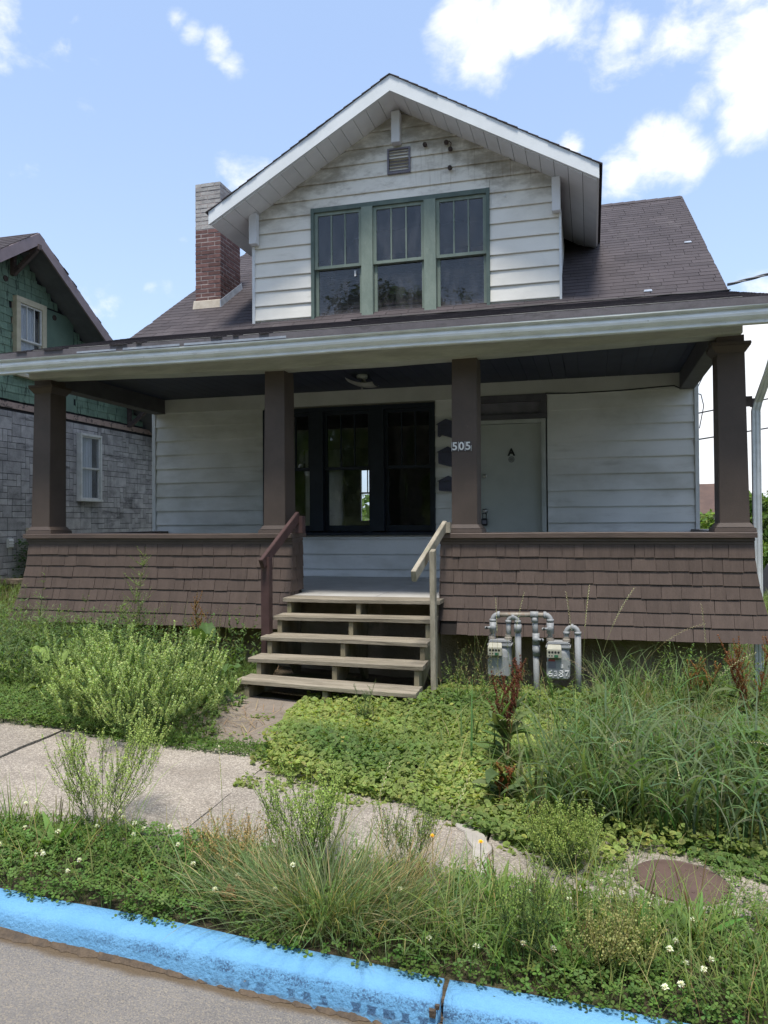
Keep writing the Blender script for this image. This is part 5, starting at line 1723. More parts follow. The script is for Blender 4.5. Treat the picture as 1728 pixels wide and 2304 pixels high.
# dryer vent and a paper notice on the wall
dv = thing('dryer_vent', 'white louvred dryer vent cover on the grey stone wall', 'vent', (NX + .01, .72, 1.31))
obj('cover', MB().box(NX + .001, NX + .03, .65, .79, 1.27, 1.43), M['nwhite'], dv, bevel=.004)
for k in range(3):
    z = 1.29 + k * .045
    obj('louver', MB().hexa([(NX + .031, .665, z), (NX + .052, .665, z), (NX + .052, .775, z), (NX + .031, .775, z), (NX + .031, .665, z + .04), (NX + .036, .665, z + .04), (NX + .036, .775, z + .04), (NX + .031, .775, z + .04)]), M['nwhite'], dv)
ub_ = thing('utility_box', 'small pale utility box on the neighbour wall above the vine', 'utility box', (NX + .01, 1.30, 1.45))
obj('box', MB().box(NX + .001, NX + .09, 1.10, 1.42, 1.42, 1.60), M['ntrim'], ub_, bevel=.006)
obj('lid', MB().box(NX + .0905, NX + .10, 1.11, 1.41, 1.43, 1.59), M['nwhite'], ub_)
# low stone ledge between the houses
ld = thing('garden_wall', 'low tan stone ledge between the two houses', 'wall', (-3.0, .5, .5))
for k in range(7):
    a = -3.15 - .9 + k * .19 * 1.0
    obj('coping', MB().box(-4.4 + k * .24, -4.4 + k * .24 + .232, .36, .66, .70 + RD.uniform(-.004, .004), .775 + RD.uniform(-.004, .004)), M['tan'], ld, bevel=.01)
for r in range(2):
    for k in range(6):
        obj('stone', MB().box(-4.4 + k * .28, -4.4 + k * .28 + .27, .39 + RD.uniform(-.01, .01), .63, .36 + r * .17, .36 + r * .17 + .163), M['tan'], ld, bevel=.012)

# ------------------------------------------------------------------ wires


def cable(pts, r, m, label, twist=0, sagm=0.0, name='utility_cable'):
    P_ = [Vector(q) for q in pts]
    fine = []
    for a, b in zip(P_, P_[1:]):
        for k in range(16):
            t = k / 16
            q = a.lerp(b, t)
            q.z -= sagm * 4 * t * (1 - t)
            fine.append(q)
    fine.append(P_[-1])
    mb = MB()
    if twist:
        dense = []
        for a, b in zip(fine, fine[1:]):
            dense += [a.lerp(b, k / 6) for k in range(6)]
        for ph in range(3):
            mb.tube([q + Vector((0, math.cos(i * .55 + ph * 2.1), math.sin(i * .55 + ph * 2.1))) * r for i, q in enumerate(dense)], r * .8, 5)
    else:
        mb.tube(fine, r, 6)
    return tag(obj(name, mb, m, None, True), label, 'cable', 'utility cables')


cable([(7.70, -.22, 4.42), (12.6, -.9, 5.75), (22, -3, 7.2)], .011, M['cablegrey'], 'twisted service cable reaching the right edge of the roof', 1, .15)
cable([(7.40, 6.0, 3.6), (19.5, 16, 7.4)], .014, M['cable'], 'uppermost black wire crossing the sky behind the right column', 0, .2)
cable([(7.38, 5.2, 3.05), (20.5, 19, 6.6)], .014, M['cable'], 'lower black wire behind the right column, just under another', 0, .2)
cable([(7.38, .15, 3.22), (7.44, .10, 3.19), (7.47, .10, 3.05), (7.42, .12, 2.78)], .006, M['cable'], 'loop of thin cable hanging off the right corner board')
cable([(7.38, .15, 3.23), (7.9, 2.2, 4.1)], .006, M['cable'], 'thin wire rising from the right corner of the house wall')
wc = [(5.585, -.05, 3.275), (5.9, -.03, 3.262), (6.5, -.028, 3.268), (7.0, -.028, 3.292), (7.12, -.03, 3.295), (7.2, -.03, 3.25)]
tag(obj('wall_cable', MB().tube(wc, .007, 6), M['cable'], None, True), 'black cable stapled along the wall above the door transom', 'cable')
mb = MB()
for k, (dz, dy) in enumerate(((0, 0), (.03, .06), (.012, .12))):
    mb.tube([(3.1 + i * .33, -.30 + dy * .5 - .10 * math.sin(i * .37 + k), 4.345 + (-.1 - .10 * math.sin(i * .37 + k) + dy * .5) * PS + .012 + abs(math.sin(i * 1.3 + k)) * .01) for i in range(15)], .008, 5)
tag(obj('roof_cable', mb, M['cable'], None, True), 'loose black cables lying along the porch roof under the dormer', 'cable')

# ------------------------------------------------------------------ plants: vectorised leaf and blade builders


class VG:
    def __init__(self):
        self.v, self.f, self.c, self.n = [], [], [], 0

    def add(self, v, f, c):
        self.v.append(v.reshape(-1, 3))
        self.c.append(np.clip(c.reshape(-1, 3), 0.002, 1))
        self.f.append(np.asarray(f).reshape(-1, np.asarray(f).shape[-1]) + self.n)
        self.n += len(self.v[-1])
        return self

    def inst(self, tv, tf, R, pos, col, tcol=None, size=1.0):
        """template verts tv (k,3) faces tf, rotation (N,3,3), pos (N,3), col (N,3)"""
        N, k = len(pos), len(tv)
        size = np.broadcast_to(np.asarray(size, float), (N,))
        v = np.einsum('nij,kj->nki', R, tv) * size[:, None, None] + pos[:, None, :]
        c = np.broadcast_to(col[:, None, :], (N, k, 3)).copy()
        if tcol is not None:
            c = c * tcol[None, :, None]
        f = (np.asarray(tf)[None] + (np.arange(N) * k)[:, None, None]).reshape(-1, np.asarray(tf).shape[-1])
        return self.add(v, f, c)

    def blades(self, base, az, lean, curve, length, width, col0, col1, segs=5, prof='grass', fold=0.0, twist=0.0, cexp=1.0):
        N = len(base)
        e = lambda q: np.broadcast_to(np.asarray(q, float), (N,))
        az, lean, curve, length, width, twist = map(e, (az, lean, curve, length, width, twist))
        s = np.linspace(0, 1, segs + 1)
        th = lean[:, None] + curve[:, None] * s[None] ** cexp
        d = np.stack([np.sin(th) * np.cos(az)[:, None], np.sin(th) * np.sin(az)[:, None], np.cos(th)], -1)
        step = (d[:, :-1] + d[:, 1:]) / 2 * (length / segs)[:, None, None]
        P_ = np.concatenate([np.zeros((N, 1, 3)), np.cumsum(step, 1)], 1) + base[:, None, :]
        side = np.stack([-np.sin(az), np.cos(az), np.zeros(N)], -1)[:, None, :] * np.ones((1, segs + 1, 1))
        nrm = np.cross(side, d)
        tw = twist[:, None, None] * s[None, :, None]
        side = side * np.cos(tw) + nrm * np.sin(tw)
        nrm = np.cross(side, d)
        pr = {'grass': np.clip((1 - s ** 2.2) * (0.75 + 0.5 * np.minimum(s * 3, 1) * 0.5), 0.02, 1), 'lance': np.clip(np.sin(np.pi * (s * 0.94 + 0.03)) ** 0.8, 0.03, 1),
              'ovate': np.clip(np.sin(np.pi * np.clip(s, 0.02, 0.99) ** 0.62) ** 0.75, 0.04, 1), 'obov': np.clip(np.sin(np.pi * np.clip(s, 0.02, 0.985) ** 1.5) ** 0.8, 0.04, 1),
              'stem': 1 - 0.6 * s}[prof]
        w = width[:, None, None] / 2 * pr[None, :, None]
        c = (col0[:, None, :] * (1 - s)[None, :, None] + col1[:, None, :] * s[None, :, None])
        n1 = segs + 1
        if fold:
            V_ = np.stack([P_ - side * w + nrm * w * fold, P_, P_ + side * w + nrm * w * fold], 2)
            C_ = np.stack([c, c * 1.15, c], 2)
            q = []
            for i in range(segs):
                a = i * 3
                q += [(a, a + 1, a + 4, a + 3), (a + 1, a + 2, a + 5, a + 4)]
            k = n1 * 3
        else:
            V_ = np.stack([P_ - side * w, P_ + side * w], 2)
            C_ = np.stack([c, c], 2)
            q = [(2 * i, 2 * i + 1, 2 * i + 3, 2 * i + 2) for i in range(segs)]
            k = n1 * 2
        f = (np.array(q)[None] + (np.arange(N) * k)[:, None, None]).reshape(-1, 4)
        self.add(V_, f, C_)
        return P_, d

    def tubes(self, P_, r, col, n=3):
        """P_ (N, m, 3) centre lines -> thin n-sided stems"""
        N, m, _ = P_.shape
        d = np.gradient(P_, axis=1)
        d /= np.linalg.norm(d, axis=-1, keepdims=True) + 1e-9
        a = np.cross(d, np.array([0.31, 0.52, 0.79]))
        a /= np.linalg.norm(a, axis=-1, keepdims=True) + 1e-9
        b = np.cross(d, a)
        r = np.broadcast_to(np.asarray(r, float), (m,)) if np.ndim(r) < 2 else r
        rr = r[None, :, None] if np.ndim(r) == 1 else r[:, :, None]
        V_ = np.stack([P_ + (a * math.cos(2 * math.pi * k / n) + b * math.sin(2 * math.pi * k / n)) * rr for k in range(n)], 2)
        q = [(i * n + k, i * n + (k + 1) % n, (i + 1) * n + (k + 1) % n, (i + 1) * n + k) for i in range(m - 1) for k in range(n)]
        f = (np.array(q)[None] + (np.arange(N) * m * n)[:, None, None]).reshape(-1, 4)
        C_ = np.broadcast_to(col.reshape(-1, 1, 1, 3), V_.shape)
        return self.add(V_, f, C_)

    def build(self, name, m, parent=None):
        v = np.concatenate(self.v)
        c = np.concatenate(self.c)
        L = root_loc(parent)
        v = v - np.array([L.x, L.y, L.z])
        me = bpy.data.meshes.new(name)
        idx = np.concatenate([f.reshape(-1) for f in self.f])
        tot = np.concatenate([np.full(len(f), f.shape[1]) for f in self.f])
        st = np.concatenate([[0], np.cumsum(tot)[:-1]])
        me.vertices.add(len(v))
        me.vertices.foreach_set('co', v.astype(np.float32).ravel())
        me.loops.add(len(idx))
        me.loops.foreach_set('vertex_index', idx.astype(np.int32))
        me.polygons.add(len(tot))
        me.polygons.foreach_set('loop_start', st.astype(np.int32))
        me.polygons.foreach_set('loop_total', tot.astype(np.int32))
        me.update(calc_edges=True)
        at = me.color_attributes.new('col', 'FLOAT_COLOR', 'POINT')
        at.data.foreach_set('color', np.concatenate([c, np.ones((len(c), 1))], 1).astype(np.float32).ravel())
        me.polygons.foreach_set('use_smooth', np.ones(len(tot), bool))
        me.materials.append(m)
        o = bpy.data.objects.new(name, me)
        COL.objects.link(o)
        if parent is not None:
            o.parent = parent
        return o


U = lambda a, b, n: NG.uniform(a, b, n)
GA = lambda m, s, n: NG.normal(m, s, n)


def colv(c, n, v=0.18, hue=0.10):
    c = np.array(c)[None] * (1 + GA(0, v, (n, 1)).clip(-.5, .7))
    return (c * (1 + GA(0, hue, (n, 3)).clip(-.3, .3))).clip(.003, .9)


def frames(nrm, spin):
    """rotation matrices with local z along nrm, spun"""
    z = nrm / np.linalg.norm(nrm, axis=-1, keepdims=True)
    x = np.cross(np.array([0.0, 1.0, 0.0]) + 0 * z, z)
    x /= np.linalg.norm(x, axis=-1, keepdims=True) + 1e-9
    y = np.cross(z, x)
    c, s = np.cos(spin)[:, None], np.sin(spin)[:, None]
    x2 = x * c + y * s
    y2 = np.cross(z, x2)
    return np.stack([x2, y2, z], -1)


def inpoly(x, y, poly):
    ins = np.zeros(len(x), bool)
    n = len(poly)
    for i in range(n):
        x1, y1 = poly[i]
        x2, y2 = poly[(i + 1) % n]
        c = ((y1 > y) != (y2 > y)) & (x < (x2 - x1) * (y - y1) / (y2 - y1 + 1e-12) + x1)
        ins ^= c
    return ins


def wob(x, y, s=1.0, ph=0.0):
    """smooth patchiness in 0..1"""
    return 0.5 + 0.25 * (np.sin(x * 2.3 * s + 1.3 * np.sin(y * 1.7 * s + ph) + ph) + np.sin(y * 2.9 * s + 1.1 * np.sin(x * 2.1 * s + 2 * ph) + 2.2 * ph))


def scatter(poly, dens, keep=None):
    px, py = zip(*poly)
    A = (max(px) - min(px)) * (max(py) - min(py))
    n = int(A * dens)
    x, y = U(min(px), max(px), n), U(min(py), max(py), n)
    k = inpoly(x, y, poly)
    x, y = x[k], y[k]
    if keep is not None:
        k = NG.uniform(0, 1, len(x)) < keep(x, y)
        x, y = x[k], y[k]
    return x, y


def at_ground(x, y, dz=0.0):
    return np.stack([x, y, gz(x, y) + dz], -1)


# templates
def disc_leaf(n=9, cup=0.25, notch=0.35):
    a = np.linspace(0.35, 2 * np.pi - 0.35, n)
    r = 1 + 0.06 * np.cos(a * 6)
    ring = np.stack([np.cos(a) * r, np.sin(a) * r, np.full(n, cup) + 0.06 * np.sin(a * 3)], -1)
    v = np.concatenate([[[notch * 0.3, 0, 0]], ring])
    f = [(0, i, i + 1) for i in range(1, n)]
    c = np.concatenate([[0.62], np.full(n, 1.12)])
    return v, np.array(f), c


def clover_leaf():
    vs, fs, cs = [], [], []
    for k in range(3):
        a = k * 2 * np.pi / 3
        b = len(vs)
        loc = [(0.05, 0), (0.45, 0.30), (0.85, 0.36), (1.0, 0.10), (1.0, -0.10), (0.85, -0.36), (0.45, -0.30)]
        for (r, t) in loc:
            vs.append((r * math.cos(a) - t * math.sin(a), r * math.sin(a) + t * math.cos(a), 0.22 * abs(t) + 0.12 * r))
            cs.append(0.85 if r < .1 else 1.0)
        fs += [(b, b + 6, b + 1), (b + 1, b + 6, b + 5), (b + 1, b + 5, b + 2), (b + 2, b + 5, b + 4), (b + 2, b + 4, b + 3)]
    return np.array(vs), np.array(fs), np.array(cs)


DIAM = (np.array([(1, 0, 0), (0, .8, 0.1), (-1, 0, 0), (0, -.8, 0.1)], float), np.array([(0, 1, 2, 3)]))
LEAF6 = (np.array([(0, 0, 0), (.3, .22, .06), (.7, .18, .05), (1, 0, -.02), (.7, -.18, .05), (.3, -.22, .06), (.5, 0, 0)], float), np.array([(0, 6, 1), (1, 6, 2), (2, 6, 3), (3, 6, 4), (4, 6, 5), (5, 6, 0)]))


def rand_dirs(n, up=0.0):
    d = GA(0, 1, (n, 3))
    d[:, 2] += up
    return d / np.linalg.norm(d, axis=-1, keepdims=True)


# ------------------------------------------------------------------ ground plants as masses
def clover(name, poly, dens, hmax, col, keep=None, size=(.011, .021)):
    x, y = scatter(poly, dens, keep)
    n = len(x)
    h = hmax * (0.25 + 0.75 * U(0, 1, n) ** .7) * (0.6 + 0.6 * wob(x, y, 1.7))
    g_ = VG()
    nr = np.stack([GA(0, .33, n), GA(-.12, .33, n), np.ones(n)], -1)
    v, f, c = clover_leaf()
    shade_ = colv(col, n, .2, .08)
    g_.inst(v, f, frames(nr, U(0, 6.28, n)), at_ground(x, y, h), shade_, c, U(*size, n))
    k = NG.choice(n, n // 3, replace=False)
    b = at_ground(x[k] + GA(0, .01, len(k)), y[k] + GA(0, .01, len(k)))
    tip = np.stack([x[k], y[k], gz(x[k], y[k]) + h[k]], -1)
    P_ = np.stack([b, (b + tip) / 2 + GA(0, .004, b.shape), tip], 1)
    g_.tubes(P_, .0009, colv((.10, .15, .05), len(k)))
    o = g_.build(name, M['leaf'])
    o['kind'] = 'stuff'
    return o


def turf(name, x, y, hl, hw, col, tipc, lean=(.05, .5), curve=(.2, 1.1), segs=4, az=None, wj=.35, twist=0.8, cexp=1.0):
    n = len(x)
    g_ = VG()
    L_ = hl if np.ndim(hl) else np.full(n, hl)
    L_ = L_ * U(.5, 1.15, n)
    c0 = colv(col, n, .24, .15)
    g_.blades(at_ground(x, y, -.005), U(0, 6.28, n) if az is None else az, U(*lean, n), U(*curve, n), L_, hw * (1 + U(-wj, wj, n)), c0 * .8, np.array(tipc)[None] * .35 + c0 * .75, segs, 'grass', .25, U(-twist, twist, n), cexp)
    o = g_.build(name, M['grass'])
    o['kind'] = 'stuff'
    return o


edge = lambda x: np.interp(x, [-3, 1.5, 3.06, 4.11, 5.18, 5.85, 6.3, 6.9, 9], [-6.6, -6.6, -6.60, -6.47, -6.42, -6.44, -6.42, -6.36, -6.3])
VERGE = [(-.6, -7.11), (9.6, -7.11)] + [(x, float(edge(x))) for x in np.arange(9.6, -.7, -.3)]
clover('clover', VERGE, 4600, .085, (.095, .160, .042), lambda x, y: np.where(x < 4.6, .95, np.where(x < 5.5, .35, .75)) * np.clip(.45 + wob(x, y, 2.6, .5), 0, 1))
# clover and grass spilling over the back of the kerb and out on the slab
SPILL = [(2.5, -7.17), (9, -7.17), (9, -7.08), (2.5, -7.08)]
clover('clover', SPILL, 3600, .05, (.075, .125, .030), lambda x, y: np.clip(wob(x, y * 0, 5.0, 1.1) * 1.5 - .5, 0, 1))
x, y = scatter(VERGE, 1300, lambda x, y: np.clip(.25 + wob(x, y, 3.1, 2.0), 0, 1) * np.where((x > 4.5), 1, .55))
turf('verge_grass', x, y, .16 * (.5 + wob(x, y, 2.2, .7)), .0042, (.085, .135, .035), (.20, .20, .07), (.05, .6), (.2, 1.2))
x, y = scatter(VERGE, 190, lambda x, y: np.where(x > 4.7, 1, .35) * wob(x, y, 1.9, 4))
turf('dry_grass', x, y, .34, .0024, (.30, .25, .115), (.42, .34, .19), (.1, .7), (.1, .9), 5)
x, y = scatter(VERGE, 800, lambda x, y: np.where(x > 5.5, 1, np.where(x < 3.4, .8, .2)) * np.where((x > 6.1) & (x < 6.9) & (y > -6.72), .5, 1))
turf('verge_grass', x, y, .34 * (.5 + wob(x, y, 2.2, .2)), .0052, (.125, .180, .055), (.26, .26, .10), (.05, .5), (.3, 1.3), 6)

IVY = [(3.74, -3.65), (3.76, -4.2), (3.92, -4.7), (3.96, -5.12), (4.22, -5.52), (4.8, -5.66), (5.1, -5.70), (5.44, -5.86), (5.80, -6.05), (6.2, -6.14), (6.34, -5.88), (6.75, -5.80), (7.2, -5.85), (9.0, -5.9), (9.0, -2.7), (4.8, -2.75), (4.74, -3.60)]


def ivy(name, poly, dens, col, hmax, size, keep=None, alt=None):
    x, y = scatter(poly, dens, keep)
    n = len(x)
    h = .008 + hmax * U(0, 1, n) * (.35 + .9 * wob(x, y, 1.3, .9))
    nr = np.stack([GA(0, .42, n), GA(-.2, .42, n), np.ones(n)], -1)
    v, f, c = disc_leaf()
    cc = colv(col, n, .16, .06)
    if alt is not None:
        k = np.clip(wob(x, y, 1.6, 2.4) * 1.6 - .45, 0, 1)[:, None]
        cc = cc * (1 - k) + colv(alt, n, .16, .06) * k
    g_ = VG()
    g_.inst(v, f, frames(nr, U(0, 6.28, n)), at_ground(x, y, h), cc, c, U(*size, n))
    o = g_.build(name, M['leaf'])
    o['kind'] = 'stuff'
    return o


ivy('ground_ivy', IVY, 7600, (.225, .270, .080), .13, (.008, .0195), lambda x, y: np.where(x < 5.9, 1, .55) * (.55 + .45 * wob(x, y, 2.9, 1.5)), (.095, .150, .045))
ivy('ground_ivy', IVY, 110, (.32, .31, .09), .13, (.008, .016))
# runners over the slab edge
IV2 = [(3.86, -4.9), (4.05, -5.75), (4.9, -5.82), (5.6, -6.05), (6.25, -6.32), (6.3, -6.05), (5.6, -5.75), (4.4, -5.3)]
ivy('ground_ivy', IV2, 2000, (.155, .20, .055), .03, (.009, .020), lambda x, y: np.clip(wob(x, y, 4.5, 3.1) * 1.7 - .55, 0, 1))
ivy('ground_ivy', [(3.5, -4.3), (3.85, -3.9), (3.9, -5.2), (3.62, -5.1)], 900, (.14, .19, .055), .03, (.009, .018), lambda x, y: np.clip(wob(x, y, 5.5, 1.1) * 1.7 - .6, 0, 1))
ivy('ground_ivy', [(6.75, -5.95), (7.2, -6.15), (7.0, -5.6), (6.4, -5.7)], 3400, (.11, .17, .05), .06, (.012, .021))
# weeds in the crack between path and sidewalk
CRK = [(2.7, -5.28), (3.3, -5.30), (4.12, -5.26), (4.12, -5.02), (3.4, -5.0), (2.7, -5.0)]
x, y = scatter(CRK, 2400, lambda x, y: np.clip(.3 + wob(x, y, 3.3), 0, 1))
turf('crack_grass', x, y, .085, .006, (.10, .17, .045), (.17, .22, .07), (.2, 1.1), (.2, .8), 4)
clover('clover', CRK, 2500, .05, (.075, .13, .03))
x, y = scatter([(6.2, -6.42), (6.75, -6.42), (6.85, -5.85), (6.2, -5.85)], 4200, lambda x, y: (np.hypot(x - 6.52, y + 6.12) > .222) * (np.hypot(x - 6.52, y + 6.12) < .31) * np.clip(wob(x, y, 5.0, .7) * 1.8 - .4, 0, 1))
clover('clover', [(5.62, -6.48), (7.6, -6.44), (7.6, -6.18), (6.8, -6.22), (6.2, -6.34), (5.62, -6.34)], 1700, .05, (.10, .16, .045), lambda x, y: np.clip(wob(x, y, 4.6, 2.0) * 1.9 - .7, 0, 1) * (np.hypot(x - 6.52, y + 6.12) > .22), (.009, .016))
clover('clover', [(6.1, -6.3), (6.95, -6.3), (6.95, -5.8), (6.15, -5.8)], 3000, .05, (.10, .16, .045), lambda x, y: np.clip(wob(x, y, 4.1, .3) * 1.9 - .45, 0, 1) * (np.hypot(x - 6.52, y + 6.12) > .205), (.009, .016))
turf('crack_grass', x, y, .10, .005, (.10, .15, .04), (.17, .20, .07), (.2, 1.1), (.2, .8), 4)

# left yard
LYARD = [(-3.0, -5.22), (1.9, -5.26), (2.9, -5.22), (3.08, -4.9), (3.05, -2.75), (-3.0, -2.75)]
clover('ground_cover', LYARD, 3800, .10, (.100, .155, .045), lambda x, y: np.clip(.5 + wob(x, y, 2), 0, 1), (.012, .02))
x, y = scatter(LYARD, 1500, lambda x, y: np.clip(.3 + wob(x, y, 2.4, 1), 0, 1))
turf('yard_grass', x, y, .15 + .16 * np.clip((y + 5) / 2, 0, 1), .0045, (.085, .135, .040), (.18, .20, .07), (.05, .6), (.2, 1.2))


def leafy_mass(name, n, xr, yr, h0, col, leafl, leafw, nl=14, segs=5, prof='lance', keep=None, m='leaf', tip=None, up=.9):
    """many upright leafy stems"""
    x, y = U(*xr, n), U(*yr, n)
    if keep is not None:
        k = NG.uniform(0, 1, n) < keep(x, y)
        x, y = x[k], y[k]
    n = len(x)
    hh = (h0(x, y) if callable(h0) else np.full(n, h0)) * U(.6, 1.12, n)
    g_ = VG()
    P_, d = g_.blades(at_ground(x, y, -.01), U(0, 6.28, n), U(0, .3, n), U(-.1, .5, n), hh, .0045, colv((.10, .13, .05), n), colv((.12, .16, .06), n), 8, 'stem')
    s = U(.15, 1, (n, nl))
    i0 = np.clip((s * 8).astype(int), 0, 7)
    fr = (s * 8 - i0)[..., None]
    r_ = np.arange(n)[:, None]
    pos = P_[r_, i0] * (1 - fr) + P_[r_, i0 + 1] * fr
    N = n * nl
    sz = (1.15 - .75 * s).reshape(-1)
    cc = colv(col, N, .2, .08)
    tipc = cc * 1.2 if tip is None else cc * .6 + np.array(tip)[None] * .5
    g_.blades(pos.reshape(-1, 3), U(0, 6.28, N), U(up - .4, up + .4, N), U(.1, .9, N), leafl * sz * U(.7, 1.2, N), leafw * sz * U(.7, 1.2, N), cc, tipc, 4, prof, .3)
    o = g_.build(name, M[m])
    o['kind'] = 'stuff'
    return o


leafy_mass('tall_weeds', 380, (-1.6, 1.6), (-4.5, -2.95), lambda x, y: .56 + .40 * np.clip((1.0 - x) / 1.4, 0, 1), (.105, .150, .062), .105, .017, 28)
leafy_mass('tall_weeds', 260, (.7, 2.9), (-3.9, -2.9), lambda x, y: .46 + .22 * wob(x, y, 2.1), (.080, .125, .045), .080, .030, 18, prof='ovate')
leafy_mass('low_weeds', 420, (-1.5, 2.4), (-5.15, -3.9), .16, (.12, .175, .055), .05, .016, 12, prof='ovate')
leafy_mass('low_weeds', 260, (2.1, 3.5), (-5.24, -4.85), .15, (.11, .165, .05), .045, .013, 16, prof='lance')
leafy_mass('low_weeds', 90, (2.9, 3.35), (-4.9, -3.95), .16, (.105, .16, .05), .05, .02, 12, prof='ovate')
leafy_mass('low_weeds', 150, (4.8, 8), (-7.0, -6.4), .20, (.11, .165, .05), .055, .014, 14, prof='lance')
leafy_mass('low_weeds', 70, (2.8, 4.8), (-6.95, -6.5), .12, (.105, .165, .048), .05, .018, 10, prof='ovate')

# right yard: long grass, thickest and most arching at the right front
RY = [(5.15, -5.2), (5.75, -5.75), (6.3, -5.75), (7.0, -5.55), (9, -5.6), (9, -2.75), (5.0, -2.8)]
xl = lambda y: 5.62 + .26 * np.clip(y + 5.2, 0, 2)
x, y = scatter(RY, 900, lambda x, y: np.clip((x - xl(y)) / .35, .03, 1) * (.35 + .65 * wob(x, y, 1.8, 3)) * np.clip(1.15 - np.clip(y + 4.2, 0, 2) * .4, 0, 1))
turf('long_grass', x, y, (.70 - .24 * np.clip((y + 4.4) / 1.2, 0, 1)) * (.6 + .5 * wob(x, y, 1.4, 1)), .0135, (.085, .132, .050), (.15, .19, .075), (.0, .38), (.5, 2.7), 10, None, .45, 1.2, 2.0)
x, y = scatter([(6.0, -5.75), (7.1, -5.75), (9, -5.7), (9, -4.5), (6.2, -4.6)], 700, lambda x, y: np.clip(.4 + wob(x, y, 2.4, 2), 0, 1))
turf('long_grass', x, y, .78, .0155, (.078, .122, .056), (.13, .17, .08), (.0, .42), (1.2, 3.0), 11, None, .4, 1.0, 1.8)
leafy_mass('low_weeds', 130, (5.9, 8.2), (-5.5, -3.7), .46, (.105, .155, .055), .075, .022, 13, prof='ovate')
x, y = scatter(RY, 420, lambda x, y: np.clip((x - xl(y)) / .5, .05, 1))
turf('dry_grass', x, y, .50, .0035, (.27, .23, .12), (.40, .33, .2), (.0, .7), (.2, 1.6), 7)
leafy_mass('low_weeds', 110, (4.0, 5.8), (-5.5, -3.6), .17, (.13, .19, .06), .05, .018, 11, prof='ovate')
leafy_mass('low_weeds', 70, (4.8, 6.1), (-3.7, -2.75), .34, (.12, .175, .055), .06, .016, 14)
leafy_mass('low_weeds', 120, (6.7, 7.7), (-3.4, -2.65), .62, (.10, .15, .05), .08, .022, 20)
x, y = scatter([(6.05, -3.7), (7.9, -3.7), (7.9, -2.7), (6.05, -2.7)], 300, lambda x, y: np.clip(.3 + wob(x, y, 2.4, 2), 0, 1))
turf('long_grass', x, y, .66, .011, (.085, .13, .05), (.16, .19, .08), (.0, .35), (.4, 2.2), 9, None, .4, 1.2, 2.0)
leafy_mass('low_weeds', 60, (5.2, 6.1), (-3.5, -3.1), .24, (.105, .155, .05), .08, .03, 9, prof='ovate')
leafy_mass('dry_weeds', 46, (4.9, 5.6), (-3.5, -2.9), .62, (.24, .20, .10), .03, .006, 16, tip=(.3, .2, .1))
leafy_mass('dry_weeds', 60, (1.6, 2.7), (-3.3, -2.9), .66, (.22, .20, .09), .03, .006, 16, tip=(.3, .2, .1))
x, y = scatter([(4.0, -5.2), (5.7, -5.6), (5.8, -3.0), (4.9, -3.0)], 210, lambda x, y: np.clip(wob(x, y, 3.2, 1.3) * 2 - .55, 0, 1))
turf('long_grass', x, y, .34, .008, (.10, .15, .05), (.2, .22, .08), (.0, .5), (.5, 1.8), 7)
leafy_mass('low_weeds', 150, (6.2, 8.6), (-4.2, -2.9), .35, (.075, .115, .045), .07, .020, 14, prof='ovate')

x, y = scatter([(7.75, -5.0), (14, -5.0), (15, 12), (7.8, 12)], 150, None)
turf('yard_grass', x, y, .34, .012, (.095, .140, .045), (.2, .2, .08), (.0, .6), (.2, 1.2), 4)
x, y = scatter([(-3.1, -2.7), (-.15, -2.7), (-.15, 9), (-3.1, 9)], 420, None)
turf('yard_grass', x, y, .24, .009, (.090, .135, .042), (.18, .2, .07), (.0, .6), (.2, 1.2), 4)

# ------------------------------------------------------------------ single plants


def plant(name, label, cat, base, group=None):
    bz = float(gz(base[0], base[1]))
    return thing(name, label, cat, (base[0], base[1], bz), group)


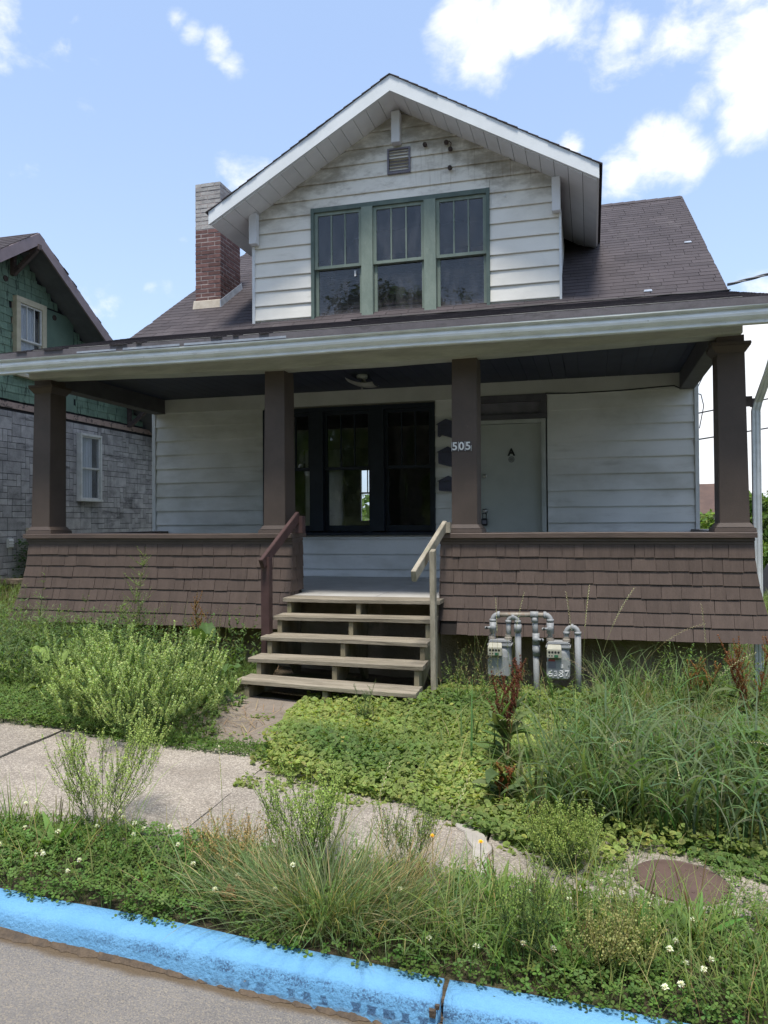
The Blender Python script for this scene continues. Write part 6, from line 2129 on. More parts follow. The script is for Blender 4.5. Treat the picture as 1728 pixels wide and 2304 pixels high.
def pepperweed(label, base, h, spread, nst, nside, seed, stemc=(.085, .125, .045), podr=.0042, rac=(.05, .09), npod=20, leaves=22, group=None, name='pepperweed', leaf=(.052, .086, .033), tight=1.0, top=.55):
    t = plant(name, label, 'weed', base, group)
    bz = t.location.z
    g_, s_ = VG(), VG()
    n = nst
    ph = U(0, 6.28, n)
    rr = np.sqrt(U(0, 1, n))
    lean = rr * spread
    b = np.stack([base[0] + GA(0, .03, n), base[1] + GA(0, .03, n), np.full(n, bz)], -1)
    L_ = h * U(.78, 1.08, n) * (1 + .28 * rr)
    m_ = 10
    P_, d = g_.blades(b, ph, lean * 1.15, -lean * .55, L_, .002, colv(stemc, n), colv(stemc, n), m_, 'stem')
    g_.tubes(P_, np.linspace(.0021, .0009, m_ + 1), colv(stemc, n))
    # leaves along the stems
    s = U(.12, .95, (n, leaves))
    i0 = np.clip((s * m_).astype(int), 0, m_ - 1)
    r_ = np.arange(n)[:, None]
    pos = (P_[r_, i0] + (P_[r_, i0 + 1] - P_[r_, i0]) * (s * m_ - i0)[..., None]).reshape(-1, 3)
    N = len(pos)
    cc = colv(leaf, N)
    g_.blades(pos, U(0, 6.28, N), U(.4, 1.3, N), U(0, .6, N), U(.02, .05, N) * (h / .7) ** .3, .0055, cc, cc * 1.1, 3, 'lance', .2)
    # side branches that end in seed spikes
    s = top + (1 - top) * U(0, 1, (n, nside)) ** .8
    i0 = np.clip((s * m_).astype(int), 0, m_ - 1)
    pos = (P_[r_, i0] + (P_[r_, i0 + 1] - P_[r_, i0]) * (s * m_ - i0)[..., None]).reshape(-1, 3)
    N = len(pos)
    az = np.repeat(ph, nside) + GA(0, 1.1, N)
    ln = np.repeat(lean * .5, nside) * tight + U(.1, .75, N)
    bl = U(*rac, N) * 1.9
    Q, dq = g_.blades(pos, az, ln, -ln * .75, bl, .0016, colv(stemc, N), colv(stemc, N), 6, 'stem')
    g_.tubes(Q, .0010, colv(stemc, N))
    # round pods packed round the outer part of each branch
    sp = U(.34, 1.0, (N, npod))
    i1 = np.clip((sp * 6).astype(int), 0, 5)
    r1 = np.arange(N)[:, None]
    pp = Q[r1, i1] + (Q[r1, i1 + 1] - Q[r1, i1]) * (sp * 6 - i1)[..., None]
    K = N * npod
    out = rand_dirs(K, .25)
    rad_ = (.0095 * (1.25 - .55 * sp)).reshape(-1)
    pc = colv(seed, K, .16, .05) * (0.80 + .35 * sp.reshape(-1, 1))
    s_.inst(DIAM[0], DIAM[1], frames(out + GA(0, .4, (K, 3)), U(0, 6.28, K)), pp.reshape(-1, 3) + out * rad_[:, None], pc, None, U(.75, 1.25, K) * podr)
    g_.build('stems', M['leaf'], t)
    s_.build('seed_spikes', M['leaf'], t)
    return t


SEED = (.32, .385, .165)
pepperweed('large round bush of yellow green pepperweed at the sidewalk left of the steps', (2.95, -4.90), .60, 1.40, 150, 4, SEED, npod=72, leaves=36, podr=.0062, rac=(.065, .11), name='pepperweed_bush', top=.45)
pepperweed('looser pepperweed bush leaning on the left side of the large round one', (2.42, -4.72), .60, 1.2, 80, 4, (.26, .33, .135), npod=64, podr=.006, rac=(.06, .10), name='pepperweed_bush', top=.45)
pepperweed('airy pepperweed standing in the clover in front of the bare sidewalk', (3.70, -6.53), .42, .72, 20, 15, (.32, .39, .14), npod=26, leaves=8, top=.25, rac=(.06, .10), tight=1.3)
pepperweed('short pepperweed in front of the long grass tuft, third along the verge', (4.86, -6.60), .34, .65, 22, 13, (.27, .35, .11), npod=24, leaves=12, top=.25, rac=(.05, .09), tight=1.3)
pepperweed('small pepperweed on the sidewalk edge left of the iron cover', (5.98, -6.16), .21, .9, 44, 6, (.24, .30, .09), npod=22, leaves=14, top=.35)
pepperweed('drying tan pepperweed low beside the kerb at right', (6.18, -6.93), .15, 1.0, 22, 6, (.27, .27, .11), npod=20, leaves=10, stemc=(.2, .19, .08), top=.3)
pepperweed('ripe tan pepperweed in the clover left of the grass tuft', (4.50, -6.72), .15, .9, 22, 6, (.36, .25, .12), npod=16, leaves=8, stemc=(.18, .17, .07), top=.3)
pepperweed('green pepperweed behind the dandelions at the edge of the slab', (5.30, -6.50), .24, .6, 20, 6, (.19, .25, .08), npod=12, leaves=16)
pepperweed('green pepperweed at the kerb beside the crack', (5.86, -6.98), .24, .6, 18, 6, (.16, .22, .06), npod=12, leaves=16)


def leafweed(name, label, base, stems, leafl, leafw, col, nl, group=None, prof='lance', lean=.25, up=.9, branches=0, m='leaf', top=None):
    """stems = [(azimuth, lean, curve, length)]"""
    t = plant(name, label, 'weed', base, group)
    bz = t.location.z
    g_ = VG()
    n = len(stems)
    a = np.array(stems, float)
    P_, d = g_.blades(np.stack([base[0] + GA(0, .012, n), base[1] + GA(0, .012, n), np.full(n, bz - .01)], -1), a[:, 0], a[:, 1], a[:, 2], a[:, 3], .006, colv((.10, .14, .05), n), colv((.13, .17, .06), n), 12, 'stem')
    g_.tubes(P_, np.linspace(.0042, .0014, 13), colv((.11, .14, .055), n))
    lines = [(P_[i], a[i, 3]) for i in range(n)]
    if branches:
        s = U(.3, .97, (n, branches))
        i0 = np.clip((s * 12).astype(int), 0, 11)
        pos = P_[np.arange(n)[:, None], i0].reshape(-1, 3)
        N = len(pos)
        bl = (np.repeat(a[:, 3], branches) * .34 * (1.25 - s.reshape(-1))).clip(.06)
        Q, dq = g_.blades(pos, U(0, 6.28, N), U(.6, 1.1, N), -U(.1, .4, N), bl, .003, colv((.10, .14, .05), N), colv((.13, .18, .06), N), 12, 'stem')
        g_.tubes(Q, .0014, colv((.11, .15, .06), N))
        lines += [(Q[i], bl[i]) for i in range(N)]
    A_ = np.array([q[0] for q in lines])
    ln_ = np.array([q[1] for q in lines])
    k = nl
    s = U(.12, 1, (len(A_), k))
    i0 = np.clip((s * 12).astype(int), 0, 11)
    pos = A_[np.arange(len(A_))[:, None], i0].reshape(-1, 3)
    N = len(pos)
    sz = ((1.1 - .65 * s) * np.clip(ln_ / ln_.max(), .35, 1)[:, None]).reshape(-1)
    cc = colv(col, N, .16, .07)
    g_.blades(pos, U(0, 6.28, N), U(up - .35, up + .35, N), U(.1, .9, N), leafl * sz * U(.7, 1.15, N), leafw * sz, cc, cc * 1.18, 5, prof, .3)
    g_.build('foliage', M[m], t)
    return t


leafweed('wild_aster', 'tall thin branching weed standing alone against the brown shingles left of the steps', (1.66, -3.15), [(.3, .04, .12, 1.22), (1.5, .1, .1, .85), (4.0, .14, .1, .75)], .085, .015, (.16, .215, .085), 30, branches=24, up=.75)
leafweed('horseweed', 'narrow leaved horseweed reaching up at the left end of the porch skirt', (.62, -3.30), [(-.4, .08, .18, .98), (2, .2, .2, .72)], .13, .012, (.11, .16, .065), 46, up=.9)
leafweed('horseweed', 'tall narrow leaved weed at the far left edge below the stone ledge', (.22, -3.55), [(2.9, .12, .25, .86), (.2, .2, .3, .7), (1, .1, .3, .6)], .15, .016, (.115, .165, .075), 36, up=1.0)
leafweed('horseweed', 'leafy weed with small narrow leaves just right of the far left one', (1.08, -3.3), [(.1, .15, .2, .78), (2.5, .2, .2, .66), (1, .1, .3, .5)], .085, .010, (.10, .145, .055), 34, branches=6)
leafweed('horseweed', 'blue green leafy weed hiding the right end of the bottom step', (4.42, -4.28), [(.3, .12, .2, .40), (2.5, .25, .2, .36), (1.2, .2, .3, .3), (4, .25, .3, .3), (5.3, .3, .2, .33)], .055, .008, (.085, .13, .06), 26, branches=5)
leafweed('horseweed', 'spindly weed growing against the foundation right of the steps', (4.95, -3.1), [(.3, .1, .2, .5), (2.5, .2, .2, .42), (5.4, .2, .2, .4)], .06, .009, (.10, .14, .05), 18, branches=4)


def bigleaf(name, label, base, leaves, col, group=None, m='glossleaf'):
    """leaves = [(azimuth, stalk length, lean, leaf length, width, tone)]: broad wavy leaves on stalks"""
    t = plant(name, label, 'weed', base, group)
    bz = t.location.z
    for (az, sl_, ln, ll, wd, tone) in leaves:
        g_ = VG()
        P_, d = g_.blades(np.array([[base[0], base[1], bz]]), az, ln * .6, ln * .5, sl_, .012, colv((.12, .17, .06), 1, .05), colv((.13, .18, .06), 1, .05), 6, 'stem')
        g_.tubes(P_, np.linspace(.006, .004, 7), colv((.13, .18, .06), 1, .05))
        tip = P_[0, -1]
        segs, wn = 12, 8
        s = np.linspace(0, 1, segs + 1)
        th = ln + .15 + 1.15 * s
        dx, dz = np.cumsum(np.sin(th)) * ll / segs, np.cumsum(np.cos(th)) * ll / segs
        pr = np.clip(np.sin(np.pi * np.clip(s, .015, .985) ** .60) ** .72, .03, 1)
        V_, C_ = [], []
        c0 = np.array(col) * tone
        p1, p2 = RD.uniform(0, 6), RD.uniform(0, 6)
        for i in range(segs + 1):
            for k in range(wn + 1):
                u = -1 + 2 * k / wn
                w = wd / 2 * pr[i] * (1 + .05 * math.sin(i * 1.9 + p1))
                z = dz[i] + abs(u) * w * .32 + .012 * math.sin(i * 1.4 + p2 + u * 2) * abs(u) ** 2 + (.004 if k == wn // 2 else 0)
                loc = np.array([dx[i], u * w])
                V_.append((tip[0] + math.cos(az) * loc[0] - math.sin(az) * loc[1], tip[1] + math.sin(az) * loc[0] + math.cos(az) * loc[1], tip[2] + z))
                C_.append(c0 * (1.35 if k == wn // 2 else (1.0 + .10 * ((i % 3) == 0))))
        f = [(i * (wn + 1) + k, i * (wn + 1) + k + 1, (i + 1) * (wn + 1) + k + 1, (i + 1) * (wn + 1) + k) for i in range(segs) for k in range(wn)]
        g_.add(np.array(V_), f, np.array(C_))
        g_.build('leaf', M[m], t)
    return t


bigleaf('burdock', 'young burdock with broad yellow green leaves in the left yard', (1.72, -4.40), [(2.9, .28, .35, .24, .15, 1.35), (.4, .24, .5, .26, .14, 1.2), (5.4, .14, .9, .22, .13, 1.1), (4.2, .12, 1.0, .20, .11, .9), (1.6, .25, .3, .2, .12, 1.0)], (.125, .175, .048))
bigleaf('burdock', 'dark broad leaved burdock crowding the left end of the steps', (2.98, -4.02), [(4.5, .46, .2, .30, .20, .9), (5.5, .28, .6, .26, .17, .95), (3.6, .25, .6, .24, .15, .85), (.2, .22, .5, .22, .15, 1.05), (4.9, .12, .9, .26, .17, .95), (2.2, .5, .2, .22, .14, .8), (5.9, .1, 1.0, .22, .14, .9)], (.070, .120, .040))
bigleaf('burdock', 'broad grey green leaves low in the long grass below the brown dock', (5.66, -5.30), [(4.4, .08, .5, .34, .16, .8), (5.6, .06, .8, .26, .13, .9), (3.6, .06, .9, .24, .12, .85)], (.075, .115, .045))
bigleaf('burdock', 'broad leaves poking from the grass under the chalked gas meter', (6.12, -3.5), [(4.7, .2, .5, .28, .16, .9), (5.8, .18, .6, .24, .14, 1), (3.4, .2, .5, .22, .14, .9), (1, .2, .4, .22, .13, .9)], (.085, .125, .045))
bigleaf('burdock', 'pointed broad leaf plant in the middle of the long grass', (6.10, -5.35), [(4.9, .10, .5, .24, .10, 1.1), (.6, .12, .6, .24, .09, 1)], (.095, .130, .055))
bigleaf('burdock', 'large leaves at the far right edge of the long grass', (7.35, -4.9), [(3.3, .35, .4, .30, .16, 1.1), (2.5, .3, .6, .26, .14, 1.0), (4.4, .3, .5, .26, .14, .9)], (.08, .13, .05))


def dock(label, base, h, nst, rust, leafc=(.075, .11, .042), lean=.25, nl=7):
    t = plant('dock', label, 'weed', base, 'docks with rust red seed heads')
    bz = t.location.z
    g_, s_ = VG(), VG()
    n = nst
    b = np.stack([base[0] + GA(0, .03, n), base[1] + GA(0, .03, n), np.full(n, bz)], -1)
    P_, d = g_.blades(b, U(0, 6.28, n), U(0, lean, n), U(0, .35, n), h * U(.75, 1.05, n), .008, colv((.16, .13, .06), n), colv((.2, .1, .05), n), 12, 'stem')
    g_.tubes(P_, np.linspace(.0055, .002, 13), colv((.17, .12, .06), n))
    nb_ = 11
    s = U(.50, .98, (n, nb_))
    i0 = np.clip((s * 12).astype(int), 0, 11)
    pos = P_[np.arange(n)[:, None], i0].reshape(-1, 3)
    N = len(pos)
    Q, dq = g_.blades(pos, U(0, 6.28, N), U(.35, .8, N), -U(0, .3, N), U(.07, .17, N) * h / .85, .003, colv(rust, N), colv(rust, N), 8, 'stem')
    A_ = np.concatenate([Q.reshape(-1, 3), P_[:, 8:].reshape(-1, 3)])
    k = 13
    pp = np.repeat(A_, k, 0)
    K = len(pp)
    out = rand_dirs(K)
    s_.inst(DIAM[0], DIAM[1], frames(out, U(0, 6.28, K)), pp + out * U(.001, .010, K)[:, None], colv(rust, K, .35, .14), None, U(.0028, .0055, K))
    N = n * nl
    s = U(.02, .6, N)
    i0 = (s * 12).astype(int)
    pos = P_[np.repeat(np.arange(n), nl), i0]
    cc = colv(leafc, N, .18, .08)
    g_.blades(pos, U(0, 6.28, N), U(.3, .9, N), U(.5, 1.6, N), U(.14, .26, N), U(.035, .065, N), cc, cc * 1.1, 8, 'lance', .35, U(-.6, .6, N))
    g_.build('foliage', M['glossleaf'], t)
    s_.build('seed_head', M['leaf'], t)


RUST = (.135, .050, .034)
dock('dark red dock in front of the gas meters, tallest seed heads beside the ivy', (5.58, -5.02), .80, 5, RUST, lean=.22, nl=8)
dock('short orange brown dock at the foot of the dark red one', (5.62, -5.52), .26, 3, (.24, .095, .04), lean=.5, nl=5)
dock('leaning tan dock against the foundation at right', (6.95, -3.25), .66, 3, (.26, .14, .06), lean=.6, nl=5)
dock('rust brown dock at the right edge below the porch corner', (7.30, -3.55), .86, 5, (.20, .085, .04), lean=.3, nl=6)
dock('thin brown dock mixed in the weeds under the left porch skirt', (2.42, -3.35), .80, 3, (.22, .13, .055), lean=.25, nl=6)

# long tuft of fine grass arching over the kerb
tf_ = plant('grass_tuft', 'big tuft of fine grey green grass arching over the blue kerb', 'grass', (5.02, -6.92))
g_ = VG()
n = 2300
cx, cy = GA(5.03, .24, n), GA(-6.88, .10, n)
c0 = colv((.125, .170, .082), n, .22, .08)
dr = (NG.uniform(0, 1, n) < .16)[:, None]
c0 = np.where(dr, colv((.34, .27, .15), n, .15, .05), c0)
az = np.arctan2(cy + 6.86, cx - 5.03) + GA(0, .55, n)
g_.blades(at_ground(cx, cy.clip(-7.10, -6.6)), az, U(.15, .9, n), U(.2, 1.15, n), U(.16, .42, n), U(.0026, .0044, n), c0 * .8, c0 * 1.25, 7, 'grass', .25, U(-1, 1, n))
g_.build('blades', M['grass'], tf_)
g_ = VG()
n = 150
cx, cy = GA(5.25, .10, n), GA(-6.74, .07, n)
c0 = colv((.36, .26, .14), n, .2, .05)
g_.blades(at_ground(cx, cy), GA(.6, .7, n), U(.2, .8, n), U(.1, .7, n), U(.25, .52, n), .0024, c0, c0 * 1.1, 6, 'grass')
g_.build('dry_blades', M['grass'], tf_)

# seed-bearing grass stems (couch grass) rising out of the long grass
HEADC = (.42, .40, .25)


def seed_stem(base, az, lean, curve, length, label, headf=.30):
    t = plant('seed_grass', label, 'grass', base, 'grass stems with pale seed heads')
    g_ = VG()
    bz = t.location.z
    P_, d = g_.blades(np.array([[base[0], base[1], bz]]), az, lean, curve, length, .002, colv((.16, .18, .07), 1, .1), colv((.36, .33, .17), 1, .1), 24, 'stem', 0, 0, 1.6)
    g_.tubes(P_, np.linspace(.0017, .0009, 25), colv((.24, .24, .11), 1, .1))
    k = max(7, int(length * headf / .011))
    s = np.linspace(1 - headf, 1, k)
    i0 = np.clip((s * 24).astype(int), 0, 23)
    pos = P_[0][i0] + (P_[0][i0 + 1] - P_[0][i0]) * (s * 24 - i0)[:, None]
    tang = d[0][i0]
    sd = np.cross(tang, np.array([math.sin(az), -math.cos(az), .2]))
    sd /= np.linalg.norm(sd, axis=-1, keepdims=True) + 1e-9
    sg = np.where(np.arange(k) % 2, 1, -1)[:, None]
    dirs = tang * .85 + sd * sg * .45
    q = np.arctan2(dirs[:, 1], dirs[:, 0])
    e_ = np.arccos(np.clip(dirs[:, 2] / np.linalg.norm(dirs, axis=-1), -1, 1))
    cc = colv(HEADC, k, .15, .05)
    g_.blades(pos, q, e_, 0.1, U(.013, .018, k), .0052, cc, cc * 1.1, 3, 'lance', .3)
    g_.build('stem', M['grass'], t)


for (b, az, ln, cv, L_, lab) in [
    ((5.35, -3.35), 1.8, .05, .3, .95, 'seed stem rising past the left gas meter'), ((5.42, -3.3), .9, .1, .3, 1.02, 'seed stem rising behind the middle gas pipe'),
    ((6.0, -3.4), 2.6, .03, .15, 1.05, 'upright seed stem beside the right gas pipe'), ((6.05, -3.5), 1.0, .0, .25, 1.12, 'upright thin seed stem right of the gas meters'),
    ((6.1, -3.6), .6, .15, .6, 1.2, 'seed stem bowing right across the shingles'), ((6.3, -3.6), .1, .25, 1.1, 1.15, 'long bowed seed stem pointing right over the foundation'),
    ((6.98, -3.7), 2.8, .0, .12, 1.05, 'straight seed stem near the porch corner'), ((7.0, -4.0), .0, .12, 1.2, 1.05, 'hooked seed stem at the right edge'),
    ((6.2, -4.9), 3.6, .3, 1.1, .9, 'seed stem bowing left over the long grass'), ((6.5, -5.2), 4.2, .3, 1.5, .85, 'pale seed stem drooping over the sidewalk'),
    ((6.55, -5.3), 4.7, .3, 1.7, .80, 'second pale seed stem drooping over the sidewalk'), ((6.75, -5.2), 5.2, .25, 1.5, .9, 'seed stem drooping above the iron cover'),
    ((6.3, -5.3), 4.0, .4, 1.6, .7, 'low drooping seed stem left of the iron cover'), ((6.9, -4.8), 5.6, .2, 1.2, .95, 'seed stem bowing to the right frame edge'),
    ((6.0, -5.1), 3.9, .35, 1.2, .8, 'seed stem drooping over the ivy'), ((6.8, -5.0), 3.2, .25, 1.2, .9, 'seed stem arched to the left in the thick grass'),
    ((6.45, -4.7), 3.0, .2, 1.0, .95, 'tall seed stem arched left above the grass'), ((6.7, -4.4), .4, .2, 1.1, 1.0, 'tall seed stem arched right above the grass'),
    ((4.55, -6.85), 2.2, .12, .35, .62, 'lone seed stem leaning left over the bare sidewalk'), ((5.45, -6.75), .9, .3, .3, .6, 'dry seed stem leaning right over the clover'),
    ((5.15, -6.8), 1.2, .25, .4, .62, 'dry seed stem above the grass tuft')]:
    seed_stem(b, az, ln, cv, L_, lab)

# plantains: rosette of ribbed leaves and thin brown spikes
pl0 = None


def plantain(base, sc, label):
    t = plant('plantain', label, 'weed', base, 'plantains in the verge')
    g_ = VG()
    bz = t.location.z
    n = 9
    cc = colv((.085, .150, .038), n, .12, .06)
    b = np.tile(np.array([[base[0], base[1], bz]]), (n, 1))
    g_.blades(b, np.arange(n) * 2.4 + U(0, .5, n), U(.25, .8, n), U(.3, .9, n), sc * U(.14, .22, n), sc * U(.028, .040, n), cc * .9, cc * 1.15, 7, 'lance', .35)
    g_.build('leaf', M['glossleaf'], t)
    g_ = VG()
    n = 5
    b = np.tile(np.array([[base[0], base[1], bz]]), (n, 1))
    P_, d = g_.blades(b, U(0, 6.28, n), U(.05, .3, n), U(0, .25, n), sc * U(.16, .30, n), .003, colv((.14, .16, .06), n), colv((.13, .08, .05), n), 8, 'stem')
    r_ = np.tile(np.array([.0009] * 6 + [.0022, .0024, .0012])[None], (n, 1))
    g_.tubes(P_, r_, colv((.19, .15, .075), n), 5)
    g_.build('flower_spike', M['leaf'], t)


for b, sc, lab in [((3.62, -6.78), 1.0, 'plantain with thin spikes left of the airy pepperweed'), ((2.95, -6.7), 1.2, 'plantain with tall dark spikes at the left frame edge'), ((4.74, -6.78), .9, 'plantain beside the tan pepperweed'), ((5.72, -6.62), 1.1, 'plantain right of the dandelions with brown spikes'),
                   ((5.88, -6.78), .9, 'plantain in the clover above the kerb crack'), ((6.30, -6.72), 1.2, 'bright green plantain in front of the iron cover'), ((6.52, -6.60), 1.1, 'plantain with tan spikes overlapping the iron cover'), ((6.78, -6.75), 1.0, 'plantain in the grass at the right edge'), ((6.05, -6.95), .8, 'plantain leaf hanging over the kerb beside the drying pepperweed')]:
    plantain(b, sc, lab)

# dandelion-like yellow flowers
for b, h, lab in (((5.41, -6.52), .235, 'yellow flower on a thin stem over the bare sidewalk, left of the pair'), ((5.62, -6.46), .215, 'yellow flower by the concrete lump, right of the pair')):
    t = plant('yellow_flower', lab, 'flower', b, 'yellow flowers')
    bz = t.location.z
    obj('stem', MB().tube([(b[0], b[1], bz), (b[0] + .01, b[1], bz + h * .6), (b[0] + .012, b[1] - .01, bz + h)], .0022, 6), M['stringer'], t)
    g_ = VG()
    n = 34
    p0 = np.tile(np.array([[b[0] + .012, b[1] - .01, bz + h]]), (n, 1))
    c0 = np.tile(np.array([[.75, .52, .03]]), (n, 1))
    g_.blades(p0, np.arange(n) * 2.39996, np.linspace(.15, 1.35, n), .2, U(.012, .017, n), .0048, c0, c0, 3, 'obov')
    g_.build('petals', M['petal'], t)
# white clover heads
fl = None
rngp = [(3.05 + .0, -6.9)]
pts = []
for k in range(400):
    x, y = NG.uniform(2.9, 7.2), NG.uniform(-7.08, -6.5)
    if y > float(edge(x)) - .04:
        continue
    w = 1.0 if x < 4.7 else (.15 if x < 5.5 else .95)
    if NG.uniform() < w * (.25 + .6 * float(wob(np.array(x), np.array(y), 2.1, 1))):
        pts.append((x, y))
pts = pts[:60]
for i, (x, y) in enumerate(pts):
    z = float(gz(x, y))
    h = NG.uniform(.085, .16)
    if fl is None:
        fl = bpy.data.objects.new('clover_flower', None)
        COL.objects.link(fl)
        fl.location = (0, 0, 0)
        g_ = VG()
        n = 46
        dd = rand_dirs(n, .15)
        c0 = colv((.66, .66, .54), n, .08, .04)
        c0[dd[:, 2] < -.35] *= np.array([.75, .55, .45])
        q = np.arctan2(dd[:, 1], dd[:, 0])
        e_ = np.arccos(dd[:, 2].clip(-1, 1))
        g_.blades(np.tile(np.array([[0, 0, .1]]), (n, 1)) + dd * .002, q, e_, .15, U(.008, .011, n), .0040, c0 * .8, c0, 2, 'obov')
        g_.build('petals', M['petal'], fl)
        sb = VG()
        sb.tubes(np.array([[[0, 0, -.08], [0.004, 0, .0], [0, 0, .095]]]), .0012, colv((.11, .16, .05), 1, .05), 4)
        sb.build('stem', M['leaf'], fl)
        fl.location = (x, y, z + h - .1)
        fl.rotation_euler = (.15, .1, 0)
        src = fl
        f_ = fl
    else:
        f_ = src.copy()
        COL.objects.link(f_)
        f_.location = (x, y, z + h - .1)
        f_.rotation_euler = (NG.uniform(-.3, .3), NG.uniform(-.3, .3), NG.uniform(0, 6))
        sc = NG.uniform(.9, 1.3)
        f_.scale = (sc, sc, 1)
        for ch in src.children:
            c2 = ch.copy()
            COL.objects.link(c2)
            c2.parent = f_
    tag(f_, 'small round white clover flower standing in the green verge', 'flower', 'white clover flowers')
# fallen brown leaf
g_ = VG()
bl = plant('fallen_leaf', 'curled dry brown leaf lying in the clover above the kerb', 'leaf', (4.63, -6.97))
z = bl.location.z + .085
c0 = np.tile(np.array([[.33, .18, .09]]), (5, 1)) * U(.8, 1.2, (5, 1))
g_.blades(np.tile(np.array([[4.63, -6.97, z - .02]]), (5, 1)), np.array([.3, 1.2, 2.1, -.6, 3.0]), np.array([.5, .3, .5, .9, 1.0]), 1.0, U(.05, .07, 5), .034, c0, c0 * .8, 6, 'ovate', .5, .6)
g_.build('blade', M['leaf'], bl)
# litter of dead stems by the path and at the foundation
tw = VG()
n = 190
x, y = np.concatenate([U(3.0, 3.75, 130), U(2.2, 3.1, 60)]), np.concatenate([U(-5.0, -4.1, 130), U(-2.95, -2.6, 60)])
c0 = colv((.26, .19, .12), n, .25, .06)
tw.blades(at_ground(x, y, .012 + U(0, .02, n)), U(0, 6.28, n), 1.35, U(-.1, .3, n), U(.08, .3, n), .005, c0, c0, 4, 'stem')
tw.build('dead_stems', M['leaf'], None)['kind'] = 'stuff'

# vine on the neighbour's wall
vn = thing('wall_vine', 'dark green vine climbing the grey stone wall by the porch corner', 'vine', (NX, 1.1, .6))
g_ = VG()
n = 520
y, z = U(.68, 1.5, n), U(.62, 1.42, n)
k = (y - .72) > (z - .62) * .12 * 1.0
y, z = y[k], z[k]
n = len(y)
cc = colv((.045, .085, .028), n, .25, .1)
g_.blades(np.stack([np.full(n, NX + .012) + U(0, .10, n), y, z], -1), U(-1.2, 1.2, n), U(1.0, 1.9, n), U(.2, .8, n), U(.05, .085, n), U(.03, .055, n), cc, cc * 1.1, 4, 'ovate', .2)
g_.build('leaves', M['glossleaf'], vn)


# ------------------------------------------------------------------ trees and the far side of the valley
def tree(label, base, h, r, col, nleaf, trunk_h, size=.22, lobes=9, seed=0, squash=.8):
    t = thing('tree', label, 'tree', base, 'trees around the house')
    rr = np.random.default_rng(seed)
    b = np.array(base)
    g_ = VG()
    cs = []
    for k in range(lobes):
        a, q = rr.uniform(0, 6.28), math.sqrt(rr.uniform(0, 1)) * r * .75
        cs.append((math.cos(a) * q, math.sin(a) * q, trunk_h + (h - trunk_h) * rr.uniform(.15, .85), r * rr.uniform(.35, .6)))
    cs.append((0, 0, h - r * .45, r * .5))
    per = nleaf // len(cs)
    for (x, y, z, q) in cs:
        d = rr.normal(0, 1, (per, 3))
        d /= np.linalg.norm(d, axis=-1, keepdims=True)
        rad_ = q * rr.uniform(.45, 1.08, per) ** .6
        pos = d * rad_[:, None] * np.array([1, 1, squash]) + np.array([x, y, z]) + b
        tone = rr.uniform(.75, 1.25)
        cc = colv(np.array(col) * tone, per, .25, .08)
        nr = d * .6 + rr.normal(0, .6, (per, 3)) + np.array([0, 0, .5])
        g_.inst(LEAF6[0], LEAF6[1], frames(nr, rr.uniform(0, 6.28, per)), pos, cc, None, rr.uniform(.6, 1.3, per) * size)
    g_.build('crown', M['farleaf'], t)
    mb = MB().tube([b, b + np.array([.1, 0, trunk_h * .6]), b + np.array([0, .1, trunk_h + (h - trunk_h) * .5])], [r * .09, r * .07, r * .03], 8)
    for (x, y, z, q) in cs[:6]:
        mb.tube([b + np.array([0, 0, trunk_h * .8]), b + np.array([x * .5, y * .5, trunk_h * .3 + z * .6]), b + np.array([x, y, z])], [r * .045, r * .03, r * .012], 6)
    obj('trunk', mb, M['bark'], t)
    return t


TG = (.085, .125, .030)
for i, (x, y, top, r, c, lab) in enumerate([
    (10.95, 25, 2.05, 1.5, TG, 'light green tree seen between the porch wall and the right column'),
    (13.0, 27, 2.75, 1.7, (.075, .115, .03), 'rounded green tree just right of the corner column'),
    (14.9, 31, 3.1, 2.0, (.085, .13, .035), 'taller green tree right of the downspout'),
    (12.6, 22, .7, 1.2, (.10, .145, .035), 'low bright tree below the others at the right edge'),
    (17.5, 30, 2.2, 3.0, TG, 'green tree at the far right beyond the downspout')]):
    bz = float(gz(x, y))
    tree(lab, (x, y, bz), top - bz, r, c, 5200, max(.8, (top - bz) * .35), .24, 9, 20 + i)
# street trees on the other side of the road: what the window panes mirror
for i, (x, y, h, r) in enumerate([(-10, -24, 10.5, 4.2), (-2.4, -27, 12, 4.6), (5.5, -26, 11, 4.4), (14, -26, 12, 4.6)]):
    lab = ['leftmost street tree across the road', 'second street tree across the road', 'third street tree across the road, opposite the steps', 'rightmost street tree across the road'][i]
    tree(lab, (x, y, float(gz(x, y))), h, r, (.06, .095, .026), 7500, 2.6, .46, 14, 40 + i)
# wooded bank on that side, out of view, added to darken the panes' reflections
wb = VG()
n, m_ = 14000, 300
cxs, cys, crs = U(-60, 70, m_), U(-75, -27, m_), U(1.8, 4.2, m_)
cl = NG.integers(0, m_, n)
d = rand_dirs(n, .3)
pos = np.stack([cxs[cl] + d[:, 0] * crs[cl], cys[cl] + d[:, 1] * crs[cl], gz(cxs[cl], cys[cl]) + crs[cl] * (.9 + d[:, 2])], -1)
wb.inst(LEAF6[0], LEAF6[1], frames(d + GA(0, .5, (n, 3)), U(0, 6.28, n)), pos, colv((.06, .09, .028), m_, .2, .08)[cl], None, U(.8, 1.6, n))
wb.build('added_wooded_bank', M['farleaf'])['kind'] = 'stuff'
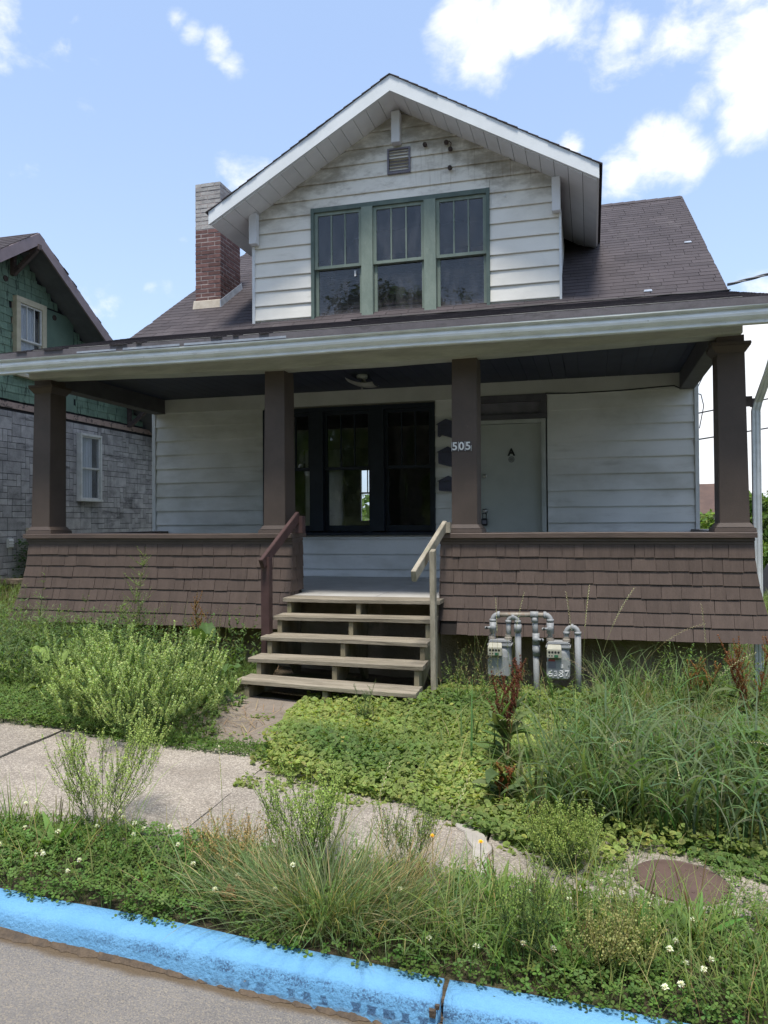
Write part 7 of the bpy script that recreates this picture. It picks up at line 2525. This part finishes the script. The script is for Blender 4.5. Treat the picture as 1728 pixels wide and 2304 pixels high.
# far wooded slope
ff = VG()
n = 26000
x, y = U(-260, 260, n), U(60, 330, n)
cl = NG.integers(0, 900, n)
cxs, cys, crs = U(-260, 260, 900), U(70, 330, 900), U(3.5, 7, 900)
d = rand_dirs(n, .4)
pos = np.stack([cxs[cl] + d[:, 0] * crs[cl], cys[cl] + d[:, 1] * crs[cl], gz(cxs[cl], cys[cl]) + 2 + np.abs(d[:, 2]) * crs[cl] * 1.1], -1)
ct = colv((.09, .125, .045), 900, .2, .08)[cl] * (1 + GA(0, .12, (n, 1)))
ff.inst(LEAF6[0], LEAF6[1], frames(d + GA(0, .5, (n, 3)), U(0, 6.28, n)), pos, ct, None, U(1.6, 3.4, n))
ff.build('far_forest', M['farleaf'])['kind'] = 'stuff'


def far_house(label, x, y, z, w, d, h, rh, wm, rm, rot=0.0):
    t = thing('far_house', label, 'house', (x, y, z), 'houses down the slope')
    obj('wall', MB().box(x - w / 2, x + w / 2, y - d / 2, y + d / 2, z, z + h), wm, t)
    o_ = .35
    rb = MB()
    rb.prism([(x - w / 2 - o_, y - d / 2 - o_, z + h - .05), (x - w / 2 - o_, y + d / 2 + o_, z + h - .05), (x - w / 2 - o_, y, z + h + rh)], (w + 2 * o_, 0, 0))
    obj('roof', rb, rm, t)
    for k in (-1, 1):
        f_ = obj('window', MB().box(x + k * w * .25 - .5, x + k * w * .25 + .5, y - d / 2 - .05, y - d / 2 - .002, z + h * .4, z + h * .8), M['nwhite'], t)
        box('pane', (x + k * w * .25 - .4, x + k * w * .25 + .4, y - d / 2 - .07, y - d / 2 - .051, z + h * .45, z + h * .75), M['vent'], f_)
    t.rotation_euler = (0, 0, rot)
    return t


far_house('house with a brown roof behind the tree, between wall and right column', 11.6, 38, -2.0, 3.6, 6, 4.0, 1.7, M['farwall'], M['farroof'], -.3)
far_house('dark roofed house low at the right edge', 13.9, 15.5, -3.4, 4.6, 5, 2.6, 1.1, M['nwhite'], M['farroofdark'], 0.0)
for i, (x, y) in enumerate(((-16, 95), (-22, 110), (-9, 120), (-30, 130), (-14, 140))):
    far_house(['pale far house seen through the porch window, nearest', 'pale far house on the slope seen through the window, left of the nearest', 'pale far house on the slope seen through the window, right of the nearest', 'pale far house high on the slope at left through the window', 'pale far house highest on the slope through the window'][i], x, y, float(gz(x, y)), 9, 8, 4.5, 2.4, M['nwhite'], M['farroofdark'] if i % 2 else M['farroof'])
